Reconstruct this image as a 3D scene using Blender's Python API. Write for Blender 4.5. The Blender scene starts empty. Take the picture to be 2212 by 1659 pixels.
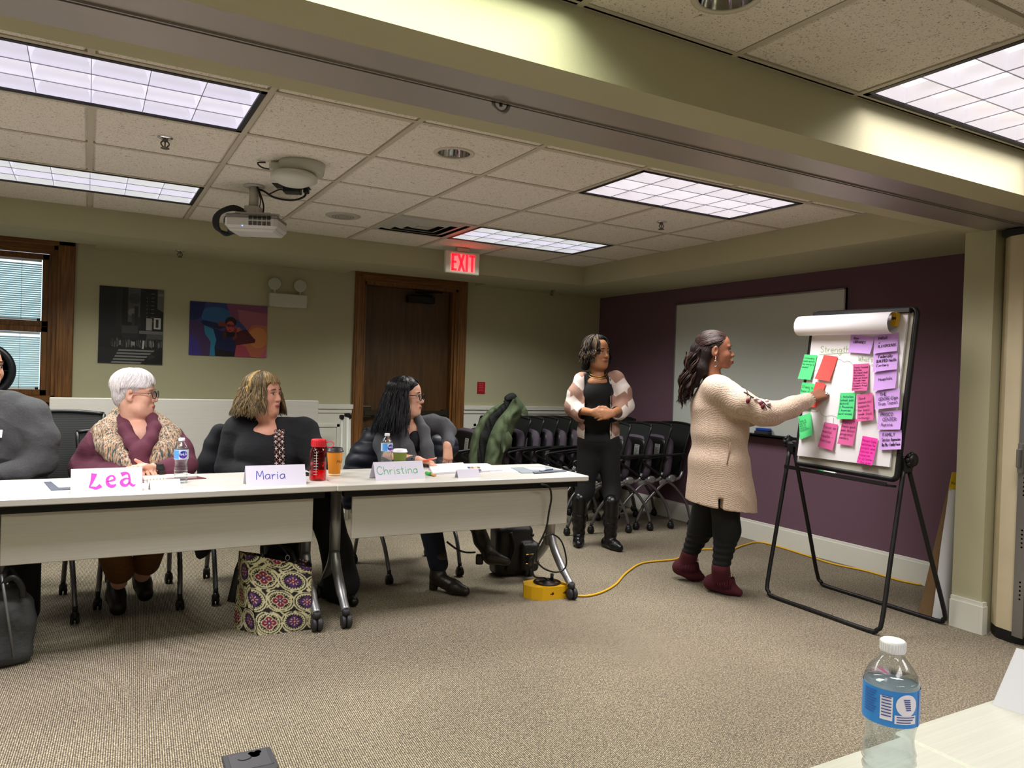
import bpy, math, random
import numpy as np
from mathutils import Matrix, Vector, Quaternion
random.seed(7); RNG = np.random.RandomState(7)
SC = bpy.context.scene
COL = SC.collection

# ------------------------------------------------------------------ camera
FPX = 1626.2                       # focal length in pixels of the 2212 x 1659 frame
YAW, PITCH, ROLL = 0.513337, -0.0106396, 0.0327525
CAM = np.array([0.0147, -3.0235, 1.32])
cy, sy, cp, sp = math.cos(YAW), math.sin(YAW), math.cos(PITCH), math.sin(PITCH)
FW = np.array([sy*cp, cy*cp, sp]); _r0 = np.array([cy, -sy, 0.0]); _u0 = np.cross(_r0, FW)
RT = math.cos(ROLL)*_r0 + math.sin(ROLL)*_u0
UP = -math.sin(ROLL)*_r0 + math.cos(ROLL)*_u0
cam_data = bpy.data.cameras.new('camera'); cam = bpy.data.objects.new('camera', cam_data); COL.objects.link(cam)
cam_data.sensor_width = 36.0; cam_data.lens = 36.0*FPX/2212.0; cam_data.clip_start = 0.05; cam_data.clip_end = 100
cam.matrix_world = Matrix(((RT[0], UP[0], -FW[0], CAM[0]), (RT[1], UP[1], -FW[1], CAM[1]),
                           (RT[2], UP[2], -FW[2], CAM[2]), (0, 0, 0, 1)))
SC.camera = cam

# ------------------------------------------------------------------ world, exposure
W = bpy.data.worlds.new('world'); SC.world = W; W.use_nodes = True
W.node_tree.nodes['Background'].inputs[0].default_value = (0.74, 0.87, 1.0, 1)
W.node_tree.nodes['Background'].inputs[1].default_value = 2.0
VS = SC.view_settings
VS.view_transform = 'Standard'; VS.look = 'None'; VS.gamma = 1.0; VS.use_curve_mapping = False
VS.exposure = 0.12
SC.cycles.max_bounces = 8; SC.cycles.diffuse_bounces = 5; SC.cycles.glossy_bounces = 4
SC.cycles.transmission_bounces = 8; SC.cycles.transparent_max_bounces = 24
SC.cycles.use_denoising = True
SC.cycles.caustics_reflective = False; SC.cycles.caustics_refractive = False
SC.cycles.sample_clamp_indirect = 6.0
TROFFER_POWER = 34.0               # watts of the lamps of one ceiling troffer
TROFFER_SPREAD = 138.0             # cut-off of their parabolic louvres, degrees

# ------------------------------------------------------------------ pixel to place helpers
def ray(x, y): return FW*FPX + RT*(x-1106.0) - UP*(y-829.5)
def at(x, y, X=None, Y=None, Z=None):
    d = ray(x, y)
    for i, v in enumerate((X, Y, Z)):
        if v is not None: return CAM + d*((v-CAM[i])/d[i])
def at_depth(x, y, dep): return CAM + ray(x, y)/FPX*dep
V3 = lambda *a: np.array(a, float)
def unit(v): v = np.asarray(v, float); return v/(np.linalg.norm(v)+1e-12)

# ------------------------------------------------------------------ materials
def lin(c):
    if isinstance(c, str):
        c = c.lstrip('#'); c = [int(c[i:i+2], 16)/255 for i in (0, 2, 4)]
    return [(x/12.92 if x <= .04045 else ((x+.055)/1.055)**2.4) for x in c]
MATS = {}
def mat(name, col='#888888', rough=.6, metal=0., noise=None, bump=None, emit=None, trans=0., ior=1.45, alpha=1., sheen=0., coat=0., attr=None, spec=.5, coords='Object'):
    """noise = (scale, amount, (sx,sy,sz)) brightness variation; bump = (scale, strength, (sx,sy,sz))"""
    if name in MATS: return MATS[name]
    m = bpy.data.materials.new(name); m.use_nodes = True; MATS[name] = m
    nt = m.node_tree; b = nt.nodes['Principled BSDF']; L = nt.links.new
    c = lin(col)
    b.inputs['Base Color'].default_value = (*c, 1); b.inputs['Roughness'].default_value = rough
    b.inputs['Metallic'].default_value = metal; b.inputs['IOR'].default_value = ior
    b.inputs['Specular IOR Level'].default_value = spec
    if trans: b.inputs['Transmission Weight'].default_value = trans
    if alpha < 1: b.inputs['Alpha'].default_value = alpha
    if sheen: b.inputs['Sheen Weight'].default_value = sheen
    if coat: b.inputs['Coat Weight'].default_value = coat
    if emit:
        b.inputs['Emission Color'].default_value = (*lin(emit[0]), 1); b.inputs['Emission Strength'].default_value = emit[1]
    tc = None
    def coord(st):
        nonlocal tc
        if tc is None: tc = nt.nodes.new('ShaderNodeTexCoord')
        mp = nt.nodes.new('ShaderNodeMapping'); mp.inputs['Scale'].default_value = st
        L(tc.outputs[coords], mp.inputs[0]); return mp.outputs[0]
    src = None
    if attr:
        a = nt.nodes.new('ShaderNodeAttribute'); a.attribute_name = attr; src = a.outputs['Color']
        L(src, b.inputs['Base Color'])
    if noise:
        n = nt.nodes.new('ShaderNodeTexNoise'); n.inputs['Scale'].default_value = noise[0]; n.inputs['Detail'].default_value = 4
        L(coord(noise[2] if len(noise) > 2 else (1, 1, 1)), n.inputs['Vector'])
        r = nt.nodes.new('ShaderNodeMapRange'); r.inputs[1].default_value = .25; r.inputs[2].default_value = .75
        r.inputs[3].default_value = 1-noise[1]; r.inputs[4].default_value = 1+noise[1]
        L(n.outputs['Fac'], r.inputs[0])
        x = nt.nodes.new('ShaderNodeVectorMath'); x.operation = 'SCALE'
        if src: L(src, x.inputs[0])
        else: x.inputs[0].default_value = c
        L(r.outputs[0], x.inputs['Scale']); L(x.outputs[0], b.inputs['Base Color'])
    if bump:
        n = nt.nodes.new('ShaderNodeTexNoise'); n.inputs['Scale'].default_value = bump[0]; n.inputs['Detail'].default_value = 3
        L(coord(bump[2] if len(bump) > 2 else (1, 1, 1)), n.inputs['Vector'])
        bp = nt.nodes.new('ShaderNodeBump'); bp.inputs['Strength'].default_value = bump[1]; bp.inputs['Distance'].default_value = .01
        L(n.outputs['Fac'], bp.inputs['Height']); L(bp.outputs[0], b.inputs['Normal'])
    return m
def clear(name, col='#ffffff', rough=.03, tint=1., ior=1.45, gloss=1.):
    """thin clear shell: transparent with Fresnel reflections"""
    if name in MATS: return MATS[name]
    m = bpy.data.materials.new(name); m.use_nodes = True; MATS[name] = m; nt = m.node_tree; nt.nodes.clear(); L = nt.links.new
    o = nt.nodes.new('ShaderNodeOutputMaterial'); t = nt.nodes.new('ShaderNodeBsdfTransparent'); g = nt.nodes.new('ShaderNodeBsdfGlossy')
    f = nt.nodes.new('ShaderNodeLayerWeight'); pw = nt.nodes.new('ShaderNodeMath'); pw.operation = 'POWER'; pw.inputs[1].default_value = 2.6; ml = nt.nodes.new('ShaderNodeMath'); ml.operation = 'MULTIPLY_ADD'; ml.inputs[1].default_value = .75; ml.inputs[2].default_value = .035; mx = nt.nodes.new('ShaderNodeMixShader')
    t.inputs[0].default_value = (*lin(col), 1); g.inputs['Roughness'].default_value = rough; f.inputs[0].default_value = .5
    g.inputs[0].default_value = (gloss, gloss, gloss, 1)
    L(f.outputs['Facing'], pw.inputs[0]); L(pw.outputs[0], ml.inputs[0]); L(ml.outputs[0], mx.inputs[0]); L(t.outputs[0], mx.inputs[1]); L(g.outputs[0], mx.inputs[2]); L(mx.outputs[0], o.inputs[0])
    return m
def node_mat(name, rough=.6):
    m = bpy.data.materials.new(name); m.use_nodes = True; MATS[name] = m
    b = m.node_tree.nodes['Principled BSDF']; b.inputs['Roughness'].default_value = rough
    return m, m.node_tree, b

# ------------------------------------------------------------------ mesh builder
class MB:
    def __init__(s): s.v = []; s.f = []; s.mi = []; s.cur = 0; s.sm = []; s.smooth = False
    def add(s, vs, fs, smooth=None):
        o = len(s.v); s.v.extend([tuple(map(float, p)) for p in vs])
        for f in fs: s.f.append([i+o for i in f]); s.mi.append(s.cur); s.sm.append(s.smooth if smooth is None else smooth)
        return s
    def mat(s, i): s.cur = i; return s
    def box(s, c, size, R=None, b=0.):
        h = np.array(size, float)/2; c = np.array(c, float)
        R = np.eye(3) if R is None else np.array(R, float)
        if b <= 0:
            P = [(x, y, z) for x in (-1, 1) for y in (-1, 1) for z in (-1, 1)]
            vs = [c + R@(h*np.array(p)) for p in P]
            return s.add(vs, [(0, 1, 3, 2), (4, 6, 7, 5), (0, 4, 5, 1), (2, 3, 7, 6), (0, 2, 6, 4), (1, 5, 7, 3)], False)
        b = min(b, h.min()*.95); vs = []; idx = {}
        for p in [(x, y, z) for x in (-1, 1) for y in (-1, 1) for z in (-1, 1)]:
            for a in range(3):
                q = np.array(p)*(h-b); q[a] = p[a]*h[a]; idx[(p, a)] = len(vs); vs.append(c + R@q)
        fs = []
        for a in range(3):
            u, w = [i for i in range(3) if i != a]
            for sg in (-1, 1):
                loop = []
                for (su, sw) in ((-1, -1), (1, -1), (1, 1), (-1, 1)):
                    p = [0, 0, 0]; p[a] = sg; p[u] = su; p[w] = sw; loop.append(idx[(tuple(p), a)])
                fs.append(loop)
        for a in range(3):       # edges along axis a
            u, w = [i for i in range(3) if i != a]
            for su in (-1, 1):
                for sw in (-1, 1):
                    p0 = [0, 0, 0]; p0[u] = su; p0[w] = sw; p1 = list(p0); p0[a] = -1; p1[a] = 1
                    fs.append([idx[(tuple(p0), u)], idx[(tuple(p1), u)], idx[(tuple(p1), w)], idx[(tuple(p0), w)]])
        for p in [(x, y, z) for x in (-1, 1) for y in (-1, 1) for z in (-1, 1)]: fs.append([idx[(p, a)] for a in range(3)])
        ff = []
        for f in fs:             # orient outward
            q = np.array([vs[i] for i in f]); n = np.cross(q[1]-q[0], q[2]-q[0])
            ff.append(f if n@(q.mean(0)-c) > 0 else f[::-1])
        return s.add(vs, ff, False)
    def span(s, a, c, b=0.):     # box from corner to corner
        a = np.array(a, float); c = np.array(c, float); return s.box((a+c)/2, np.abs(c-a), None, b)
    def tube(s, pts, r, n=8, closed=False, caps=True, ref=None):
        pts = [np.array(p, float) for p in pts]; N = len(pts)
        rr = r if hasattr(r, '__len__') else [r]*N
        T = []
        for i in range(N):
            if closed: t = pts[(i+1) % N]-pts[i-1]
            else: t = pts[min(i+1, N-1)]-pts[max(i-1, 0)]
            T.append(unit(t))
        ref = np.array([0, 0, 1.]) if ref is None else np.array(ref, float)
        if abs(ref@T[0]) > .9: ref = np.array([1., 0, 0])
        x = unit(ref-T[0]*(ref@T[0])); vs = []
        for i in range(N):
            x = unit(x-T[i]*(x@T[i])); y = np.cross(T[i], x)
            for k in range(n):
                a = 2*math.pi*k/n; vs.append(pts[i]+rr[i]*(math.cos(a)*x+math.sin(a)*y))
        fs = []
        for i in range(N if closed else N-1):
            for k in range(n):
                j = (i+1) % N; fs.append((i*n+k, i*n+(k+1) % n, j*n+(k+1) % n, j*n+k))
        s.add(vs, fs, True)
        if caps and not closed:
            o = len(s.v)-len(vs)
            s.f.append([o+k for k in range(n)][::-1]); s.mi.append(s.cur); s.sm.append(False)
            s.f.append([o+(N-1)*n+k for k in range(n)]); s.mi.append(s.cur); s.sm.append(False)
        return s
    def lathe(s, prof, n=24, c=(0, 0, 0), R=None, sx=1., sy=1., smooth=True, caps=True):
        c = np.array(c, float); R = np.eye(3) if R is None else np.array(R); vs = []
        for (r, z) in prof:
            for k in range(n):
                a = 2*math.pi*k/n; vs.append(c+R@np.array([r*sx*math.cos(a), r*sy*math.sin(a), z]))
        fs = [(i*n+k, i*n+(k+1) % n, (i+1)*n+(k+1) % n, (i+1)*n+k) for i in range(len(prof)-1) for k in range(n)]
        s.add(vs, fs, smooth); o = len(s.v)-len(vs)
        if not caps: return s
        if prof[0][0] > 1e-6: s.f.append([o+k for k in range(n)][::-1]); s.mi.append(s.cur); s.sm.append(False)
        if prof[-1][0] > 1e-6: s.f.append([o+(len(prof)-1)*n+k for k in range(n)]); s.mi.append(s.cur); s.sm.append(False)
        return s
    def prism(s, poly, o, u, v, t):   # polygon (2d) in plane o,u,v extruded by vector t
        o, u, v, t = [np.array(k, float) for k in (o, u, v, t)]
        a = [o+u*p[0]+v*p[1] for p in poly]; n = len(a)
        fs = [list(range(n))[::-1], [n+i for i in range(n)]] + [(i, (i+1) % n, n+(i+1) % n, n+i) for i in range(n)]
        return s.add(a+[p+t for p in a], fs, False)
    def sheet(s, grid, smooth=True):  # grid[i][j] points
        n = len(grid); m = len(grid[0]); vs = [p for row in grid for p in row]
        return s.add(vs, [(i*m+j, i*m+j+1, (i+1)*m+j+1, (i+1)*m+j) for i in range(n-1) for j in range(m-1)], smooth)
    def quad(s, *p): return s.add(p, [list(range(len(p)))], False)
    def ball(s, c, r, n=12, R=None):
        r = np.array([r]*3 if not hasattr(r, '__len__') else r, float); k = max(4, n//2)
        prof = [(math.sin(math.pi*i/k), -math.cos(math.pi*i/k)) for i in range(k+1)]
        R = np.eye(3) if R is None else np.array(R)
        return s.lathe(prof, n, c, R@np.diag(r))
    def mesh(s, name, mats):
        me = bpy.data.meshes.new(name); me.from_pydata(s.v, [], s.f)
        for m in (mats if isinstance(mats, (list, tuple)) else [mats]): me.materials.append(m)
        me.polygons.foreach_set('material_index', s.mi); me.polygons.foreach_set('use_smooth', s.sm)
        me.update(); return me
    def build(s, name, mats, parent=None, world=False):
        if world and parent is not None:
            Mi = INV[parent.name]; A = np.array(s.v); s.v = [tuple(p) for p in (A@Mi[:3, :3].T+Mi[:3, 3])]
        return link(name, s.mesh(name, mats), parent)
INV = {}
def link(name, me, parent=None):
    o = bpy.data.objects.new(name, me); COL.objects.link(o); o.parent = parent; return o
def thing(name, label, cat, loc=(0, 0, 0), rz=0., group=None, R=None):
    o = bpy.data.objects.new(name, None); COL.objects.link(o); o.empty_display_size = .1
    M = np.eye(4); c, s_ = math.cos(rz), math.sin(rz); M[:2, :2] = [[c, -s_], [s_, c]]
    if R is not None: M[:3, :3] = R
    M[:3, 3] = loc; o.matrix_world = Matrix(M.tolist()); INV[o.name] = np.linalg.inv(M)
    return tag(o, label, cat, group)
def tag(o, label=None, cat=None, group=None, kind=None):
    if label: o['label'] = label
    if cat: o['category'] = cat
    if group: o['group'] = group
    if kind: o['kind'] = kind
    return o
def struct(o): o['kind'] = 'structure'; return o
def copy_tree(o, parent=None):
    c = o.copy(); COL.objects.link(c); c.parent = parent
    for ch in list(o.children): copy_tree(ch, c)
    return c
def rotz(a): c, s = math.cos(a), math.sin(a); return np.array([[c, -s, 0], [s, c, 0], [0, 0, 1.]])
def rotx(a): c, s = math.cos(a), math.sin(a); return np.array([[1, 0, 0], [0, c, -s], [0, s, c]])
def roty(a): c, s = math.cos(a), math.sin(a); return np.array([[c, 0, s], [0, 1, 0], [-s, 0, c]])
def spline(P, n=8, closed=False):     # Catmull-Rom through points
    P = [np.array(p, float) for p in P]; N = len(P); out = []
    rng = range(N if closed else N-1)
    for i in rng:
        if closed: p0, p1, p2, p3 = P[i-1], P[i], P[(i+1) % N], P[(i+2) % N]
        else: p0, p1, p2, p3 = P[max(i-1, 0)], P[i], P[i+1], P[min(i+2, N-1)]
        for k in range(n):
            t = k/n; out.append(.5*((2*p1)+(-p0+p2)*t+(2*p0-5*p1+4*p2-p3)*t*t+(-p0+3*p1-3*p2+p3)*t**3))
    if not closed: out.append(P[-1])
    return out
# ================================================================== SETTING
ZC = 2.389; ZS = 2.215; XW = 4.95; YB = 3.80; XL = -3.2; YF = -6.2; XR2 = 5.6
YS = 2.985; XS = 4.16              # faces of the two soffits
BN, BF = -1.205, -0.57              # beam, near and far side
T = .61                            # ceiling grid

# carpet: woven loops in rows
m_carpet, nt, b = node_mat('carpet', .95); L = nt.links.new
tc = nt.nodes.new('ShaderNodeTexCoord')
def _n(tp, **kw):
    n = nt.nodes.new(tp)
    for k, v in kw.items():
        if k.startswith('i_'): n.inputs[k[2:].replace('_', ' ')].default_value = v
        else: setattr(n, k, v)
    return n
mp = _n('ShaderNodeMapping'); mp.inputs['Rotation'].default_value = (0, 0, .05); L(tc.outputs['Object'], mp.inputs[0])
wv = _n('ShaderNodeTexWave', i_Scale=42., i_Distortion=1.2, i_Detail=2., bands_direction='X'); wv.inputs['Detail Scale'].default_value = 6.
L(mp.outputs[0], wv.inputs['Vector'])
vo = _n('ShaderNodeTexVoronoi', i_Scale=160.); L(mp.outputs[0], vo.inputs['Vector'])
no = _n('ShaderNodeTexNoise', i_Scale=150., i_Detail=3.); L(mp.outputs[0], no.inputs['Vector'])
lo = _n('ShaderNodeTexNoise', i_Scale=1.4, i_Detail=3.); L(mp.outputs[0], lo.inputs['Vector'])
m1 = _n('ShaderNodeMath', operation='MULTIPLY'); m1.inputs[1].default_value = .34; L(wv.outputs['Fac'], m1.inputs[0])
m2 = _n('ShaderNodeMath', operation='MULTIPLY_ADD'); m2.inputs[1].default_value = .85; L(no.outputs['Fac'], m2.inputs[0]); L(m1.outputs[0], m2.inputs[2])
m3 = _n('ShaderNodeMath', operation='MULTIPLY_ADD'); m3.inputs[1].default_value = -.25; L(vo.outputs['Distance'], m3.inputs[0]); L(m2.outputs[0], m3.inputs[2])
m4 = _n('ShaderNodeMath', operation='MULTIPLY_ADD'); m4.inputs[1].default_value = .12; L(lo.outputs['Fac'], m4.inputs[0]); L(m3.outputs[0], m4.inputs[2])
cr = _n('ShaderNodeValToRGB'); L(m4.outputs[0], cr.inputs[0])
for i, (p, c) in enumerate(((.38, '#453e34'), (.54, '#7d7362'), (.68, '#9f937d'), (.84, '#cfc2a6'))):
    e = cr.color_ramp.elements[i] if i < 2 else cr.color_ramp.elements.new(p)
    e.position = p; e.color = (*lin(c), 1)
L(cr.outputs[0], b.inputs['Base Color'])
bp = _n('ShaderNodeBump', i_Strength=.6, i_Distance=.006); L(m3.outputs[0], bp.inputs['Height']); L(bp.outputs[0], b.inputs['Normal'])

# mineral fibre ceiling tile
m_tile, nt, b = node_mat('ceiling_tile', .95); L = nt.links.new
tc = nt.nodes.new('ShaderNodeTexCoord')
oi = _n('ShaderNodeObjectInfo'); ad = _n('ShaderNodeVectorMath', operation='ADD')
sc_ = _n('ShaderNodeVectorMath', operation='SCALE'); L(oi.outputs['Location'], sc_.inputs[0]); sc_.inputs['Scale'].default_value = 3.7
L(tc.outputs['Object'], ad.inputs[0]); L(sc_.outputs[0], ad.inputs[1])
n1 = _n('ShaderNodeTexNoise', i_Scale=55., i_Detail=5., i_Distortion=1.6); L(ad.outputs[0], n1.inputs['Vector'])
n2 = _n('ShaderNodeTexNoise', i_Scale=170., i_Detail=2.); L(ad.outputs[0], n2.inputs['Vector'])
mn = _n('ShaderNodeMath', operation='MINIMUM'); L(n1.outputs['Fac'], mn.inputs[0]); L(n2.outputs['Fac'], mn.inputs[1])
cr = _n('ShaderNodeValToRGB'); L(mn.outputs[0], cr.inputs[0])
for i, (p, c) in enumerate(((.30, '#8a8278'), (.38, '#e0d9ce'), (.7, '#e9e2d8'))):
    e = cr.color_ramp.elements[i] if i < 2 else cr.color_ramp.elements.new(p)
    e.position = p; e.color = (*lin(c), 1)
L(cr.outputs[0], b.inputs['Base Color'])
bp = _n('ShaderNodeBump', i_Strength=.5, i_Distance=.004); L(mn.outputs[0], bp.inputs['Height']); L(bp.outputs[0], b.inputs['Normal'])

m_wall = mat('olive_paint', '#b6b294', .85, noise=(2.0, .03), bump=(260, .12))
m_purple = mat('purple_paint', '#6b4f5e', .8, noise=(2.0, .03), bump=(220, .18))
m_white = mat('white_trim_paint', '#dcdcd2', .5, noise=(3, .03))
m_tee = mat('ceiling_tee', '#bdb5a4', .6)
m_lilac = mat('track_metal', '#a9a29d', .42, metal=.55, noise=(1.5, .06, (.3, 1, 1)))
m_black = mat('black_plastic', '#121214', .45)
m_blackm = mat('black_metal', '#0c0c0e', .4, metal=.3)
m_steel = mat('brushed_steel', '#9b9b9d', .32, metal=.9)
m_silver = mat('silver_paint', '#9fa0a2', .38, metal=.75)
m_chrome = mat('chrome', '#d8d8dc', .08, metal=1.)
def wood(name, c0, c1, sx=(30, 30, 1.6), rough=.45):
    m, nt, b = node_mat(name, rough); L = nt.links.new
    tc = nt.nodes.new('ShaderNodeTexCoord'); mp = nt.nodes.new('ShaderNodeMapping'); mp.inputs['Scale'].default_value = sx
    L(tc.outputs['Object'], mp.inputs[0])
    n = nt.nodes.new('ShaderNodeTexNoise'); n.inputs['Scale'].default_value = 2.2; n.inputs['Detail'].default_value = 6; n.inputs['Distortion'].default_value = .8
    L(mp.outputs[0], n.inputs['Vector'])
    r = nt.nodes.new('ShaderNodeValToRGB'); r.color_ramp.elements[0].position = .32; r.color_ramp.elements[1].position = .7
    r.color_ramp.elements[0].color = (*lin(c0), 1); r.color_ramp.elements[1].color = (*lin(c1), 1)
    L(n.outputs['Fac'], r.inputs[0]); L(r.outputs[0], b.inputs['Base Color'])
    return m
m_oak = wood('oak_trim', '#5a3716', '#8a5c28')
m_oakh = wood('oak_trim_level', '#5a3716', '#8a5c28', (1.6, 30, 30))
m_door = wood('door_veneer', '#3f2a11', '#5a3d1a', (14, 14, .9), .38)
m_lam = wood('pale_laminate', '#c3c0b8', '#cbc9c2', (1.5, 70, 70), .38)

# ---- floor
f = MB(); f.span((XL, YF, -.06), (XR2, YB+.3, 0)); struct(f.build('floor', m_carpet))

# ---- ceiling: tees and tiles (openings where fixtures sit)
TROFFERS = [  # x0, x1, y0, y1, tint
    (-.61, .61, 0, T, 'lilac'), (-.61, .61, 3*T, 4*T, 'green'), (4*T, 6*T, 0, T, 'white'), (4*T, 6*T, 3*T, 4*T, 'green'),
    (4*T, 6*T, -3*T, -2*T, 'white'), (0*T, 2*T, -3*T, -2*T, 'lime'),
    (0*T, 2*T, -7*T, -6*T, 'white'), (4*T, 6*T, -7*T, -6*T, 'white'), (-4*T, -2*T, -5*T, -4*T, 'white'), (-4*T, -2*T, 1*T, 2*T, 'white')]
VENT = (3*T, 4*T, 3*T, 4*T)
ceil = MB(); ceil.span((XL, YF, ZC+.16), (XR2, YB+.3, ZC+.2))
ceiling = struct(ceil.build('ceiling', m_white))
DROP = []   # (x, y) of tiles left open
def covered(x0, x1, y0, y1):
    cx, cy_ = (x0+x1)/2, (y0+y1)/2
    for (a, c, d, e, _) in TROFFERS:
        if a < cx < c and d < cy_ < e: return True
    return VENT[0] < cx < VENT[1] and VENT[2] < cy_ < VENT[3]
tile_meshes = {}
HOLES = []      # x, y, radius of round fixtures
for _q in ((981, 331, .08), (1571, -8, .08)):
    _c = at(_q[0], _q[1], Z=ZC); HOLES.append((_c[0], _c[1], _q[2]))
def tile(x0, x1, y0, y1):
    for (hx, hy, hr) in HOLES:
        if x0 < hx < x1 and y0 < hy < y1:
            k = MB(); n = 32; cx, cy_ = (x0+x1)/2, (y0+y1)/2; w, h = (x1-x0-.03)/2, (y1-y0-.03)/2; ins = []; out = []
            for i in range(n):
                a = 2*math.pi*i/n; dx, dy = math.cos(a), math.sin(a); ox, oy = hx-cx, hy-cy_
                tt = min([((w if dx > 0 else -w)-ox)/dx if abs(dx) > 1e-6 else 9, ((h if dy > 0 else -h)-oy)/dy if abs(dy) > 1e-6 else 9])
                ins.append((ox+hr*dx, oy+hr*dy)); out.append((ox+tt*dx, oy+tt*dy))
            vs = [(*p, 0) for p in ins]+[(*p, 0) for p in out]+[(*p, .014) for p in ins]
            k.add(vs, [(i, n+i, n+(i+1) % n, (i+1) % n) for i in range(n)]+[(i, (i+1) % n, 2*n+(i+1) % n, 2*n+i) for i in range(n)], False)
            for sx in (-1, 1):
                for sy in (-1, 1):      # fill the tile corners
                    q = max(range(n), key=lambda i: out[i][0]*sx+out[i][1]*sy)
                    k.add([(sx*w, sy*h, 0)]+[(*out[(q+d) % n], 0) for d in (-2, -1, 0, 1, 2)], [(0, 1, 2), (0, 2, 3), (0, 3, 4), (0, 4, 5)], False)
            o = k.build('ceiling_tile', m_tile, ceiling); o.location = (cx, cy_, ZC+.001); return
    if x1-x0 < .03 or y1-y0 < .03 or covered(x0, x1, y0, y1): return
    key = (round(x1-x0, 3), round(y1-y0, 3))
    if key not in tile_meshes:
        k = MB(); w, h = x1-x0-.026, y1-y0-.026
        k.box((0, 0, .012), (w+.012, h+.012, .012)); k.box((0, 0, .002), (w-.012, h-.012, .012), b=.005)
        tile_meshes[key] = k.mesh('ceiling_tile', m_tile)
    o = link('ceiling_tile', tile_meshes[key], ceiling); o.location = ((x0+x1)/2, (y0+y1)/2, ZC+.004)
def grid(xa, xb, ya, yb):
    xs = sorted({xa, xb} | {i*T for i in range(-20, 20) if xa < i*T < xb})
    ys = sorted({ya, yb} | {i*T for i in range(-20, 20) if ya < i*T < yb})
    for i in range(len(xs)-1):
        for j in range(len(ys)-1): tile(xs[i], xs[i+1], ys[j], ys[j+1])
    t = MB()
    def inside(x, y): return any(a+.05 < x < c-.05 and d+.05 < y < e-.05 for (a, c, d, e, _) in TROFFERS)
    for x in xs:
        for j in range(len(ys)-1):
            if not inside(x, (ys[j]+ys[j+1])/2): t.span((x-.012, ys[j], ZC-.001), (x+.012, ys[j+1], ZC+.03))
    for y in ys: t.span((xa, y-.012, ZC-.0005), (xb, y+.012, ZC+.03))
    t.build('ceiling_tee_grid', m_tee, ceiling)
grid(XL, XS, BF, YS); grid(XL, XR2, YF, BN)

# ---- soffits and beam
def solid(name, boxes, m):
    k = MB()
    for a, c in boxes: k.span(a, c)
    return struct(k.build(name, m))
NY = 3.56
solid('trim_1', [((XL, YS, ZS), (XW, NY, ZC+.16)), ((XL, NY, ZS), (-1.5, YB, ZC+.16)), ((.04, NY, ZS), (2.05, YB, ZC+.16)), ((3.40, NY, ZS), (XW, YB, ZC+.16)),
                 ((-1.5, NY, ZS+.085), (.04, YB, ZC+.16)), ((2.05, NY, ZS+.085), (3.40, YB, ZC+.16))], m_wall)
solid('trim_2', [((XS, BF, ZS-.004), (XW, YS, ZC+.16))], m_wall)
beam = solid('trim_3', [((XL, BN, ZS-.02), (XR2, -1.04, ZC+.16)), ((XL, -.68, ZS-.012), (XR2, BF, ZC+.16)), ((XL, -1.04, ZS+.03), (XR2, -.68, ZC+.16))], m_wall)
k = MB(); k.span((XL, -1.037, ZS-.016), (XR2, -.885, ZS+.03)); k.span((XL, -.872, ZS-.016), (XR2, -.683, ZS+.03))
k.span((XL, -.889, ZS-.022), (XR2, -.884, ZS)); k.span((XL, -.873, ZS-.022), (XR2, -.868, ZS))
k.build('track_plate', m_lilac, beam)
k = MB(); k.span((XL, -.885, ZS+.01), (XR2, -.872, ZS+.03)); k.build('track_slot', m_black, beam)

# ---- walls
DX0, DX1, DZ = 2.245, 3.215, 2.16         # door opening
WX0, WX1, WZ0, WZ1 = -1.20, -.205, 1.02, 2.21   # window opening
wb = solid('wall_back', [((XL, YB, 0), (WX0, YB+.2, ZC+.16)), ((WX0, YB, 0), (WX1, YB+.2, WZ0)), ((WX0, YB, WZ1), (WX1, YB+.2, ZC+.16)),
    ((WX1, YB, 0), (DX0, YB+.2, ZC+.16)), ((DX0, YB, DZ), (DX1, YB+.2, ZC+.16)), ((DX1, YB, 0), (XW+.2, YB+.2, ZC+.16))], m_wall)
solid('wall_right', [((XW, -.57, 0), (XW+.2, YB, ZC+.16))], m_purple)
solid('wall_left', [((XL-.2, YF, 0), (XL, YB+.2, ZC+.16))], m_wall)
solid('wall_front', [((XL-.2, YF-.2, 0), (XR2+.2, YF, ZC+.16))], m_wall)
solid('wall_side', [((XR2, YF, 0), (XR2+.2, -.57, ZC+.16))], m_wall)
solid('wall_stub', [((4.285, -.735, 0), (XR2, -.572, ZS-.0125))], m_wall)

# wainscot, chair rail
def wains(x0, x1):
    k = MB(); k.span((x0, YB-.012, 0), (x1, YB, .96)); k.span((x0, YB-.022, .93), (x1, YB, .962)); k.span((x0, YB-.034, .964), (x1, YB, 1.008), .004)
    n = max(1, round((x1-x0)/.9)); w = (x1-x0)/n
    for i in range(n):
        a, c = x0+i*w+.12, x0+(i+1)*w-.12
        if c-a < .1: continue
        for (p, q) in (((a, .80), (c, .825)), ((a, .16), (c, .185)), ((a, .16), (a+.025, .825)), ((c-.025, .16), (c, .825))):
            k.span((p[0], YB-.02, p[1]), (q[0], YB-.011, q[1]))
    k.span((x0, YB-.026, 0), (x1, YB, .13), .003); k.span((x0, YB-.0123, .858), (x1, YB-.0118, .862))
    return struct(k.build('trim_4', m_white))
wains(-.08, 2.165); wains(3.305, XW); wains(XL, -1.33)
k = MB(); k.span((-1.33, YB-.012, 0), (-.08, YB, .965)); struct(k.build('trim_4', m_white))
k = MB(); k.span((XW-.016, -.57, 0), (XW, YB-.03, .150), .003); k.span((XW-.009, -.57, .148), (XW, YB-.03, .168), .003)
struct(k.build('baseboard_right', m_white))
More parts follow.
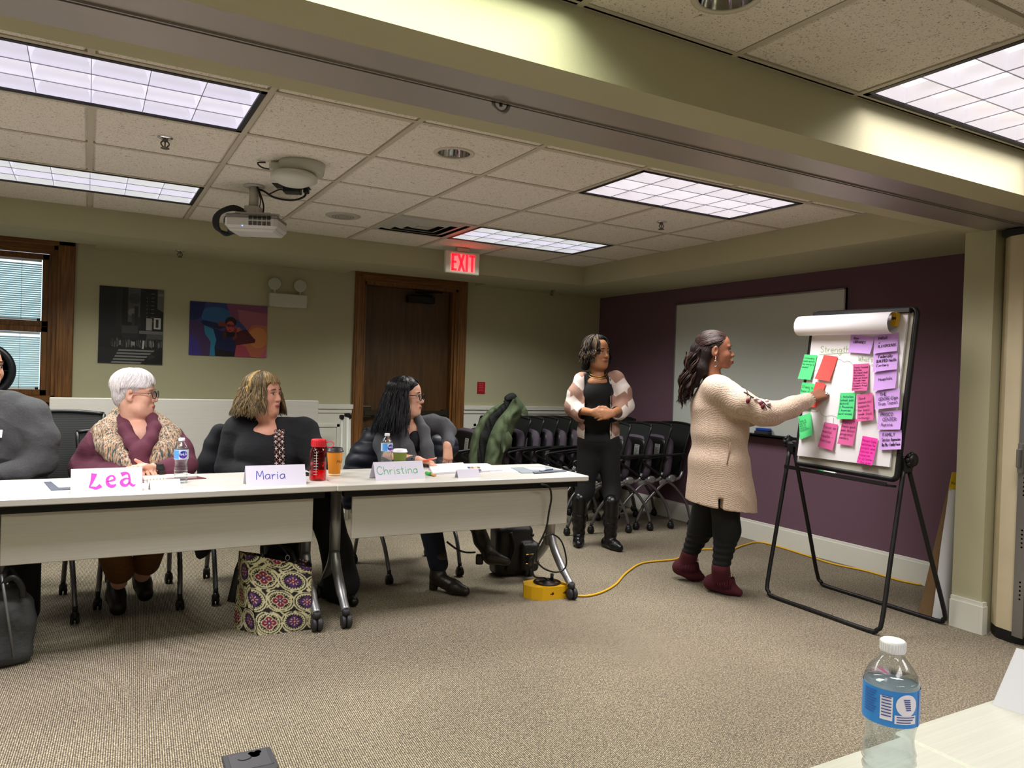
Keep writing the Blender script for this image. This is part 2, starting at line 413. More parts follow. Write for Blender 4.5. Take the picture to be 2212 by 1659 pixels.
k = MB(); k.span((4.262, -.735, 0), (4.285, -.575, .150)); k.span((4.270, -.735, .150), (4.285, -.575, .172)); k.span((4.262, -.756, 0), (4.31, -.7355, .150)); k.span((4.270, -.750, .150), (4.31, -.7355, .172))
struct(k.build('baseboard_stub', m_white))

# ---- door
d = MB()
d.span((DX0-.09, YB-.03, 0), (DX0, YB+.0, DZ+.09), .006); d.span((DX1, YB-.03, 0), (DX1+.09, YB, DZ+.09), .006)
for x in (DX0-.072, DX1+.018): d.span((x, YB-.038, 0), (x+.05, YB-.028, DZ+.05), .004)
dr = struct(d.build('door_1', m_oak))
k = MB(); k.span((DX0, YB-.03, DZ), (DX1, YB, DZ+.09), .006); k.span((DX0-.02, YB-.038, DZ+.02), (DX1+.02, YB-.028, DZ+.07), .004); k.build('head_casing', m_oakh, dr)
k = MB(); k.span((DX0, YB, 0), (DX0+.025, YB+.2, DZ)); k.span((DX1-.025, YB, 0), (DX1, YB+.2, DZ)); k.span((DX0, YB, DZ-.025), (DX1, YB+.2, DZ))
k.span((DX0+.02, YB+.10, 0), (DX0+.045, YB+.2, DZ-.02)); k.span((DX1-.045, YB+.03, 0), (DX1-.02, YB+.09, DZ-.02)); k.build('jamb', m_oak, dr)
k = MB(); k.span((DX0+.03, YB+.10, .01), (DX1-.03, YB+.145, DZ-.028)); k.span((DX0, YB+.15, 0), (DX1, YB+.2, DZ)); lf = k.build('door_leaf_and_light_block', m_door, dr)  # second slab is an added backing that blocks outside light around the leaf
k = MB(); k.span((DX0+.05, YB+.04, .90), (DX1-.06, YB+.075, .95), .005); k.span((DX0+.03, YB+.045, .88), (DX0+.12, YB+.10, .985), .006); k.span((DX1-.11, YB+.045, .885), (DX1-.035, YB+.10, .965), .006)
k.build('exit_bar', mat('bronze_bar', '#3f3a30', .35, metal=.6), lf)
k = MB(); k.span((2.70, YB+.03, 2.005), (2.98, YB+.10, 2.075), .008); k.tube([(2.95, YB+.03, 2.08), (2.75, YB-.0, 2.10), (3.05, YB+.02, 2.12)], .008)
k.build('door_closer', mat('dark_bronze', '#1c1915', .45, metal=.4), lf)
k = MB(); k.span((DX0+.045, YB+.0555, .976), (DX0+.115, YB+.10, .992)); k.build('bar_cap', m_steel, lf)

# ---- window
w = MB()
w.span((WX1, YB-.03, WZ0-.11), (WX1+.115, YB, WZ1+.075), .006); w.span((WX0-.115, YB-.03, WZ0-.11), (WX0, YB, WZ1+.075), .006)
for x in (WX1+.0, WX0-.02): w.span((x, YB-.036, WZ0), (x+.02, YB-.028, WZ1), .003)
for x in (WX1-.028, WX0): w.span((x, YB, WZ0), (x+.028, YB+.2, WZ1))
for x in (WX1-.06, WX0+.03): w.span((x, YB+.05, WZ0), (x+.032, YB+.09, WZ1))
wn = struct(w.build('window_1', m_oak))
k = MB(); k.span((WX0-.115, YB-.03, WZ1), (WX1+.115, YB, WZ1+.075), .006); k.span((WX0, YB, WZ1-.03), (WX1, YB+.2, WZ1)); k.span((WX0, YB+.03, WZ1-.06), (WX1, YB+.09, WZ1-.03))
k.span((WX0, YB, WZ0), (WX1, YB+.2, WZ0+.03)); k.build('window_head', m_oakh, wn)
k = MB(); k.span((WX0-.14, YB-.07, WZ0-.02), (WX1+.05, YB, WZ0+.008), .006); k.span((WX0-.1, YB-.03, WZ0-.10), (WX1+.03, YB, WZ0-.02), .005); k.build('window_sill', m_oakh, wn)
m_glass = clear('window_glass', '#eef8f8')
for (za, zb, yy) in ((1.585, WZ1-.06, YB+.115), (WZ0+.03, 1.585, YB+.085)):
    k = MB()
    for (p, q) in (((WX0+.055, za), (WX0+.10, zb)), ((WX1-.105, za), (WX1-.06, zb)), ((WX0+.055, za), (WX1-.06, za+.045)), ((WX0+.055, zb-.045), (WX1-.06, zb))):
        k.span((p[0], yy-.02, p[1]), (q[0], yy+.02, q[1]), .003)
    s = k.build('sash', m_oak, wn)
    k = MB(); k.span((WX0+.09, yy+.010, za+.04), (WX1-.095, yy+.014, zb-.04)); k.build('pane', m_glass, s)
    k = MB(); n = int((zb-za-.13)/.0165)
    for i in range(n):
        z = za+.065+i*.0165
        k.box((((WX0+WX1)/2-.003), yy-.004, z), (WX1-WX0-.215, .021, .0012), rotx(.62))
    o = k.build('blind_slats', mat('blind_slat', '#cfe0de', .5, noise=(1, .02)), s); o['kind'] = 'stuff'
    k = MB(); k.span((WX0+.105, yy-.013, za+.047), (WX1-.112, yy+.004, za+.058)); k.span((WX0+.105, yy-.016, zb-.064), (WX1-.112, yy+.004, zb-.047))
    for x in (WX1-.24, WX0+.24): k.tube([(x, yy-.016, za+.05), (x, yy-.016, zb-.05)], .0016, 5)
    k.build('blind_rail', mat('blind_rail', '#e6e6ea', .4), s)
    k = MB(); k.span((WX1-.135, yy-.016, za+.044), (WX1-.112, yy+.002, za+.062)); k.build('blind_clip', m_black, s)

# ---- ceiling troffers
TINT = {'lilac': ('#e9e6ff', '#f4f2ff'), 'white': ('#fff6fa', '#fffafc'), 'green': ('#e6f6d8', '#f0f0ff'), 'lime': ('#e4ffc8', '#f2ffe4')}
def troffer(i, x0, x1, y0, y1, tint):
    names = ['long white troffer light beside the projector, next to the beam', 'pale green troffer light close to the window wall', 'bright white troffer light before the whiteboard wall, beside the beam',
             'greenish white troffer light above the exit sign', 'brightest troffer light on the near side of the beam, against its face', 'lime tinted troffer light washing the beam face',
             'troffer light over the near tables', 'troffer light over the near corner by the folding partition', 'troffer light by the left wall on the near side', 'troffer light by the left wall beyond the beam']
    lamp = thing('troffer_light', names[i], 'ceiling light', ((x0+x1)/2, (y0+y1)/2, ZC), 0, 'recessed ceiling troffers')
    w, h = (x1-x0)-.026, (y1-y0)-.026
    k = MB()
    for (a, c) in (((-w/2, -h/2, -.003), (w/2, -h/2+.022, .1)), ((-w/2, h/2-.022, -.003), (w/2, h/2, .1)), ((-w/2, -h/2, -.003), (-w/2+.022, h/2, .1)), ((w/2-.022, -h/2, -.003), (w/2, h/2, .1))): k.span(a, c)
    k.build('frame', mat('troffer_reveal', '#17121a', .5), lamp)
    k = MB(); iw, ih = w-.044, h-.044
    nx, ny = 6, 3
    for a in range(1, nx): k.span((-iw/2+iw*a/nx-.0012, -ih/2, .001), (-iw/2+iw*a/nx+.0012, ih/2, .004))
    for a in range(1, ny): k.span((-iw/2, -ih/2+ih*a/ny-.0012, .001), (iw/2, -ih/2+ih*a/ny+.0012, .004))
    k.build('louvre_edge', mat('louvre_edge', '#8a8794', .3, metal=.4), lamp)
    k = MB(); dz = .055                            # parabolic blades: wedge that widens upwards
    cw, ch = iw/nx, ih/ny
    def wedge(p, q, ax):
        t0, t1 = .0012, .016
        p = np.array(p); q = np.array(q); n = np.array([0, 1, 0]) if ax == 'x' else np.array([1, 0, 0])
        for sg in (1, -1):
            g = []
            for s_ in range(5):
                u = s_/4; tt = t0+(t1-t0)*u*u; zz = np.array([0, 0, .004+(dz-.004)*u])
                g.append([p+n*tt*sg+zz, q+n*tt*sg+zz])
            k.sheet(g)
    for a in range(nx+1): wedge((-iw/2+cw*a, -ih/2, 0), (-iw/2+cw*a, ih/2, 0), 'y')
    for a in range(ny+1): wedge((-iw/2, -ih/2+ch*a, 0), (iw/2, -ih/2+ch*a, 0), 'x')
    c0, c1 = TINT[tint]
    k.build('louvre_blades', mat('louvre_'+tint, '#e8e6ee', .25, metal=.2, emit=(c1, .30)), lamp)
    m0 = mat('lamp_side_'+tint, c0, .6, emit=(c0, .95)); m1 = mat('lamp_mid_'+tint, c1, .6, emit=(c1, 1.25))
    k = MB()
    for r in range(ny): k.mat(1 if r == 1 else 0); k.quad((-iw/2, -ih/2+ch*r, dz), (-iw/2, -ih/2+ch*(r+1), dz), (iw/2, -ih/2+ch*(r+1), dz), (iw/2, -ih/2+ch*r, dz))
    k.build('lamp_tray', [m0, m1], lamp)
    ld = bpy.data.lights.new('troffer_lamp', 'AREA'); ld.shape = 'RECTANGLE'; ld.size = iw; ld.size_y = ih; ld.energy = TROFFER_POWER*(.72 if y1 < -1 else 1.)
    ld.spread = math.radians(TROFFER_SPREAD)
    ld.color = {'lilac': (1, .95, .98), 'white': (1, .95, .93), 'green': (.98, .98, .92), 'lime': (.95, 1, .80)}[tint]
    lo = bpy.data.objects.new('troffer_lamp', ld); COL.objects.link(lo); lo.parent = lamp; lo.location = (0, 0, -.006)
    return lamp
for i, t in enumerate(TROFFERS): troffer(i, *t)
# ================================================================== HANDWRITING (single-line strokes, drawn as thin ink ribbons)
GL = {  # glyph: width | strokes, each "x,y x,y ..." on a 10-unit grid, baseline 0, x-height 5, capital 9
'A': (6, '0,0 3,9 6,0|1.2,3.4 4.8,3.4'), 'B': (6, '0,0 0,9 4,8.6 4.4,6 0,4.8 5,3.8 4.6,.6 0,0'), 'C': (6, '6,7.4 4,9 1.4,8 0,4.5 1.2,1 4,0 6,1.4'),
'D': (6, '0,0 0,9 4,8 6,4.6 4.4,1 0,0'), 'E': (5, '5,9 0,9 0,0 5,0|0,4.7 4,4.7'), 'F': (5, '5,9 0,9 0,0|0,4.8 4,4.8'), 'G': (6, '6,7.6 4,9 1,7.6 0,4 1.6,.6 4.6,0 6,2 6,4 3.6,4'),
'H': (6, '0,0 0,9|6,0 6,9|0,4.6 6,4.6'), 'I': (1, '.5,0 .5,9'), 'L': (5, '0,9 0,0 5,0'), 'M': (7, '0,0 .8,9 3.4,3 6.2,9 7,0'), 'N': (6, '0,0 0,9 6,0 6,9'),
'O': (6, '3,9 .6,7.4 0,4 1.4,.6 3.6,0 5.6,2 6,5.4 4.8,8.2 3,9'), 'P': (5, '0,0 0,9 4,8.6 5,6.6 4,4.6 0,4.2'), 'Q': (6, '3,9 0,5 2,0 5.6,2 5,8 3,9|4,2 6.4,-.6'), 'R': (6, '0,0 0,9 4.4,8.4 4.6,5.6 0,4.6|2,4.6 6,0'),
'S': (5, '5,7.6 3,9 .6,8 .8,5.8 4.4,3.8 4.6,1.2 2.4,0 0,1.4'), 'T': (6, '0,9 6,9|3,9 3,0'), 'U': (6, '0,9 .2,2 2.6,0 5.4,1.6 6,9'), 'V': (6, '0,9 3,0 6,9'), 'W': (8, '0,9 2,0 4,6 6,0 8,9'), 'Y': (6, '0,9 3,5 6,9|3,5 2.6,0'),
'a': (5, '4.6,4.4 2.4,5 .2,3.2 .6,.6 2.6,.2 4.4,2.2 4.6,4.6 4.8,.2'), 'b': (5, '.2,9 .2,.2 3.2,0 4.8,2.2 3.6,4.6 .4,3.6'), 'c': (4, '4,4 2,5 .2,3 1,.4 3.8,.6'), 'd': (5, '4.4,3.8 2,4.8 .2,2.4 1.4,.2 3.8,.8 4.6,9 4.8,.2'),
'e': (4.4, '.4,2.6 4.2,3 3.4,4.8 1.4,4.8 .2,2.4 1.4,.2 4.2,.8'), 'f': (3.4, '3.6,8.6 2,9 1.2,7 1.2,0|0,4.6 3,4.8'), 'g': (5, '4.4,4.2 2,5 .2,3 1.6,.8 4.2,2.4 4.6,4.8 4.4,-2.4 2,-3.6 .2,-2.4'), 'h': (5, '.2,9 .2,0|.3,3 2.6,5 4.4,3.8 4.6,0'),
'i': (1.4, '.6,5 .8,0|.7,6.8 .9,7.3'), 'j': (2, '1.6,5 1.6,-2.6 0,-3.2|1.6,6.8 1.8,7.3'), 'k': (4.4, '.2,9 .2,0|4,5 .4,2.2 4.4,0'), 'l': (1.2, '.5,9 .7,0'), 'm': (7, '.2,5 .3,0|.3,3.4 2,5 3.2,4 3.4,0|3.4,3.4 5.2,5 6.6,4 6.8,0'), 'n': (4.6, '.2,5 .3,0|.3,3.2 2.4,5 4.2,4 4.4,0'),
'o': (4.4, '2.2,5 .4,3.6 .4,1 2.2,0 4,1.4 4,3.8 2.2,5'), 'p': (4.8, '.2,5 .2,-3.6|.3,3.6 2.6,5 4.6,3 3.4,.4 .3,.8'), 'q': (4.8, '4.6,4.8 2,5 .2,2.6 1.8,.4 4.4,2 4.6,5 4.6,-3.6'), 'r': (3.4, '.2,5 .4,0|.4,2.8 1.8,4.8 3.4,4.6'), 's': (3.8, '3.6,4.2 1.8,5 .4,3.8 3.2,1.8 2.6,.2 .2,.6'),
't': (3.4, '1.6,8 1.6,.6 3,.2|0,5.2 3.4,5.4'), 'u': (4.6, '.2,5 .4,.8 2.2,0 4.2,1.6 4.4,5 4.6,0'), 'v': (4.4, '.2,5 2,0 4.2,5'), 'w': (6.4, '.2,5 1.6,0 3.2,4 4.8,0 6.2,5'), 'x': (4.4, '.2,5 4.2,0|4.2,5 .2,0'), 'y': (4.6, '.2,5 2.2,.8|4.4,5 1.2,-3.6'), 'z': (4.2, '.2,5 4,5 .2,0 4.2,0'),
'1': (2, '0,7.4 1.4,9 1.4,0'), '2': (5, '.2,7 2.4,9 4.6,7.4 3.6,4.6 0,0 5,0'), '3': (5, '.4,8.4 3,9 4.4,7 2,4.8 4.8,3 3.6,.2 .2,.8'), '.': (1.4, '.4,0 .7,.4'), '-': (4, '.4,3 3.6,3.2'), '+': (5, '.4,3 4.6,3|2.5,1 2.5,5'), '/': (4, '.2,-1 3.8,9'), '(': (2.4, '2.2,9.4 .4,4 2.2,-1.4'), ')': (2.4, '.2,9.4 2,4 .2,-1.4'), "'": (1.4, '.8,9 .5,7.4'), ',': (1.4, '.8,.6 .3,-1.4'), ' ': (3.4, ''), '•': (2, '.5,2.6 1.2,3.2')}
def ribbon(k, pts, w, n):
    P = [np.array(p, float) for p in pts]
    for a, c in zip(P[:-1], P[1:]):
        d = unit(c-a); s_ = np.cross(n, d)*w/2; e = d*w*.35
        k.add([a-e-s_, c+e-s_, c+e+s_, a-e+s_], [(0, 1, 2, 3)], False)
def write(k, text, o, u, v, n, size, w, wob=.25, slant=.0, gap=1.6, thick=None):
    """text starting at o, running along unit u, up along unit v, raised off the sheet along n"""
    o, u, v, n = [np.array(q, float) for q in (o, u, v, n)]; x = 0.; s_ = size/9.
    for ch in text:
        wd, st = GL.get(ch, GL['o']); dy = random.uniform(-wob, wob)
        for stroke in st.split('|'):
            if not stroke: continue
            q = [tuple(map(float, t.split(','))) for t in stroke.split()]
            if len(q) > 3: q = [tuple(p) for p in spline([(*p, 0) for p in q], 3)]
            pts = [o+u*((x+p[0]+slant*p[1]+random.uniform(-.06, .06))*s_)+v*((p[1]+dy)*s_)+n*.0006 for p in q]
            ribbon(k, pts, w, n)
        x += wd+gap
    return x*s_
def text_mesh(txt, size, m, parent, o, u, v, n, bold=0., align='LEFT', name='lettering', extr=.0005):
    cu = bpy.data.curves.new('txt', 'FONT'); cu.body = txt; cu.size = size; cu.extrude = extr; cu.align_x = align; cu.offset = bold; cu.resolution_u = 3
    ob = bpy.data.objects.new('txt', cu); COL.objects.link(ob)
    dg = bpy.context.evaluated_depsgraph_get(); me = bpy.data.meshes.new_from_object(ob.evaluated_get(dg))
    bpy.data.objects.remove(ob); bpy.data.curves.remove(cu)
    me.materials.clear(); me.materials.append(m)
    M = np.eye(4); M[:3, 0] = u; M[:3, 1] = v; M[:3, 2] = n; M[:3, 3] = o
    if parent is not None and parent.name in INV: M = INV[parent.name]@M
    me.transform(Matrix(M.tolist())); return link(name, me, parent)
def ink(c): return mat('ink_'+c, c, .6)

# ================================================================== TABLES
def make_table(name, label, c, L, rz, group=None, D=.61):
    t = thing(name, label, 'table', (c[0], c[1], 0), rz, group); h = .74
    k = MB(); k.box((0, 0, h-.0155), (L, D, .031), b=.004); k.build('tabletop', m_lam, t)
    k = MB(); k.box((0, -.235, h-.05), (L-.10, .045, .038)); k.box((0, .18, h-.05), (L-.16, .04, .03)); k.build('frame_rail', m_blackm, t)
    k = MB(); k.box((0, -.225, .560), (L-.20, .016, .225), b=.003)
    k.build('modesty_panel', m_lam, t)
    for sx in (-1, 1):
        x = sx*(L/2-.075); k = MB()
        k.tube([(x, .0, h-.035), (x, .0, .27)], .030, 12)
        k.box((x, 0, h-.05), (.05, .42, .03))
        lg = k.build('leg', m_silver, t)
        for sy in (-1, 1):
            k = MB(); k.tube(spline([(x, sy*.012, .33), (x, sy*.06, .25), (x, sy*.17, .15), (x, sy*.262, .085)], 5), [.026]*11+[.022]*5, 10); k.build('foot', m_silver, lg)
            k = MB(); ca = np.array([x, sy*.275, .036])
            k.lathe([(0, -.014), (.030, -.013), (.036, -.008), (.036, .008), (.030, .013), (0, .014)], 16, ca+V3(.012, 0, 0), roty(math.pi/2))
            k.lathe([(0, -.010), (.030, -.009), (.034, 0), (.030, .009), (0, .010)], 16, ca-V3(.016, 0, 0), roty(math.pi/2))
            k.tube([ca+V3(-.002, -.0*sy, .03), ca+V3(-.002, 0, .062)], .02, 10)
            k.build('caster', mat('caster_grey', '#2b2b2e', .5), lg)
    return t
tab1 = make_table('training_table', 'pale laminate training table holding the pink and blue name tents', (.368, 1.011), 1.515, 0)
tab2 = make_table('training_table', 'pale laminate training table holding the green name tent', (1.888, .978), 1.51, -.035)
tabL = make_table('training_table', 'pale laminate training table end beside the black zipped bag', (-1.152, 1.011), 1.515, 0)
# near tables, under the water bottle
def near_table(c, lab):
    t = make_table('training_table', lab, c, 1.5, math.pi, D=.61); return t
near_table((1.215+.752, -2.245-.305), 'white training table bearing the blank folded name tent')
near_table((1.215-.752, -2.26-.305), 'white training table bearing the large water bottle')

# folded flip-top table behind the seated people
t = thing('folded_table', 'pale flip top table folded upright against the wainscot', 'table', (.715, 3.2, 0))
k = MB(); k.box((0, -.15, .765), (1.85, .03, .61), rotx(.05), .004); k.build('tabletop', m_lam, t)
k = MB(); k.box((0, -.11, .50), (1.7, .05, .04)); k.build('frame_rail', m_blackm, t)
for sx in (-1, 1):
    k = MB(); x = sx*.84; k.tube([(x, 0, .72), (x, 0, .25)], .03, 10); k.box((x, -.05, .70), (.05, .12, .06))
    for sy in (-1, 1): k.tube(spline([(x, 0, .30), (x, sy*.1, .2), (x, sy*.27, .08)], 4), .024, 8)
    lg = k.build('leg', m_silver, t)
    for sy in (-1, 1):
        k = MB(); k.lathe([(0, -.02), (.036, -.016), (.036, .016), (0, .02)], 14, (x, sy*.28, .036), roty(math.pi/2)); k.build('caster', m_black, lg)

# ================================================================== CHAIRS
m_mesh, nt, b = node_mat('chair_mesh_weave', .75); L = nt.links.new
tc = nt.nodes.new('ShaderNodeTexCoord'); wv = nt.nodes.new('ShaderNodeTexWave'); wv.bands_direction = 'Z'; wv.inputs['Scale'].default_value = 34
L(tc.outputs['Object'], wv.inputs['Vector']); r = nt.nodes.new('ShaderNodeValToRGB'); L(wv.outputs['Fac'], r.inputs[0])
r.color_ramp.elements[0].color = (*lin('#0b0d0d'), 1); r.color_ramp.elements[1].color = (*lin('#2c2f2e'), 1); L(r.outputs[0], b.inputs['Base Color'])
m_mesh2 = mat('chair_mesh_dark', '#131716', .8, noise=(300, .2))
m_seat = mat('chair_purple_fabric', '#4f4552', .95, noise=(380, .28), bump=(400, .3))
m_frame_d = mat('chair_leg_paint', '#77777a', .35, metal=.8)
def make_chair(name, label, group, flipped):
    t = thing(name, label, 'chair', (0, 0, 0), 0, group)      # front is -Y
    # backrest: curved mesh panel between two uprights
    def bk(u, v, off=0.):                  # u -1..1 across, v 0..1 up
        y = .235+.10*v**1.6-.03*(1-u*u)*-1*0+.035*(1-u*u)*1.0
        return V3(u*(.195+.03*v), y+off, .46+v*.47-.012*u*u*v)
    k = MB(); n, m = 13, 11
    for off in (0, .008):
        g = [[bk(-1+2*i/(n-1), j/(m-1), off) for j in range(m)] for i in range(n)]
        k.sheet(g if off else [row[::-1] for row in g])
    br = k.build('backrest', m_mesh if not flipped else m_mesh2, t)
    k = MB()
    for u in (-1, 1): k.tube([bk(u, v/10)+V3(0, .004, 0) for v in range(11)], .011, 8)
    k.tube([bk(-1+2*i/12, 1)+V3(0, .004, 0) for i in range(13)], .012, 8); k.tube([bk(-1+2*i/12, 0)+V3(0, .004, 0) for i in range(13)], .012, 8)
    k.build('back_frame', m_black, br)
    if not flipped:
        k = MB(); k.box((0, -.02, .445), (.47, .45, .055), b=.022); s_ = k.build('seat', m_seat, t)
        k = MB(); k.box((0, -.02, .408), (.42, .40, .022), b=.008); k.build('seat_pan', m_black, s_)
    else:
        # seat folded up against the back: rounded pad, underside to the front
        R = rotx(-.10); k = MB(); c0 = V3(0, .085, .625)
        prof = []
        for i in range(28):
            a = 2*math.pi*i/28; ca, sa = math.cos(a), math.sin(a)
            prof.append((0.245*math.copysign(abs(ca)**.42, ca), .195*math.copysign(abs(sa)**.42, sa)))
        def ring(s_, y): return [c0+R@V3(p[0]*s_, y, p[1]*s_) for p in prof]
        rings = [ring(.90, -.028), ring(1.0, -.016), ring(1.03, .005), ring(1.0, .03), ring(.86, .042)]
        vs = [p for q in rings for p in q]; N = 28
        k.add(vs, [(i*N+j, i*N+(j+1) % N, (i+1)*N+(j+1) % N, (i+1)*N+j) for i in range(4) for j in range(N)]+[[4*N+j for j in range(N)]], True)
        s_ = k.build('seat', m_seat, t)
        k = MB(); ra = [ring(.90, -.0285), ring(.87, -.04), ring(.80, -.046)]; vs = [p for q in ra for p in q]
        k.add(vs, [(i*N+j, (i+1)*N+j, (i+1)*N+(j+1) % N, i*N+(j+1) % N) for i in range(2) for j in range(N)]+[[2*N+j for j in range(N)][::-1]], True)
        k.build('seat_pan', m_black, s_)
        k = MB(); cc = c0+R@V3(.105, -.0475, .055); k.box(cc, (.075, .0012, .115), R)
        lb = k.build('care_label', mat('label_paper', '#b9bab8', .7), s_)
        k = MB()
        for i in range(9): k.box(c0+R@V3(.105-.004*(i % 3), -.0484, .055+.028-.0085*i), (.058-.01*(i % 3), .0006, .0028), R)
        for dx in (-.018, 0, .018): k.box(c0+R@V3(.105+dx, -.0484, .102), (.009, .0006, .012), R)
        k.build('label_print', ink('#55575a'), s_)
    for sx in (-1, 1):
        x = sx*.262
        k = MB(); k.tube(spline([(sx*.235, .27, .66), (x+sx*.012, .20, .665), (x+sx*.02, .0, .655), (x+sx*.02, -.20, .63), (x+sx*.018, -.235, .61), (x+sx*.012, -.20, .58), (x, -.06, .50), (x-sx*.006, .05, .43)], 5), .0105, 8)
        k.build('armrest', m_black, t)
        k = MB(); k.box((x-sx*.005, .04, .425), (.028, .15, .05), rotx(.3), .012); k.ball((x, .10, .445), (.018, .05, .035), 10); k.build('pivot_bracket', m_silver, t)
        for sy, xo in ((-1, .245), (1, .275)):
            k = MB(); k.tube(spline([(x, .05-sy*.03, .435), (sx*.262, .05+sy*.08, .375), (sx*(xo+.262)/2, .04+sy*.22, .23), (sx*xo, .03+sy*.285, .075)], 6), .0135, 8)
            lg = k.build('leg', m_frame_d, t)
            k = MB(); ca = V3(sx*xo, .03+sy*.29, .027)
            for q in (-.012, .012): k.lathe([(0, -.009), (.024, -.008), (.027, 0), (.024, .008), (0, .009)], 14, ca+V3(q, 0, 0), roty(math.pi/2))
            k.ball(ca+V3(0, 0, .018), (.022, .03, .026), 10); k.tube([ca+V3(0, 0, .03), ca+V3(0, -sy*.004, .062)], .013, 8)
            k.build('caster', m_black, lg)
    k = MB(); k.tube([(-.26, .06, .425), (.26, .06, .425)], .014, 8)
    for sx in (-1, 1): k.tube(spline([(sx*.24, .09, .43), (sx*.235, .20, .44), (sx*.228, .245, .50)], 4), .013, 8)
    k.build('crossbar', m_silver, t)
    return t
def place(o, x, y, a): o.location = (x, y, 0); o.rotation_euler = (0, 0, a); return o
ch0 = make_chair('task_chair', 'black mesh chair under the person in the knit shawl', None, False)
place(ch0, .215, 1.60, .06)
def chair_copy(src, x, y, a, label):
    c = copy_tree(src); c['label'] = label; return place(c, x, y, a)
chair_copy(ch0, .93, 1.62, -.10, 'black mesh chair with a dark jacket, under the person in the black beaded top')
chair_copy(ch0, 1.915, 1.66, .02, 'black mesh chair hung with the navy padded jacket')
p0c = chair_copy(ch0, -.14, 1.80, -.06, 'black mesh chair under the person in the charcoal fleece')
p0c.scale = (1, 1, 1.10)
nest = make_chair('nesting_chair', 'x', 'nested chairs with seats folded up', True)
NL = 'black mesh nesting chair, purple seat folded up, in the row along the back wall'
NF = 'black mesh nesting chair, purple seat folded up, in the row by the whiteboard wall'
spots = [(2.98+.153*i, 3.22+.012*(i % 2), -math.pi/2+.03*((i % 3)-1), NL) for i in range(11)] + [(4.06+.235*i, 2.42, -math.pi/2-.10+.02*i, NF) for i in range(-1, 3)]
for i, (x, y, a, lab) in enumerate(spots):
    c = nest if i == 0 else copy_tree(nest); place(c, x, y, a); c['label'] = lab
    if i == 0: c['label'] = 'black mesh nesting chair nearest the door, carrying the green coat'
    if i == 14: c['label'] = 'black mesh nesting chair, seat folded up, standing against the purple wall below the whiteboard'
    c['group'] = 'chairs nested along the back wall' if lab is NL else 'chairs nested by the whiteboard wall'

# ================================================================== WALL THINGS
# whiteboard
A = at(1465, 657, X=XW); Bq = at(1837, 618, X=XW); z1, z0 = 2.06, .895; ya, yb_ = .665, 2.53
wbd = thing('whiteboard', 'wide whiteboard on the purple wall with a marker tray', 'whiteboard', (XW, (ya+yb_)/2, z0))
k = MB(); k.span((-.022, -(yb_-ya)/2, 0), (-.002, (yb_-ya)/2, z1-z0)); k.build('panel', mat('whiteboard_face', '#c9cfcb', .28, noise=(2, .02)), wbd)
k = MB(); w2, hh = (yb_-ya)/2, z1-z0
for (p, q) in (((-w2, 0), (w2, .012)), ((-w2, hh-.012), (w2, hh)), ((-w2, 0), (-w2+.012, hh)), ((w2-.012, 0), (w2, hh))): k.span((-.026, p[0], p[1]), (-.001, q[0], q[1]))
k.build('frame', mat('board_frame', '#8e918f', .35, metal=.6), wbd)
k = MB(); k.span((-.095, -.62, -.012), (-.002, .05, .0)); k.span((-.095, -.62, -.012), (-.09, .05, .012)); k.build('marker_tray', m_blackm, wbd)
er = at(1648, 932, X=XW-.055); k = MB(); k.box((XW-.055, er[1], z0+.022), (.05, .15, .03), b=.006)
ero = k.build('board_eraser', mat('eraser_felt', '#2a2d31', .9)); tag(ero, 'dark felt eraser with a blue cap on the whiteboard tray', 'eraser')
k = MB(); k.box((XW-.055, er[1]-.005, z0+.049), (.048, .14, .026), b=.008); k.build('eraser_cap', mat('eraser_blue', '#1d3f9a', .4), ero)

# posters: flat prints made of coloured areas
def poster(name, label, c, w, h, shapes, bg):
    t = thing(name, label, 'poster', c); ms = [mat('print_'+bg, bg, .55)]; cols = [bg]
    k = MB(); k.box((0, -.004, 0), (w, .006, h)); k.build('print_sheet', ms[0], t)
    k = MB(); ms = []; cols = []
    for d, (col, poly) in enumerate(shapes):
        if col not in cols: cols.append(col); ms.append(mat('print_'+col, col, .55))
        k.mat(cols.index(col)); y = -.0072-.00004*d
        k.add([((p[0]-.5)*w, y, (p[1]-.5)*h) for p in poly], [list(range(len(poly)))], False)
    k.build('printed_image', ms, t); return t
R_ = lambda x0, y0, x1, y1: [(x0, y0), (x1, y0), (x1, y1), (x0, y1)]
E_ = lambda cx, cy_, rx, ry, n=14: [(cx+rx*math.cos(2*math.pi*i/n), cy_+ry*math.sin(2*math.pi*i/n)) for i in range(n)]
rnd = random.Random(3)
city = [('#4a4b4c', [(.44, .55), (.66, .55), (.66, 1), (.44, 1)]), ('#35363a', E_(.54, .86, .09, .07)), ('#6b6b69', E_(.52, .68, .08, .05)), ('#5a5a58', [(.88, .75), (1, .7), (1, 1), (.88, 1)]), ('#747472', E_(.95, .93, .05, .02)),
        ('#101214', R_(0, .45, .25, 1)), ('#1d1f20', R_(.25, .45, .34, .97)), ('#0c0d0f', R_(.34, .5, .44, 1)), ('#2a2b2c', R_(.325, .45, .345, .97)),
        ('#141518', R_(.63, .4, .78, 1)), ('#0e0f11', R_(.78, .4, .90, 1)), ('#202123', R_(.54, .5, .60, .76)), ('#303132', R_(.50, .5, .545, .66)), ('#242527', R_(.60, .48, .645, .62))]
for i in range(12): city += [('#2f3032', R_(.255, .5+.035*i, .33, .503+.035*i))]
for i in range(8): city += [('#6f7070', R_(.80, .57+.052*i, .85, .577+.052*i)), ('#505152', R_(.73, .52+.05*i, .745, .54+.05*i))]
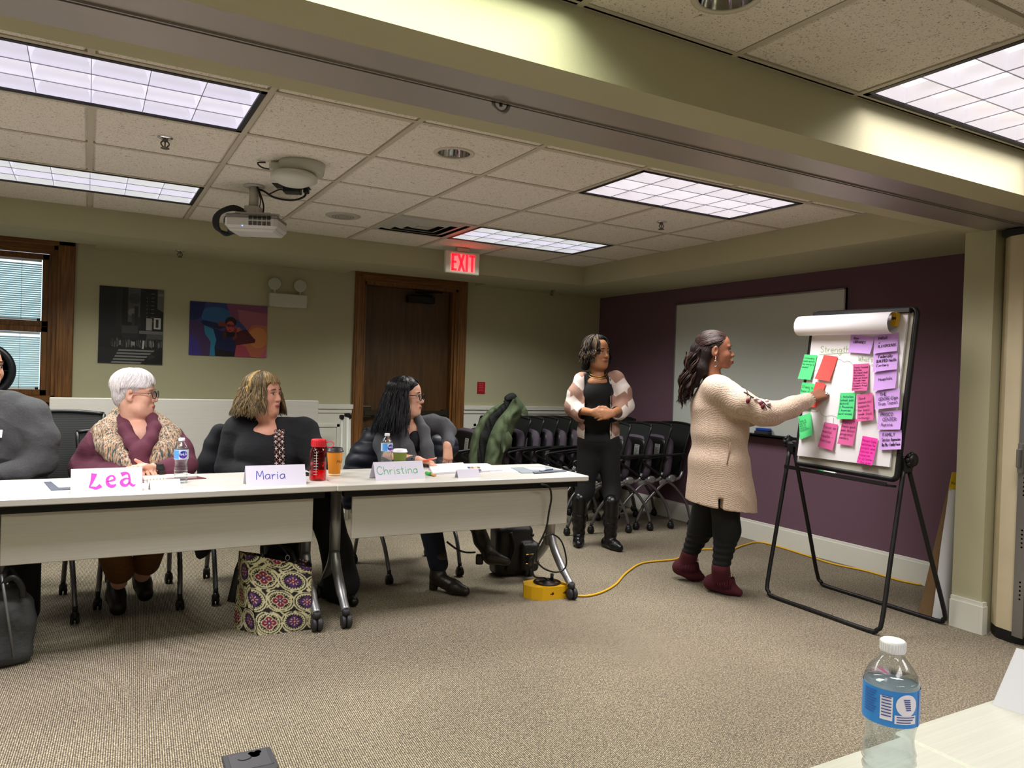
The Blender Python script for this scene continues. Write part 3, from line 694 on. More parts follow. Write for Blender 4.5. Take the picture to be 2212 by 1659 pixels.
city += [('#161718', R_(0, .36, .36, .48)), ('#3b3c3c', R_(.35, .39, .60, .50)), ('#202122', R_(.36, .33, .62, .40)), ('#9a9a97', R_(.73, .45, .82, .61)), ('#b9b9b4', R_(.85, .47, .96, .62)), ('#2c2c2c', R_(.88, .49, .925, .60)), ('#6a6a68', R_(.62, .40, 1, .44)), ('#474847', R_(.74, .33, 1, .40)),
         ('#0e0e0f', R_(0, .2, 1, .24)), ('#191a1b', R_(0, 0, 1, .21))]
for i in range(90):
    x = rnd.uniform(.18, .98); g = rnd.choice(('#2b2c2c', '#515250', '#787873', '#1b1b1c', '#3c3c3b')); y = rnd.uniform(.21, .25); hgt = rnd.uniform(.05, .11)
    city += [(g, [(x, y), (x+.012, y), (x+.014, y+hgt*.8), (x+.006, y+hgt), (x-.002, y+hgt*.8)])]
city += [('#8a8a86', R_(.50, .24, .56, .29)), ('#b4b4ae', [(.67, .20), (.70, .20), (.71, .31), (.68, .31)])]
for i in range(5): y = .185-.04*i; sh = .02*i; city += [('#7d7d7a', [(.30-sh*1.3, y-.022), (.86-sh*2.6, y-.022), (.87-sh*2.4, y), (.31-sh*1.2, y)])]
city += [('#0c0c0d', [(.70, 0), (1, 0), (1, .2), (.86, .17), (.76, .10)]), ('#2c2c2b', E_(.83, .1, .05, .02)), ('#262626', E_(.79, .075, .03, .016))]
poster('poster', 'black and white poster of a crowded city crossing', (.313, YB, 1.625), .465, .612, city, '#131415')
por = [('#2b3c78', [(.0, .55), (.3, .62), (.48, .8), (.46, 1), (0, 1)]), ('#2f5f98', E_(.33, .76, .2, .16, 20)), ('#15205c', [(0, .62), (.14, .7), (.2, 1), (0, 1)]), ('#46305f', [(0, 0), (.28, 0), (.26, .28), (.19, .42), (.17, .62), (0, .66)]), ('#3d2f86', [(0, 0), (.16, 0), (.1, .3), (0, .42)]),
       ('#2c7fa6', [(.26, .0), (.35, .0), (.37, .3), (.32, .5), (.24, .58), (.18, .56), (.2, .4), (.27, .26)]), ('#7a4766', [(.46, 1), (1, 1), (1, .55), (.62, .46), (.53, .7)]), ('#9a5a6c', [(.6, .9), (1, .85), (1, .6), (.66, .5)]),
       ('#b96a52', [(.58, 0), (1, 0), (1, .62), (.8, .62), (.74, .48)]), ('#c98350', E_(.88, .38, .13, .2, 20)), ('#a9475c', [(.58, 0), (.8, 0), (.72, .2), (.6, .24)]), ('#b45a78', [(.9, 0), (1, 0), (1, .16)]), ('#30457f', [(.56, .62), (.64, .52), (.74, .5), (.7, .58), (.6, .72)]),
       ('#101c4e', [(.33, 0), (.58, 0), (.60, .22), (.74, .26), (.84, .28), (.85, .34), (.77, .42), (.72, .53), (.66, .50), (.60, .46), (.40, .48), (.20, .56), (.14, .62), (.17, .66), (.35, .62), (.36, .56), (.18, .57), (.30, .5), (.34, .3), (.32, .16)]),
       ('#101c4e', [(.14, .62), (.18, .565), (.38, .50), (.46, .56), (.36, .60), (.2, .66)]), ('#4a1622', [(.58, .02), (.60, .22), (.84, .28), (.84, .34), (.73, .52), (.64, .5), (.58, .36)]), ('#160d14', [(.33, 0), (.57, 0), (.57, .08), (.34, .14)]),
       ('#7b3429', [(.36, .57), (.46, .56), (.46, .64), (.36, .645)]), ('#a8564a', [(.60, .46), (.66, .51), (.64, .56), (.58, .55)]), ('#1a1016', E_(.52, .65, .075, .10, 16)), ('#4d1c1e', [(.44, .3), (.5, .5), (.46, .56), (.42, .4)]), ('#742a20', [(.55, .3), (.6, .36), (.60, .56), (.55, .46)]),
       ('#b6483f', E_(.515, .565, .055, .105, 16)), ('#531b3c', E_(.495, .585, .03, .028)), ('#70232f', E_(.545, .58, .028, .026)), ('#7c1f28', E_(.51, .495, .018, .012)), ('#0c0b10', [(.47, .36), (.57, .38), (.58, .46), (.46, .46)])]
poster('poster', 'colourful poster of a figure in sunglasses on blue and pink', (1.06, YB, 1.634), .63, .452, por, '#4a3a6a')

# emergency light
t = thing('emergency_light', 'white emergency light box with two round lamp heads', 'emergency light', (1.537, YB, 1.86))
k = MB(); k.box((0, -.045, .058), (.325, .088, .117), b=.006); bd = k.build('housing', mat('light_box', '#c4c4bc', .45), t)
for dx in (-.115, .105):
    k = MB(); k.tube([(dx, -.045, .115), (dx, -.05, .16)], .010, 8); R = rotx(math.radians(95)); c0 = V3(dx-.004, -.05, .20)
    k.lathe([(0, -.03), (.03, -.028), (.05, -.005), (.056, .012), (.052, .02)], 20, c0, rotx(math.radians(100)))
    hd = k.build('lamp_head', mat('lamp_shell', '#c6c6bc', .4), t)
    k = MB(); k.lathe([(.05, .0), (.042, -.012), (.02, -.022), (0, -.026)], 20, c0+V3(0, -.016, .0), rotx(math.radians(100)), caps=False); k.build('reflector', mat('lamp_reflector', '#d9d9d2', .3, metal=.35), hd)
    k = MB(); k.lathe([(.053, .0), (.035, .012), (0, .018)], 20, c0+V3(0, -.018, 0), rotx(math.radians(100)), caps=False); k.build('lens', clear('clear_lens', '#f2f4f2'), hd)

# exit sign under the ceiling
ex = thing('exit_sign', 'white exit sign with glowing red letters below the ceiling', 'exit sign', (2.745, 2.75, 2.17))
k = MB(); k.box((0, 0, .09), (.315, .04, .185), b=.006); k.build('housing', mat('sign_body', '#d6d6c4', .4), ex)
k = MB(); k.box((0, 0, .2), (.11, .05, .03), b=.004); k.build('canopy', mat('sign_canopy', '#b8b09c', .4), ex)
m_red = mat('exit_red', '#ff2038', .4, emit=('#ff1428', 1.6))
k = MB(); y0 = -.0212; z0_, H_ = .018, .142; x = -.105; t_ = .018
def bar(x0, z0, x1, z1): k.span((x0, y0-.001, z0), (x1, y0+.002, z1))
bar(x, z0_, x+t_+.004, z0_+H_); bar(x, z0_, x+.048, z0_+t_); bar(x, z0_+H_-t_, x+.05, z0_+H_); bar(x, z0_+H_/2-.007, x+.044, z0_+H_/2+.010)
x = -.045
for sg in (0, 1):
    a, c = (x, x+.050) if not sg else (x+.050, x)
    k.add([(a-.002, y0-.001, z0_), (a+.020, y0-.001, z0_), (c+.012, y0-.001, z0_+H_), (c-.010, y0-.001, z0_+H_)], [(0, 1, 2, 3)], False)
bar(.026, z0_, .047, z0_+H_); bar(.057, z0_+H_-t_, .115, z0_+H_); bar(.077, z0_, .098, z0_+H_)
k.build('letters', m_red, ex)
pl_ = bpy.data.lights.new('letter_glow', 'AREA'); pl_.energy = .25; pl_.color = (1, .06, .08); pl_.shape = 'RECTANGLE'; pl_.size = .22; pl_.size_y = .14
lo = bpy.data.objects.new('letter_glow', pl_); COL.objects.link(lo); lo.parent = ex; lo.location = (0, -.024, .09); lo.rotation_euler = (math.radians(90), 0, 0)

# red placard
t = thing('alarm_placard', 'small red fire notice on the wall by the door', 'sign', (3.50, YB, 1.13))
k = MB(); k.box((0, -.004, .06), (.088, .007, .118)); k.build('plate', mat('placard_red', '#a81420', .4), t)
k = MB()
for i in range(5): k.box((0, -.0079, .10-.018*i), (.055-.012*(i % 2), .0006, .006))
k.build('print', ink('#c9535a'), t)

# projector
pj = thing('projector', 'white ceiling projector hanging on a pole mount', 'projector', (.86, 1.60, 2.105), math.radians(-27))
k = MB(); k.box((0, 0, .05), (.30, .24, .075), b=.018); k.box((0, 0, .014), (.27, .21, .03), b=.012); k.build('body', mat('projector_white', '#c9c7c6', .4), pj)
k = MB(); k.box((0, 0, .085), (.296, .236, .022), b=.008); k.build('top_shell', mat('projector_grey', '#7d7c7d', .45), pj)
k = MB()
for i in range(5):
    for j, zz in enumerate((.078, .046)):
        for q in range(5): k.box((.0+.026*i, -.1202, zz+.006-.005*q), (.021, .003, .0028))
k.build('vent_grille', m_black, pj)
k = MB(); k.lathe([(.0, -.01), (.04, -.01), (.045, .03), (.036, .03), (.03, .012), (0, .01)], 20, (-.07, .12, .05), rotx(-math.pi/2)); k.build('lens', m_black, pj)
k = MB(); k.ball((-.045, -.121, .026), .004, 8); k.build('status_led', mat('led_blue', '#7fa0ff', .4, emit=('#8fb0ff', 2.)), pj)
k = MB(); k.box((0, 0, .108), (.20, .16, .010)); k.box((.04, -.07, .102), (.22, .025, .012)); k.box((-.02, 0, .135), (.09, .08, .05), b=.004)
for dx in (-.05, .0, .04): k.box((dx, -.042, .135), (.008, .003, .016))
k.build('mount_bracket', mat('mount_white', '#b7b5b0', .45), pj)
k = MB(); k.tube([(-.02, 0, .15), (-.02, 0, .28)], .028, 16); k.lathe([(0, 0), (.06, 0), (.06, .008), (0, .008)], 20, (-.02, 0, .275)); k.build('pole', mat('mount_white', '#b7b5b0', .45), pj)
k = MB()
for q in range(4): k.tube(spline([(-.04, -.03+.010*q, .115), (-.12, -.05, .13+.006*q), (-.20-.008*q, -.04, .10), (-.215-.006*q, -.02, .03), (-.18, 0, -.01+.004*q), (-.13, .01, .01)], 6), .009, 8)
k.tube(spline([(-.07, -.08, .10), (-.14, -.09, .09), (-.16, -.08, .05), (-.14, -.05, .03)], 6), .005, 6); k.box((-.14, 0, .03), (.04, .07, .06), b=.008)
k.build('cable_bundle', mat('cable_black', '#0e0f10', .5), pj)
k = MB(); k.tube(spline([(.05, -.05, .11), (.045, -.03, .17), (.015, -.02, .25), (.0, -.02, .28)], 6), .005, 6); k.tube(spline([(.02, -.03, .14), (.03, -.04, .19), (.01, -.03, .26)], 6), .003, 6); k.build('power_lead', mat('cable_black', '#0e0f10', .5), pj)
# round ceiling units
ap = at(640, 352, Z=ZC); t = thing('ceiling_access_point', 'pair of round white ceiling units stacked by the projector', 'access point', (ap[0], ap[1], ZC), -.5)
k = MB(); k.lathe([(0, 0), (.115, 0), (.118, -.01), (.112, -.055), (.07, -.06), (0, -.06)], 28, (.03, 0, 0)); k.box((-.09, 0, -.03), (.08, .09, .05), b=.012); k.build('base_unit', mat('device_white', '#bcbdb4', .45), t)
k = MB(); k.lathe([(0, -.058), (.10, -.062), (.118, -.08), (.115, -.10), (.06, -.125), (0, -.128)], 28, (0, -.03, 0)); k.build('dome', mat('device_white2', '#cacbc2', .4), t)
k = MB(); k.tube(spline([(-.08, -.02, -.045), (-.16, -.03, -.04), (-.19, -.03, -.015), (-.16, -.0, -.003)], 5), .004, 6); k.build('lead', m_black, t)
c0 = at(632, 404, Z=ZC); t = thing('power_adapter', 'black power adapter plugged in at the ceiling with a dangling cable', 'power adapter', (c0[0], c0[1], ZC), -.45)
k = MB(); k.box((0, 0, -.02), (.10, .07, .038), b=.006); k.box((.0, -.02, -.002), (.2, .12, .004)); k.mat(0); k.build('block', m_black, t)
k = MB(); k.tube(spline([(.08, 0, -.02), (.07, -.02, -.06), (0, -.03, -.085), (-.10, -.02, -.07), (-.17, 0, -.03), (-.24, .02, -.012)], 6), .006, 6); k.tube(spline([(-.05, 0, -.02), (-.08, 0, -.02), (-.13, -.01, -.05)], 4), .004, 6)
k.box((.08, 0, -.018), (.03, .04, .034), b=.005); k.build('cable', mat('cable_black', '#0e0f10', .5), t)

# downlights, speaker, sprinklers, vent
def downlight(px, py, lab):
    c = at(px, py, Z=ZC); t = thing('downlight', lab, 'ceiling light', (c[0], c[1], ZC), 0, 'recessed downlights')
    k = MB(); k.lathe([(.078, .0), (.078, -.004), (.098, -.004), (.102, 0.004), (.078, .004)], 32, caps=False); k.build('trim_ring', mat('ring_white', '#c9c3b4', .5), t)
    k = MB(); k.lathe([(.079, -.002), (.074, .03), (.064, .07), (.05, .1), (.0, .1)], 32, caps=False); k.build('reflector_cone', m_chrome, t)
downlight(981, 331, 'chrome recessed downlight in the ceiling between projector and beam'); downlight(1571, -8, 'chrome recessed downlight on the near side of the beam')
c = at(741, 466, Z=ZC); t = thing('ceiling_speaker', 'round white ceiling speaker grille near the air vent', 'speaker', (c[0], c[1], ZC))
k = MB(); k.lathe([(.0, -.008), (.075, -.008), (.105, -.009), (.12, -.003), (.12, .004)], 32); k.build('grille', mat('speaker_white', '#aeaaa0', .6), t)
k = MB()
for r_ in (.03, .05, .07): k.lathe([(r_, -.0095), (r_+.004, -.0095)], 28, caps=False)
k.build('grille_slot', mat('slot_dark', '#4a4842', .6), t)
def sprinkler(c, lab, g='sprinkler heads'):
    t = thing('sprinkler', lab, 'sprinkler', c, 0, g)
    k = MB(); k.lathe([(.012, -.012), (.034, -.004), (.036, 0), (0, 0)], 18); k.build('escutcheon', m_chrome, t)
    k = MB(); k.tube([(0, 0, 0), (0, 0, -.02)], .010, 8)
    for sx in (-1, 1): k.tube(spline([(sx*.008, 0, -.015), (sx*.018, 0, -.03), (sx*.004, 0, -.05)], 4), .0035, 6)
    k.tube([(0, 0, -.02), (0, 0, -.05)], .003, 6); k.lathe([(0, -.052), (.020, -.052), (.020, -.050), (0, -.050)], 14); k.build('head', mat('sprinkler_metal', '#6b675f', .35, metal=.8), t)
for px, py, z, lab in ((357, 297, ZC, 'chrome sprinkler head between the two left troffers'), (1429, 479, ZC, 'chrome sprinkler head before the purple wall'), (389, 543, ZS, 'sprinkler head under the soffit over the city poster'), (1192, 628, ZS, 'sprinkler head under the soffit by the room corner')):
    c = at(px, py, Z=z-.004 if z == ZS else z); sprinkler((c[0], min(c[1], YB-.08), z-(.0 if z == ZC else .0)), lab)
t = thing('air_vent', 'square metal air diffuser beside the greenish troffer', 'air vent', ((VENT[0]+VENT[1])/2, (VENT[2]+VENT[3])/2, ZC))
k = MB(); m_v = mat('vent_metal', '#b5b4ac', .45, metal=.1)
def frame_ring(k, r0, z0, r1, z1):
    q = [(-1, -1), (1, -1), (1, 1), (-1, 1)]
    for i in range(4):
        a, c = q[i], q[(i+1) % 4]
        k.add([(a[0]*r0, a[1]*r0, z0), (c[0]*r0, c[1]*r0, z0), (c[0]*r1, c[1]*r1, z1), (a[0]*r1, a[1]*r1, z1)], [(0, 1, 2, 3)], False)
for i, (r0, z0, r1, z1) in enumerate(((.295, -.002, .26, -.004), (.255, .012, .20, -.006), (.20, -.006, .19, -.006), (.185, .02, .13, -.005), (.13, -.005, .12, -.005), (.115, .02, .06, -.004))):
    kk = MB(); frame_ring(kk, r0, z0, r1, z1); kk.build('diffuser_ring', m_v, t)
k = MB(); k.box((0, 0, -.003), (.11, .11, .004)); k.build('centre_plate', m_v, t)
k = MB(); k.box((0, 0, .06), (.57, .57, .005)); frame_ring(k, .285, .0, .285, .06); k.build('plenum', mat('vent_dark', '#1d1e1c', .7), t)
c = at(1084, 222, Z=ZS-.02); t = thing('track_hook', 'small half round metal hook hanging from the partition track', 'hook', (c[0], -.875, ZS-.02))
k = MB(); k.tube([(.028*math.cos(a), 0, -.028*math.sin(a)) for a in np.linspace(0, math.pi, 11)], .007, 6); k.build('hook_ring', m_steel, t)
k = MB(); k.tube([(0, 0, .012), (0, 0, -.01)], .006, 6); k.build('stud', m_black, t)

# folding partition stacked behind the stub wall
pt = thing('folding_partition', 'cream vinyl folding partition with a metal lead post, pushed into its pocket', 'partition', (4.385, -.865, 0))
k = MB(); zt = ZS-.06; N = 9
prof = []
for i in range(N): prof += [(.06+.085*i, -.10 if i % 2 else .10)]
back = [(p[0], p[1]) for p in prof]
pts = [(-.10, -.02), (-.085, .06), (-.03, .115), (.03, .125)]+[(.06+.09*i, .10+(.03 if i % 2 else -.02)) for i in range(9)]+[(.85, -.1)]+[(.78-.09*i, -.10-(.03 if i % 2 else -.02)) for i in range(9)]+[(-.03, -.12), (-.085, -.08)]
k.prism(pts, (0, 0, .06), (1, 0, 0), (0, 1, 0), (0, 0, zt-.06)); k.build('vinyl_panel', mat('cream_vinyl', '#cfc2a2', .55, noise=(6, .05), bump=(300, .15)), pt)
k = MB(); k.span((-.135, -.085, .05), (-.088, -.045, zt)); k.span((-.142, -.10, .05), (-.13, -.06, zt)); lp = k.build('lead_post', m_steel, pt)
k = MB()
for z in np.arange(.25, 2.0, .27):
    for q in range(5): k.lathe([(0, 0), (.005, 0)], 8, (-.1425, -.08, z+.022*q), roty(-math.pi/2))
k.build('post_hole', m_black, lp)
k = MB(); k.box((-.15, -.065, .98), (.02, .03, .16), b=.006); k.box((-.17, -.065, .98), (.03, .02, .10), b=.006); k.build('pull_handle', m_steel, lp)
k = MB(); k.prism([(p[0]*1.0, p[1]*.95) for p in pts], (0, 0, .0), (1, 0, 0), (0, 1, 0), (0, 0, .06)); k.span((-.1, -.1, zt), (.8, .1, zt+.035)); k.build('sweep', m_black, pt)
# ================================================================== SMOOTH SOLIDS (implicit bodies, meshed with surface nets)
class Sol:
    """list of soft primitives; each op: (fn, lo, hi, sign, k)"""
    def __init__(s): s.ops = []
    def _add(s, fn, lo, hi, sg, k): s.ops.append((fn, np.array(lo, float), np.array(hi, float), sg, k)); return s
    def cap(s, a, c, ra, rc=None, k=.02, sg=1, flat=None):
        """round cone; flat=(axis vector, factor) squashes the section along an axis"""
        a = np.array(a, float); c = np.array(c, float); rc = ra if rc is None else rc; d = c-a; L2 = d@d+1e-9
        if flat is not None: ax = unit(flat[0]); fl = 1/flat[1]-1.
        def fn(P):
            t = np.clip((P-a)@d/L2, 0, 1); q = P-a-t[:, None]*d
            if flat is not None: q = q+np.outer(q@ax, ax)*fl
            r = np.sqrt((q*q).sum(1))-(ra+(rc-ra)*t)
            return r if flat is None else r*min(1., flat[1]*1.3)
        R = max(ra, rc); return s._add(fn, np.minimum(a, c)-R, np.maximum(a, c)+R, sg, k)
    def path(s, pts, rr, k=.02, sg=1, flat=None):
        pts = [np.array(p, float) for p in pts]; rr = rr if hasattr(rr, '__len__') else [rr]*len(pts)
        for i in range(len(pts)-1): s.cap(pts[i], pts[i+1], rr[i], rr[i+1], k, sg, flat)
        return s
    def ell(s, c, r, R=None, k=.02, sg=1):
        c = np.array(c, float); r = np.array([r]*3 if not hasattr(r, '__len__') else r, float); R = np.eye(3) if R is None else np.array(R)
        def fn(P):
            q = (P-c)@R; a = np.sqrt(((q/r)**2).sum(1))+1e-9; g = np.sqrt(((q/(r*r))**2).sum(1))+1e-9
            return np.where(a < .3, (a-1)*r.min(), a*(a-1)/g)
        e = np.abs(R)@r; return s._add(fn, c-e, c+e, sg, k)
    def box(s, c, h, R=None, rd=.01, k=.01, sg=1):
        c = np.array(c, float); h = np.array(h, float); R = np.eye(3) if R is None else np.array(R)
        def fn(P):
            q = np.abs((P-c)@R)-(h-rd)
            return np.sqrt((np.maximum(q, 0)**2).sum(1))+np.minimum(q.max(1), 0)-rd
        e = np.abs(R)@h; return s._add(fn, c-e, c+e, sg, k)
    def cut(s, p, n, k=.006):      # remove the half space on the side of n
        p = np.array(p, float); n = unit(n)
        return s._add(lambda P: -((P-p)@n), [-1e3]*3, [1e3]*3, -2, k)
    def ev(s, P):
        d = np.full(len(P), 9., np.float64)
        for fn, lo, hi, sg, k in s.ops:
            if sg == -2: q = -fn(P); d = np.maximum(d, q); continue
            m = ((P > lo-k-.03) & (P < hi+k+.03)).all(1)
            if not m.any(): continue
            q = fn(P[m]); o = d[m]
            if sg == 1:
                h = np.maximum(k-np.abs(o-q), 0)/k; d[m] = np.minimum(o, q)-h*h*k*.25
            else:
                h = np.maximum(k-np.abs(o+q), 0)/k; d[m] = np.maximum(o, -q)+h*h*k*.25
        return d
    def mesh(s, h=.005, disp=None):
        lo = np.min([o[1] for o in s.ops if o[3] == 1], 0)-.03; hi = np.max([o[2] for o in s.ops if o[3] == 1], 0)+.03
        B = 4; H = h*B; nb = np.ceil((hi-lo)/H).astype(int)+1
        gx = [lo[i]+(np.arange(nb[i])+.5)*H for i in range(3)]
        G = np.stack(np.meshgrid(*gx, indexing='ij'), -1).reshape(-1, 3)
        dc = np.concatenate([s.ev(G[i:i+200000]) for i in range(0, len(G), 200000)])
        act = np.abs(dc) < H*1.15+.004
        n = nb*B; F = np.repeat(np.repeat(np.repeat(np.where(dc < 0, -1., 1.).astype(np.float32).reshape(nb), B, 0), B, 1), B, 2)
        idx = np.argwhere(act.reshape(nb))
        off = np.stack(np.meshgrid(*[np.arange(B)]*3, indexing='ij'), -1).reshape(-1, 3)
        I = (idx[:, None, :]*B+off[None]).reshape(-1, 3); P = lo+I*h
        # evaluate block-wise in chunks
        val = np.concatenate([s.ev(P[i:i+150000]) for i in range(0, len(P), 150000)]) if len(P) else np.zeros(0)
        F[I[:, 0], I[:, 1], I[:, 2]] = val
        S = F < 0; nx, ny, nz = F.shape; cid = lambda a: (a[:, 0]*ny+a[:, 1])*nz+a[:, 2]
        cells = []; pts = []; quads = []
        for ax in range(3):
            sl0 = [slice(None)]*3; sl1 = [slice(None)]*3; sl0[ax] = slice(0, -1); sl1[ax] = slice(1, None)
            e = np.argwhere(S[tuple(sl0)] != S[tuple(sl1)])
            if not len(e): continue
            e = e[((e > 0) & (e < np.array(F.shape)-1)).all(1)]
            e1 = e.copy(); e1[:, ax] += 1
            f0 = F[e[:, 0], e[:, 1], e[:, 2]].astype(float); f1 = F[e1[:, 0], e1[:, 1], e1[:, 2]].astype(float)
            t = np.clip(f0/(f0-f1), 0, 1); p = e.astype(float); p[:, ax] += t
            u, w = (ax+1) % 3, (ax+2) % 3; c4 = []
            for du, dw in ((-1, -1), (0, -1), (0, 0), (-1, 0)):
                q = e.copy(); q[:, u] += du; q[:, w] += dw; c = cid(q); c4.append(c); cells.append(c); pts.append(p)
            q4 = np.stack(c4, 1); flip = f0 > 0; q4[flip] = q4[flip][:, ::-1]; quads.append(q4)
        cells = np.concatenate(cells); pts = np.concatenate(pts); quads = np.concatenate(quads)
        uq, inv = np.unique(cells, return_inverse=True); cnt = np.bincount(inv)
        V = np.stack([np.bincount(inv, pts[:, i])/cnt for i in range(3)], 1)*h+lo
        Q = np.searchsorted(uq, quads)
        # one gentle smoothing step along the quads
        for _ in range(1):
            acc = np.zeros_like(V); c = np.zeros(len(V))
            for i in range(4):
                for j in (1, 3): np.add.at(acc, Q[:, i], V[Q[:, (i+j) % 4]]); np.add.at(c, Q[:, i], 1)
            V = V*.5+.5*acc/np.maximum(c, 1)[:, None]
        if disp is not None:
            N = np.zeros_like(V); fn = np.cross(V[Q[:, 2]]-V[Q[:, 0]], V[Q[:, 3]]-V[Q[:, 1]])
            for i in range(4): np.add.at(N, Q[:, i], fn)
            N /= np.linalg.norm(N, axis=1)[:, None]+1e-12; V = V+N*disp(V)[:, None]
        return V, Q
def np_mesh(name, V, Q, m, parent=None, world=True, col=None, smooth=True):
    if parent is not None and world: Mi = INV[parent.name]; VV = V@Mi[:3, :3].T+Mi[:3, 3]
    else: VV = V
    me = bpy.data.meshes.new(name); me.vertices.add(len(V)); me.vertices.foreach_set('co', VV.astype(np.float32).ravel())
    n = len(Q); me.loops.add(n*4); me.loops.foreach_set('vertex_index', Q.astype(np.int32).ravel())
    me.polygons.add(n); me.polygons.foreach_set('loop_start', np.arange(0, n*4, 4, dtype=np.int32)); me.polygons.foreach_set('use_smooth', np.full(n, smooth))
    for q in (m if isinstance(m, (list, tuple)) else [m]): me.materials.append(q)
    me.update(calc_edges=True); me.validate()
    if col is not None:
        a = me.color_attributes.new('tone', 'FLOAT_COLOR', 'POINT'); a.data.foreach_set('color', np.c_[col, np.ones(len(col))].astype(np.float32).ravel())
    return link(name, me, parent)
def sines(seed, scale, amp, n=7):
    r = np.random.RandomState(seed); Kv = r.normal(size=(n, 3))*scale; ph = r.uniform(0, 6.28, n); w = r.uniform(.4, 1, n)
    return lambda P: amp*sum(w[i]*np.sin(P@Kv[i]+ph[i]) for i in range(n))/n**.5
def folds(seed, dirs, amp, scale=1.):
    """long creases: product of a stripe along dirs and a slow mask"""
    st = sines(seed, 6*scale, 1., 5); r = np.random.RandomState(seed+1); dv = np.array(dirs, float)*scale
    def fn(P): return amp*np.sin(P@dv+2.2*st(P)+r.uniform(0, 6))*(.5+.5*np.tanh(2*sines(seed+2, 9*scale, 1., 4)(P)))
    return fn

def creases(seed, dirs, amp):
    """sharper cloth creases: ridged stripes, bent and masked by slow waves"""
    st = sines(seed, 7, 1., 5); mk = sines(seed+2, 8, 1., 4); dv = np.array(dirs, float); d2 = np.array((dirs[1], -dirs[0], dirs[2]*.7))
    def fn(P):
        a = .5-np.abs(np.sin(P@dv*.5+1.8*st(P))); c = .5-np.abs(np.sin(P@d2*.5+2.1*st(P*.8+1)))
        m = .5+.5*np.tanh(2.5*mk(P)); return amp*(a*m+c*(1-m)*.8)
    return fn

# ================================================================== EASEL AND FLIP CHART
BL, BR_, TR, TL = at(1719, 1000, X=3.93), at(1936, 1037, X=3.905), at(1957, 668, X=4.005), at(1728, 684, X=4.03)
bu = unit(BR_-BL); bn = unit(np.cross(TL-BL, BR_-BL)); bn = bn if bn[0] < 0 else -bn; bv = np.cross(bn, bu); bv = bv if bv[2] > 0 else -bv
BW, BH = np.linalg.norm(BR_-BL), (TR-BL)@bv
def on_board(px, py, lift=0.):      # pixel -> point on the pad plane
    d = ray(px, py); o = BL+bn*(.022+lift); return CAM+d*(((o-CAM)@bn)/(d@bn))
ez = thing('flip_chart_easel', 'black tubular flip chart easel with a metal backed board', 'easel', (4.0, -.12, 0))
k = MB(); Rb = np.stack([bu, bn, bv], 1)
k.box(BL+bu*BW/2+bv*BH/2-bn*.004, (BW-.02, .016, BH-.02), Rb); k.build('board', mat('easel_board', '#b9b6a8', .5), ez, True)
k = MB(); rr = []
for (a, c, s0) in ((0, 0, 0), (1, 0, 0), (1, 1, 0), (0, 1, 0)):
    cx, cy_ = (BW-.03 if a else .03), (BH-.03 if c else .03); a0 = {(0, 0): 180, (1, 0): 270, (1, 1): 0, (0, 1): 90}[(a, c)]
    for q in range(5): ang = math.radians(a0+22.5*q); rr.append(BL+bu*(cx+.03*math.cos(ang))+bv*(cy_+.03*math.sin(ang))-bn*.004)
k.tube(rr, .016, 8, closed=True, ref=bn); k.build('board_frame', m_black, ez, True)
k = MB(); k.box(BL+bu*BW*.5-bv*.035+bn*.045, (BW*1.02, .085, .012), Rb); k.box(BL+bu*BW*.5-bv*.028+bn*.087, (BW*1.02, .006, .02), Rb); k.build('marker_ledge', m_black, ez, True)
k = MB(); k.box(BL+bu*(BW*.5)+bv*(BH-.012)+bn*.022, (BW*.95, .03, .03), Rb, .004); k.build('clamp_bar', m_black, ez, True)
HL, HR = at(1711, 962, X=3.985), at(1958, 1000, X=3.965)
for nm, x0, (pl, pr_) in (('front_leg_loop', 3.73, ((1668, 1285), (1885, 1368))), ('rear_leg_loop', 4.26, ((1788, 1262), (2032, 1345)))):
    fl, fr = at(*pl, Z=.012), at(*pr_, Z=.012)
    fl = V3(x0, max(min(fl[1]+.03, .36), .1), .013); fr = V3(x0-.02, fr[1]-.03, .013); d = unit(fr-fl)
    a0, c0 = HL+V3((x0-4)*.08, 0, -.03), HR+V3((x0-4)*.08, 0, -.03)
    def rc(p, q, r_=.07):            # rounded corner between leg and floor bar
        u1, u2 = unit(p-q), unit((fr-fl) if q is fl else (fl-fr)); return [q+u1*r_, q+(u1+u2)*r_*.28, q+u2*r_]
    P = [a0]+[a0+(fl-a0)*t_ for t_ in (.3, .6)]+rc(a0, fl)+[(fl+fr)/2]+rc(c0, fr)[::-1]+[c0+(fr-c0)*t_ for t_ in (.6, .3)]+[c0]
    k = MB(); k.tube(spline(P, 4), .0125, 8); k.build(nm, m_black, ez, True)
for hp, sg in ((HL, 1), (HR, -1)):
    k = MB(); k.box(hp+V3(0, 0, -.015), (.07, .05, .085), None, .015); k.box(hp+V3(0, -sg*.03, .01), (.04, .06, .05), None, .01)
    for q in range(8): a = q*math.pi/4; k.ball(hp+V3(.032*math.cos(a), sg*.03, .02+.032*math.sin(a)), .014, 8)
    k.lathe([(0, -.02), (.034, -.018), (.034, .018), (0, .02)], 16, hp+V3(0, sg*.03, .02), rotx(math.pi/2)); k.build('hinge_knob', m_black, ez, True)

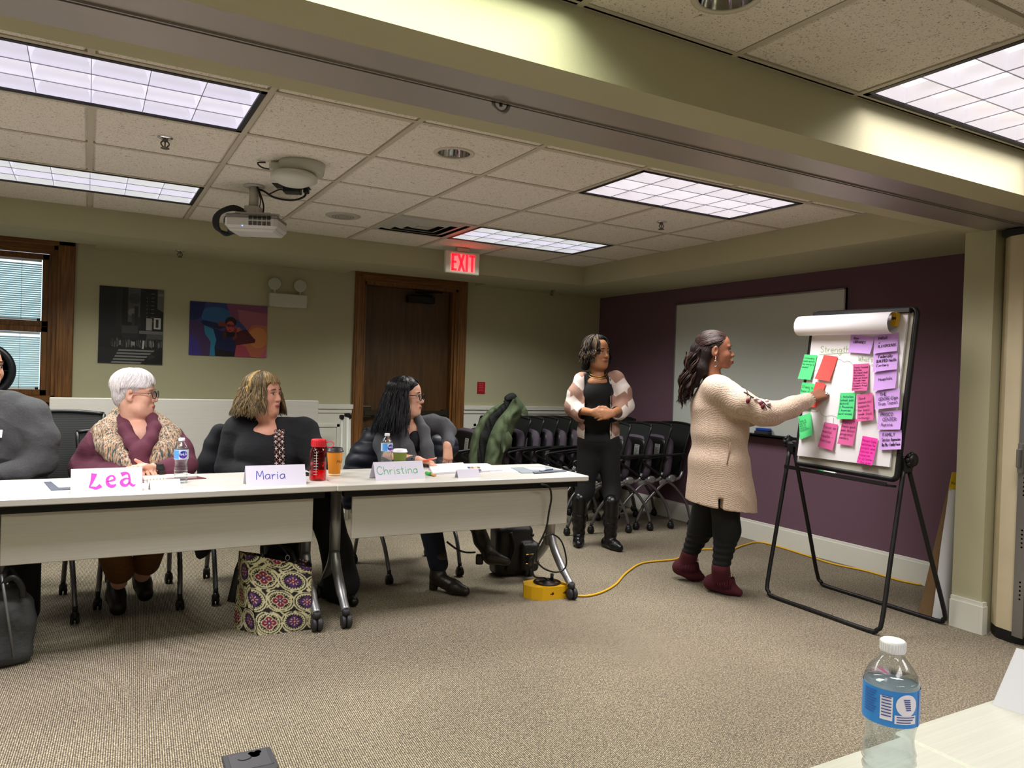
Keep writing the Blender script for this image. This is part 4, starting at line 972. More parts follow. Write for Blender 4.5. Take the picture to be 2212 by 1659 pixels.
# pad: sheets, the turned-over pages as a roll at the top, yellow binder end
pad = thing('flip_chart_pad', 'white flip chart pad with pages rolled over its top', 'flip chart', tuple(BL), 0)
m_paper = mat('chart_paper', '#e6e3e6', .7, noise=(3, .02))
pad_c = [on_board(1722, 984, -.002), on_board(1921, 1009, -.002), on_board(1929, 700, -.002), on_board(1730, 722, -.002)]
k = MB(); o0 = pad_c[0]; pu = unit(pad_c[1]-pad_c[0]); pw = np.linalg.norm(pad_c[1]-pad_c[0]); ph = (pad_c[3]-pad_c[0])@bv
k.box(o0+pu*pw/2+bv*(ph/2+.05)-bn*.006, (pw, .012, ph+.1), np.stack([pu, bn, bv], 1)); k.build('pad_sheets', m_paper, pad, True)
k = MB(); tl_, tr_ = on_board(1724, 702, .06)-bn*.06, on_board(1926, 694, .06)-bn*.06; ru = unit(tr_-tl_); rl = np.linalg.norm(tr_-tl_)
g = []
for i in range(9):
    row = []; base = tl_+ru*(rl*i/8+.0)
    for j in range(15):
        if j < 11:
            a = math.radians(115-j*26); r_ = .05; row.append(base+bn*(.045+r_*1.05*math.cos(a)*1.0)+bv*(-.005+.062*math.sin(a)))
        else: row.append(row[10]-bn*.016*(j-10)+bv*(.012*(j-10)))
    g.append(row)
k.sheet(g)
for i in (0, 8): pass
k.build('rolled_pages', m_paper, pad, True)
k = MB(); c_ = on_board(1934, 690, .02); k.box(c_, (.03, .03, .075), np.stack([bu, bn, bv], 1)); k.build('binder_end', mat('binder_yellow', '#d8a810', .5), pad, True)
text_mesh('3M', .022, ink('#181410'), pad, c_+bn*.0153-bu*.013-bv*.004, bu, bv, bn, .001, name='binder_print')
# writing on the chart
def px_write(k, text, p0, p1, size_px, w, lift=.0, **kw):
    a, c = on_board(*p0, lift), on_board(*p1, lift); u = unit(c-a); v = unit(np.cross(bn, u)); v = v if v[2] > 0 else -v
    sz = np.linalg.norm(on_board(p0[0], p0[1]-size_px)-on_board(*p0)); wd = write(MB(), text, a, u, v, bn, sz, w, **kw)
    s_ = min(1.25, np.linalg.norm(c-a)/max(wd, 1e-6)); write(k, text, a, u*s_, v, bn, sz, w, **kw)
zz = lambda x, y: (1700+x/3.95, 640+y/3.95)
k = MB(); px_write(k, 'Strength', zz(285, 478), zz(540, 478), 13, .0022); ribbon(k, [on_board(*zz(272, 497), .0006), on_board(*zz(530, 480), .0006)], .0022, bn)
px_write(k, "What's", zz(605, 552), zz(735, 560), 10, .002); k.build('heading_writing', mat('ink_lightgreen', '#8fb77a', .6), pad, True)
k = MB()
for ln in (((430, 540), (460, 542), (485, 562), (515, 552), (545, 565), (562, 590)), ((205, 705), (228, 680), (232, 640), (265, 625)), ((195, 968), (225, 985), (260, 980), (282, 962)), ((282, 975), (298, 1010), (330, 1024), (375, 1016), (420, 1030), (437, 1045)),
           ((330, 1025), (331, 1072)), ((396, 1035), (394, 1088)), ((700, 790), (660, 820), (628, 832)), ((575, 972), (600, 968)), ((282, 1290), (280, 1308)), ((395, 1318), (418, 1342)), ((738, 575), (722, 590), (740, 598))):
    ribbon(k, spline([on_board(*zz(*p), .0006) for p in ln], 4), .0018, bn)
k.build('cloud_sketch', mat('ink_grey', '#8d938b', .6), pad, True)['kind'] = 'stuff'
NOTES = [  # colour, ink, quad in the board crop, lines of writing, label
 ('#4fd07c', '#2f8f55', ((150, 495), (258, 503), (212, 716), (103, 706)), ['1.Attending', 'month activity', 'the energy is', 'needed'], 'green sticky note beside the blank red one at the top', .5),
 ('#f0504a', None, ((315, 500), (433, 515), (370, 728), (250, 706)), [], 'blank red sticky note stuck on the chart', 0),
 ('#4fd07c', '#2f8f55', ((130, 732), (238, 748), (195, 965), (100, 950)), ['2.Family to', 'base of it', 'to attend'], 'green sticky note half hidden by the reaching hand', .5),
 ('#f0504a', None, ((245, 730), (330, 745), (262, 955), (188, 940)), [], 'red sticky note held under the fingers', 0),
 ('#4fd07c', '#2f8f55', ((95, 1028), (200, 992), (232, 1185), (118, 1225)), ['3.', 'Family to', 'help build', 'teach all', 'resources', 'transparency'], 'tilted green sticky note at the lower left of the chart', .62),
 ('#c79be0', '#2a2030', ((545, 328), (745, 345), (722, 495), (530, 480)), ['Give', 'LIBRARIES'], 'purple sticky note reading libraries', .42),
 ('#c79be0', '#2a2030', ((745, 340), (950, 310), (950, 470), (748, 492)), ['PARKS', '+', 'PLAYGROUNDS'], 'purple sticky note reading parks and playgrounds', .7),
 ('#c79be0', '#2a2030', ((738, 492), (945, 472), (948, 625), (745, 650)), ['Federally', 'QUALIFIED Health', 'Centers'], 'purple sticky note reading federally qualified health centers', .75),
 ('#c79be0', '#2a2030', ((745, 652), (938, 625), (932, 785), (750, 810)), ['', 'Hospitals', ''], 'purple sticky note reading hospitals', .7),
 ('#c79be0', '#2a2030', ((752, 815), (962, 785), (965, 945), (762, 968)), ['THE', 'CENTRE-Elgin', 'From Transit'], 'purple sticky note just below the one reading hospitals', .8),
 ('#c79be0', '#2a2030', ((778, 978), (978, 972), (980, 1138), (780, 1140)), ['PRISCO', 'CENTER', 'Aurora'], 'purple sticky note directly above the family service one', .8),
 ('#c79be0', '#2a2030', ((783, 1152), (978, 1140), (988, 1308), (797, 1312)), ['FAMILY', 'Service Agencies', 'like Ma - Family Focus'], 'purple sticky note reading family service agencies', .8),
 ('#cf5a93', '#5b2348', ((565, 580), (700, 572), (697, 808), (562, 810)), ['•Family Focused', 'Activities', '•Bi-lingual staff', '•Welcomed in', 'when not known', '•Provider Help', 'to reach others', '•Community Based', 'partnerships'], 'pink sticky note packed with nine lines of writing', .9),
 ('#4fd07c', '#14417a', ((455, 825), (583, 823), (570, 1052), (437, 1050)), ['1. Activities', '(school, park', 'district)', '2. Resources', '/ Agencies', '(social services)'], 'green sticky note with blue numbered writing', .8),
 ('#cf5a93', '#5b2348', ((597, 843), (728, 822), (748, 1057), (612, 1072)), ['•Good', 'resources/', 'supports', 'for basic', 'needs (food,', 'clothing)'], 'pink sticky note about good resources and basic needs', .9),
 ('#cf5a93', '#3f1832', ((475, 1040), (602, 1050), (570, 1280), (443, 1260)), ['District', 'Parks-good', 'park district', 'programs/', 'centers', ''], 'pink sticky note about park district programs', .9),
 ('#cf5a93', '#3f1832', ((318, 1073), (435, 1095), (400, 1318), (273, 1285)), ['Focus on', 'mental', 'health -', 'families', ''], 'pink sticky note reading focus on mental health', .9),
 ('#f03fae', '#b8287f', ((645, 1190), (775, 1215), (740, 1445), (603, 1420)), ['Parent Cafe', 'workshops for', 'parents and', 'families on', 'resources', 'for all families', 'in the area'], 'bright magenta sticky note near the bottom corner of the pad', .95)]
for i, (col, ic, q, lines, lab, frac) in enumerate(NOTES):
    lift = .0025+.0012*(i % 5)
    A_, B_, C_, D_ = [on_board(*zz(*p), lift) for p in q]
    t = thing('sticky_note', lab, 'sticky note', tuple((A_+C_)/2), 0, 'sticky notes on the flip chart')
    nn = unit(np.cross(B_-A_, D_-A_)); nn = nn if nn@bn > 0 else -nn
    k = MB(); g = []
    for a in range(7):
        row = []
        for c in range(5):
            u, v = c/4, a/6; p = (A_*(1-u)+B_*u)*(1-v)+(D_*(1-u)+C_*u)*v; row.append(p+nn*(.013*v*v+.003*math.sin(u*3+i)*v))
        g.append(row)
    k.sheet(g); k.build('paper', mat('note_'+col, col, .75), t, True)
    if ic and lines:
        k = MB(); n = len(lines)
        for j, ln in enumerate(lines):
            if not ln: continue
            v = .08+frac*(j+.78)/max(n, 1)*.98
            if v > 1: v = .98
            def P(u): return (A_*(1-u)+B_*u)*(1-v)+(D_*(1-u)+C_*u)*v+nn*(.013*v*v+.0016)
            ind = .06 if col != '#c79be0' else random.uniform(.12, .22)
            a, c = P(ind), P(.96); u_ = unit(c-a); v_ = unit(np.cross(nn, u_)); v_ = v_ if v_[2] > 0 else -v_
            hgt = np.linalg.norm(D_-A_)*frac/n*.62; hgt = min(hgt, .026)
            wd = write(MB(), ln, a, u_, v_, nn, hgt, .001); s_ = min(1.0, np.linalg.norm(c-a)/max(wd, 1e-6))
            write(k, ln, a, u_*s_, v_, nn, hgt, .0016 if col != '#c79be0' else .0024)
        if k.v: k.build('handwriting', ink(ic), t, True)
mk = on_board(1798, 1022, .03); t = thing('marker_pen', 'green capped marker lying on the easel ledge', 'marker', tuple(BL+bu*.245-bv*.022+bn*.05), 0)
k = MB(); p0 = BL+bu*.22-bv*.02+bn*.05; k.tube([p0, p0+bu*.04], .008, 10); k.build('cap', mat('marker_green', '#1d8f4a', .4), t, True)
k = MB(); k.tube([p0+bu*.04, p0+bu*.125], .0075, 10); k.build('barrel', mat('marker_white', '#cfd4d0', .4), t, True)

# spare pad leaning at the stub wall
pb = at(2005, 1332, Z=0); t = thing('spare_chart_pad', 'rolled white easel pad with a yellow end and brown card, leaning by the stub wall', 'flip chart', (4.40, -.40, 0))
k = MB(); a0, a1 = V3(4.33, -.53, 0), V3(4.33, -.20, 0); top0, top1 = V3(4.50, -.53, .75), V3(4.50, -.24, .75)
def slab(k, q, t_):
    q = [np.array(p, float) for p in q]; n = unit(np.cross(q[1]-q[0], q[3]-q[0])); k.add(q+[p+n*t_ for p in q], [(3, 2, 1, 0), (4, 5, 6, 7), (0, 1, 5, 4), (1, 2, 6, 5), (2, 3, 7, 6), (3, 0, 4, 7)], False)
slab(k, [at(1985, 1326, Z=0.002), at(2020, 1336, Z=0.002), at(2052, 1060, X=4.52), at(2047, 1060, X=4.52)], .006); k.build('backing_card', mat('brown_card', '#6f5638', .85), t, True)
k = MB(); g = []
for i in range(9):
    v = i/8; row = []
    for j in range(7):
        u = j/6; p = (at(2012, 1340, Z=0.002)*(1-u)+at(2062, 1335, Z=.002)*u)*(1-v)+(at(2049, 1056, X=4.50)*(1-u)+at(2078, 1056, X=4.54)*u)*v
        row.append(p-V3(.02*math.sin(u*math.pi), .02*math.sin(u*math.pi), 0)+V3(.004*math.sin(9*v+5*u), 0, 0))
    g.append(row)
k.sheet(g); k.build('pad_sheets', mat('pad_white', '#c9c9cb', .7), t, True)
k = MB(); slab(k, [at(2049, 1056, X=4.49), at(2078, 1056, X=4.53), at(2078, 1020, X=4.53), at(2056, 1020, X=4.49)], .01); k.build('binder_end', mat('binder_yellow2', '#d9b81e', .5), t, True)
o_ = at(2054, 1046, X=4.485)
text_mesh('Post', .022, ink('#2a2410'), t, o_-V3(.002, .002, 0), unit(at(2078, 1048, X=4.52)-o_), V3(0, 0, 1), unit(CAM-o_), 0, name='binder_print')

# ================================================================== TABLE THINGS
TZ = .7401
def tent(label, text, pl_, pr_, icol, h=.095, dz=.05, style=None, w=.004, size=.05, off=(.05, .02)):
    a, c = at(*pl_, Z=TZ), at(*pr_, Z=TZ); u = unit(c-a); L_ = np.linalg.norm(c-a); nb = V3(-u[1], u[0], 0)     # nb points away from the camera
    t = thing('name_tent', label, 'name tent', tuple((a+c)/2))
    k = MB(); th = .0012; ap_ = V3(0, 0, h)+nb*dz
    for s0, s1 in ((0, 1), (2, 1)):
        q = nb*dz*s0; k.add([a+q, c+q, c+ap_, a+ap_], [(0, 1, 2, 3)], False)
        off_ = V3(0, 0, -th); k.add([a+q+off_*0+nb*th*(1 if s0 == 0 else -1), c+q+nb*th*(1 if s0 == 0 else -1), c+ap_+off_, a+ap_+off_], [(3, 2, 1, 0)], False)
    k.build('card', mat('card_white', '#d3d0de', .7), t, True)
    v = unit(ap_); n = unit(np.cross(u, v))
    if n@(CAM-a) < 0: n = -n
    if text:
        k = MB(); o_ = a+u*L_*off[0]+v*h*off[1]
        if style == 'calligraphy':
            # bold flared letters L e a
            def poly(P, oo): k.add([oo+u*p[0]*size+v*p[1]*size+n*.0008 for p in P], [list(range(len(P)))], False)
            def thick(pts, ws, oo):
                Q = spline([(*p, 0) for p in pts], 5); W_ = np.interp(np.linspace(0, 1, len(Q)), np.linspace(0, 1, len(ws)), ws)
                Lf = []; Rg = []
                for i, p in enumerate(Q):
                    d = unit(Q[min(i+1, len(Q)-1)]-Q[max(i-1, 0)]); s_ = V3(-d[1], d[0], 0)*W_[i]*.72; Lf.append(p+s_); Rg.append(p-s_)
                f = lambda p: oo+u*p[0]*size+v*p[1]*size+n*.0008
                k.sheet([[f(x) for x in Lf], [f(x) for x in Rg]], False)
            thick([(.30, 1.0), (.24, .7), (.14, .35), (.0, .0)], [.26, .20, .12, .03], o_); thick([(.02, .03), (.25, -.02), (.45, -.06), (.72, .12)], [.05, .12, .14, .20], o_)
            oo = o_+u*size*1.05; thick([(.05, .38), (.3, .44), (.5, .52), (.46, .74), (.28, .80), (.08, .62), (.06, .3), (.2, .08), (.42, .04), (.6, .16)], [.06, .08, .10, .08, .07, .12, .14, .16, .16, .05], oo)
            oo = o_+u*size*1.9; thick([(.08, .86), (.35, .96), (.55, .86), (.6, .5), (.62, .2), (.82, .02), (.98, .1)], [.22, .14, .08, .10, .12, .12, .02], oo); thick([(.6, .5), (.35, .56), (.1, .36), (.16, .12), (.4, .06), (.6, .28)], [.05, .08, .14, .16, .12, .05], oo)
        else: write(k, text, o_, u, v, n, size, w, wob=.15)
        k.build('hand_lettering', ink(icol), t, True)
tent('white name tent with bold pink calligraphy', 'Lea', (152, 1068), (308, 1061), '#d23ab4', .105, .05, 'calligraphy', size=.064, off=(.25, .26))
tent('white name tent hand lettered in blue pen', 'Maria', (532, 1051), (662, 1046), '#3a3fb4', .095, .05, None, .0035, .044, (.17, .36))
tent('white name tent hand lettered in green pen', 'Christina', (812, 1038), (919, 1033), '#5fb87e', .092, .05, None, .0035, .045, (.05, .36))
tent('small blank card tent by the pink lettered name tent', '', (325, 1060), (391, 1056), '#fff', .045, .024)
tent('small blank card tent before the open book', '', (990, 1033), (1037, 1031), '#fff', .045, .024)
c_ = at(2143, 1522, Z=TZ); t = thing('name_tent', 'blank folded name tent on the near white table', 'name tent', tuple(c_))
k = MB(); u_ = unit(V3(.95, -.3, 0)); nb = V3(.3, .95, 0)
a = c_; apx = V3(.085, -.0, .105)
q0, q1 = a, a+V3(.12, -.03, 0); dl = V3(.04, -.26, 0)
for P in ((q0, q0+dl, q0+dl+apx*.9, q0+apx*.9), (q1, q1+dl, q0+dl+apx*.9, q0+apx*.9)): k.add(list(P), [(0, 1, 2, 3)], False); k.add([p-V3(0, 0, .0012) for p in P], [(3, 2, 1, 0)], False)
k.build('card', mat('card_white', '#d3d0de', .7), t, True)

# water bottles
m_pet = clear('clear_plastic', '#f4f7f8', .10, gloss=.95); m_water = clear('bottled_water', '#f2f6f8', .04, ior=1.33)
m_cap = mat('bottle_cap', '#e9e9ee', .45)
def bottle(lab, loc, H, D, rz, near=False):
    t = thing('water_bottle', lab, 'bottle', tuple(loc), rz); r = D/2; n = 40 if near else 24
    def prof(off):
        P = []
        for i in range(57):
            z = i/56*.955
            if z < .03: q = .90+.1*(z/.03)
            elif z < .34: q = .97+.035*math.sin((z-.03)/.31*math.pi*10)-.05*math.sin((z-.03)/.31*math.pi)
            elif z < .52: q = .97-.10*math.sin((z-.34)/.18*math.pi)
            elif z < .755: q = 1.0
            elif z < .915: s_ = (z-.755)/.16; q = 1.0-.62*(s_**1.5)
            else: q = .38
            P.append((r*q-off, z*H))
        return P
    P = prof(0); k = MB(); k.lathe([(0, .0)]+[(r*.5, .0)]+P, n); k.build('shell', m_pet, t)
    k = MB(); Pw = [p for p in prof(.0016) if p[1] < .77*H]; k.lathe([(0, .004)]+[(p[0], p[1]+.003) for p in Pw]+[(0, Pw[-1][1]+.003)], n); k.build('water', m_water, t)
    k = MB(); k.lathe([(.0, .93*H), (r*.44, .93*H), (r*.46, .935*H), (r*.45, .995*H), (r*.40, H), (0, H)], n)
    for i in range(28 if near else 0): a = 2*math.pi*i/28; k.box((r*.455*math.cos(a), r*.455*math.sin(a), .965*H), (.0014, .0014, .05*H), rotz(a))
    k.build('cap', m_cap, t)
    # wrap-around label: blue field, white panel, oval badge
    z0, z1 = .535*H, .745*H
    def patch(k, a0, a1, za, zb, off, m=14): k.sheet([[((r+off)*math.cos(a0+(a1-a0)*i/m), (r+off)*math.sin(a0+(a1-a0)*i/m), z) for z in (za, zb)] for i in range(m+1)])
    k = MB(); patch(k, 0, 2*math.pi, z0, z1, .0006, 40); k2 = MB(); patch(k2, 2*math.pi, 0, z0, z1, -.0009, 40); k2.build('label_back', mat('label_back_white', '#e4e8ee', .6), t); lb = k.build('label', mat('label_blue', '#2f86d8', .35) if near else mat('label_pale', '#cfdcf2', .35), t)
    k = MB(); A0 = -math.pi/2                                                      # faces local -Y
    hh = z1-z0; zc = (z0+z1)/2
    def oval(k, ac, rz_, ra, off): k.sheet([[((r+off)*math.cos(ac+ra*t_), (r+off)*math.sin(ac+ra*t_), zc0+sg*rz_*math.sqrt(max(0, 1-t_*t_))) for sg in (-1, 1)] for t_ in np.sin(np.linspace(-math.pi/2, math.pi/2, 21))])
    if near:
        zc0 = zc
        patch(k, A0-1.05, A0-.62, z0+.18*hh, z1-.16*hh, .0012); zc0 = zc+.14*hh; oval(k, A0-.12, .30*hh, .40, .0012)
        patch(k, A0-.55, A0+.26, z0+.12*hh, z0+.36*hh, .0012); k.build('label_panel', mat('label_white', '#e8e6f2', .4), lb)
        k = MB()
        for i in range(7): patch(k, A0-1.0, A0-.67, zc+.30*hh-.085*hh*i, zc+.33*hh-.085*hh*i, .0018, 4)
        for i in range(6): patch(k, A0-.26+.02*i, A0-.02+.01*i, zc+.28*hh-.055*hh*i, zc+.31*hh-.055*hh*i, .0018, 4)
        for i in range(3): patch(k, A0-.48, A0+.2-.08*i, z0+.30*hh-.07*hh*i, z0+.325*hh-.07*hh*i, .0018, 6)
        for i in range(9): patch(k, A0-1.75, A0-1.18-.05*(i % 3), z1-.12*hh-.075*hh*i, z1-.10*hh-.075*hh*i, .0014, 6)
        k.build('label_print', ink('#3d4a9a'), lb)
        k = MB(); patch(k, A0+.42, A0+.46, z0, z1, .0014, 2); k.build('label_seam', ink('#1b4fa0'), lb)
    else:
        patch(k, A0-1.5, A0-.55, z0+.06*hh, z1-.05*hh, .0010); k.build('label_band', mat('label_skyblue', '#5ba3ea', .4), lb)
        k = MB(); zc0 = zc; oval(k, A0+.08, .38*hh, .62, .0014); k.build('badge', mat('badge_navy', '#24309c', .4), lb)
        k = MB(); x0 = -.026
        wd = write(MB(), 'PureLife', (0, 0, 0), (1, 0, 0), (0, 0, 1), (0, -1, 0), .30*hh, .0014, wob=.1, gap=1.1); f_ = 1.08*r/wd
        write(k, 'PureLife', (-wd*f_/2, 0, zc-.06*hh), (f_, 0, 0), (0, 0, 1), (0, -1, 0), .30*hh, .0014, wob=.1, gap=1.1)
        k.v = [((r+.0024)*math.cos(A0+.08+q[0]/r), (r+.0024)*math.sin(A0+.08+q[0]/r), q[2]) for q in k.v]
        k.build('badge_lettering', ink('#e8ecff'), lb)
        k = MB()
        for i in range(3): k.box((-.004+.008*i, -r-.0022, zc-.24*hh), (.005, .0006, .09*hh))
        k.build('badge_mark', ink('#c03ab0'), lb)
    return t
bottle('small water bottle by the spiral notebook', at(390, 1043, Z=TZ), .222, .066, .1)
bottle('small water bottle next to the green paper cup', at(834, 1018, Z=TZ), .222, .066, .3)
nb_ = at_depth(1924, 1520, 1.045); bottle('large water bottle with a blue label on the near table', (nb_[0], nb_[1], TZ), .232, .071, -.30, True)

# red drinking bottle
t = thing('drinking_bottle', 'translucent red sports bottle with a looped lid', 'bottle', tuple(at(686, 1037, Z=TZ)))
m_redp = clear('red_plastic', '#e8304a', .12, gloss=.9)
k = MB(); k.lathe([(0, 0), (.038, 0), (.043, .006), (.044, .02), (.044, .06), (.0425, .075), (.0425, .085), (.044, .1), (.044, .145), (.040, .162), (.031, .172), (.031, .182)], 28); k.build('body', m_redp, t)
k = MB(); k.lathe([(0, .004), (.041, .006), (.0415, .095), (0, .095)], 24); k.build('water', clear('red_water', '#ffb0b8', .02, ior=1.33), t)
k = MB(); k.lathe([(0, .176), (.036, .176), (.0375, .18), (.0375, .212), (.035, .216), (0, .217)], 28)
for i in range(20): a = i*math.pi/10; k.box((.0375*math.cos(a), .0375*math.sin(a), .195), (.003, .003, .03), rotz(a))
k.build('lid', mat('lid_red', '#d42a34', .4), t)
k = MB(); k.tube([(.058+.022*math.cos(a), -.004, .188+.016*math.sin(a)) for a in np.linspace(0, 2*math.pi, 14, False)], .003, 6, closed=True); k.build('lid_loop', mat('loop_red', '#e0505a', .4), t)
k = MB(); k.tube([(-.02, -.0400, .03), (-.02, -.0400, .155)], .0009, 5)
for i in range(9): k.box((-.02+(.004 if i % 2 else .006), -.0408, .035+.014*i), (.010 if i % 2 else .016, .001, .0018)); k.box((-.028, -.0395, .035+.014*i), (.010, .001, .0018))
k.build('measure_marks', ink('#e8e4e4'), t)
# cups
def cup(lab, loc, H, r0, r1, body, lid, name):
    t = thing(name, lab, 'cup', tuple(loc)); k = MB(); k.lathe([(0, .004), (r0-.003, .004), (r0-.002, 0), (r0, 0), (r1, H*.86), (r1+.001, H*.87), (r1-.002, H*.87)], 28); bd = k.build('cup_body', body, t)
    k = MB(); k.lathe([(r1-.001, H*.84), (r1+.004, H*.845), (r1+.004, H*.885), (r1+.001, H*.89), (r1-.002, H*.985), (r1-.006, H), (r1-.010, H*.985), (0, H*.98)], 28); k.build('lid', lid, t); return t, bd
t, bd = cup('orange paper coffee cup with a black lid beside the red bottle', at(722, 1027, Z=TZ), .155, .031, .043, mat('cup_orange', '#f0991c', .5), mat('lid_dark', '#241c22', .4), 'coffee_cup')
k = MB(); write(k, 'McCafe', (.0, 0, .072), (1, 0, 0), (0, 0, 1), (0, -1, 0), .017, .0016, slant=.2); k.v = [((.0385+.014*(q[2]-.072)/.1)*math.cos(-math.pi/2+q[0]/.038), (.0385+.014*(q[2]-.072)/.1)*math.sin(-math.pi/2+q[0]/.038), q[2]) for q in k.v]; k.build('cup_lettering', ink('#3a2410'), t)
k = MB(); k.lathe([(.0316, .004), (.0322, .012)], 28, caps=False); k.build('cup_base_band', mat('cup_pale', '#f4d9b0', .5), t)
cup('green paper cup with a white lid', at(863, 1012, Z=TZ), .118, .030, .042, mat('cup_green', '#7c8c3a', .6), mat('lid_white', '#e6e4ea', .4), 'coffee_cup')
# papers, folders, notebook, pens
def flat(name, lab, cat, quads, zoff=0.):
    cs = np.mean([at(*p, Z=TZ) for p in quads[0][1]], 0); t = thing(name, lab, cat, tuple(cs))
    for (pn, q, z, th, m) in [(x[0], x[1], x[2], x[3], x[4]) for x in quads]:
        P = [at(*p, Z=TZ)+V3(0, 0, z) for p in q]; k = MB(); k.add(P+[p+V3(0, 0, th) for p in P], [(3, 2, 1, 0), (4, 5, 6, 7), (0, 1, 5, 4), (1, 2, 6, 5), (2, 3, 7, 6), (3, 0, 4, 7)], False); k.build(pn, m, t, True)
    return t
m_wp = mat('white_paper', '#d6d5da', .7); m_fold = mat('folder_slate', '#4a5160', .6); m_fold2 = mat('folder_grey', '#8a939c', .5)
flat('folder', 'slate folder with white paper beside the pink lettered name tent', 'folder', [('cover', ((110, 1060), (200, 1056), (190, 1040), (95, 1042)), 0, .003, m_fold), ('paper', ((126, 1055), (200, 1052), (190, 1038), (108, 1040)), .003, .002, m_wp)])
flat('folder', 'grey presentation folder with a white card at the table end', 'folder', [('cover', ((1127, 1023), (1222, 1020), (1182, 1009), (1103, 1011)), 0, .004, m_fold2), ('flap', ((1155, 1024), (1226, 1019), (1219, 1017), (1150, 1021)), .004, .002, m_fold), ('paper', ((1147, 1017), (1180, 1016), (1176, 1011), (1130, 1011)), .0045, .001, m_wp)])
t = thing('ink_pen', 'dark pen lying across the grey folder', 'pen', tuple(at(1180, 1016, Z=TZ+.008))); k = MB(); k.tube([at(1166, 1017, Z=TZ+.0095), at(1194, 1014, Z=TZ+.0095)], .004, 8); k.build('barrel', mat('pen_dark', '#3a3f50', .4), t, True)
k = MB(); k.tube([at(1166, 1017, Z=TZ+.0095), at(1176, 1016, Z=TZ+.0095)], .0043, 8); k.build('cap', mat('pen_pale', '#b6bcd0', .4), t, True)
op = flat('open_book', 'open white booklet with printed pictures before the person in charcoal grey', 'book', [('left_page', ((935, 1026), (1015, 1021), (1000, 1003), (925, 1007)), 0, .012, m_wp), ('right_page', ((1006, 1022), (1085, 1018), (1052, 1004), (992, 1005)), 0, .010, m_wp)])
k = MB(); ms = [mat('pic_%d' % i, c, .5) for i, c in enumerate(('#7a5a3a', '#3a4a7a', '#a06a4a', '#c9b090'))]
for i in range(10):
    k.mat(i % 4); x = 1004+7*(i % 5)+2*(i//5); y = 1008+5*(i//5); k.quad(*[at(*p, Z=TZ+.0108) for p in ((x, y+4), (x+6, y+3.7), (x+4, y), (x-2, y+.3))])
k.build('page_picture', ms, op, True)
flat('paper_sheet', 'white printed sheet between the booklet and grey folder', 'paper', [('sheet', ((1062, 1022), (1132, 1019), (1110, 1007), (1040, 1009)), 0, .0015, m_wp)])
nbk = flat('spiral_notebook', 'spiral notebook with burgundy cover under the small water bottle', 'notebook', [('back_cover', ((308, 1043), (446, 1034), (405, 1025), (300, 1029)), 0, .003, mat('burgundy_card', '#5c1f38', .5)), ('pages', ((312, 1041), (425, 1033), (395, 1024), (303, 1027)), .003, .010, mat('page_cream', '#ded6c6', .7)), ('front_page', ((330, 1052), (378, 1044), (352, 1036), (310, 1042)), 0, .004, mat('page_cream2', '#e8e2d6', .7))])
k = MB()
for i in range(6):
    c0 = at(318+7*i, 1040-.6*i, Z=TZ+.012); k.tube([c0+V3(0, .011*math.cos(a), .011*math.sin(a)) for a in np.linspace(0, 2*math.pi, 12, False)], .0012, 5, closed=True)
k.build('spiral_binding', mat('spiral_wire', '#8a7a66', .35, metal=.7), nbk, True)
t = thing('highlighter', 'green and orange highlighter lying by the green lettered name tent', 'marker', tuple(at(930, 1024, Z=TZ))); k = MB(); k.tube([at(921, 1022, Z=TZ+.01), at(930, 1024, Z=TZ+.01)], .0105, 10); k.build('cap', mat('hl_green', '#35b050', .4), t, True)
k = MB(); k.tube([at(930, 1024, Z=TZ+.008), at(940, 1027, Z=TZ+.008)], .0078, 10); k.build('barrel', mat('hl_tan', '#d8a868', .5), t, True)
t = thing('phone', 'black phone behind the blue lettered name tent', 'phone', tuple(at(664, 1027, Z=TZ))); k = MB(); k.box((0, .02, .005), (.05, .09, .009), rotz(.2), .003); k.build('case', m_black, t)

# ================================================================== FLOOR THINGS
def hugbox(pts, z): return pts
# yellow cord reel
c0 = (at(1142, 1268, Z=0)+at(1232, 1291, Z=0))/2; fr0, fr1 = at(1172, 1298, Z=0), at(1233, 1291, Z=0); u_ = unit(fr1-fr0); n_ = V3(-u_[1], u_[0], 0)
t = thing('cord_reel', 'yellow extension cord reel box at the table foot', 'cord reel', tuple(fr0+n_*.08))
lw = np.linalg.norm(fr1-fr0); hR = .075
poly = [(0, 0), (lw, 0), (lw+.005, .05), (lw-.02, .17), (lw*.5, .20), (-.04, .18), (-.075, .10), (-.05, .045)]
k = MB(); k.prism(poly, fr0, u_, n_, (0, 0, hR)); k.build('housing', mat('reel_yellow', '#e0ad12', .45), t, True)
cR = fr0+u_*(lw*.42)+n_*.10
k = MB(); k.lathe([(0, hR), (.082, hR), (.084, hR+.004), (.082, hR+.008), (.03, hR+.006), (.028, hR+.012), (0, hR+.013)], 32, cR); k.build('reel_disc', m_black, t, True)
for i in range(6): k = MB(); a = i*math.pi/3+.3; k.box(cR+V3(.058*math.cos(a), .058*math.sin(a), hR+.0068), (.018, .03, .0016), rotz(a)); k.build('disc_slot', mat('slot_brown', '#6a3a16', .6), t, True)
k = MB(); k.tube([cR+u_*.045+n_*.02+V3(0, 0, hR), cR+u_*.045+n_*.02+V3(0, 0, hR+.045)], .010, 10); k.build('crank_knob', m_black, t, True)
k = MB()
for q in (.35, .80): k.lathe([(0, 0), (.008, 0)], 12, fr0+u_*lw*q-n_*.0006+V3(0, 0, .036), np.stack([u_, V3(0, 0, 1), -n_], 1)); k.box(fr0+u_*(lw*q-.010)-n_*.0004+V3(0, 0, .034), (.014, .0008, .006), np.stack([u_, n_, V3(0, 0, 1)], 1))
k.build('keyhole', mat('slot_brown', '#6a3a16', .6), t, True)
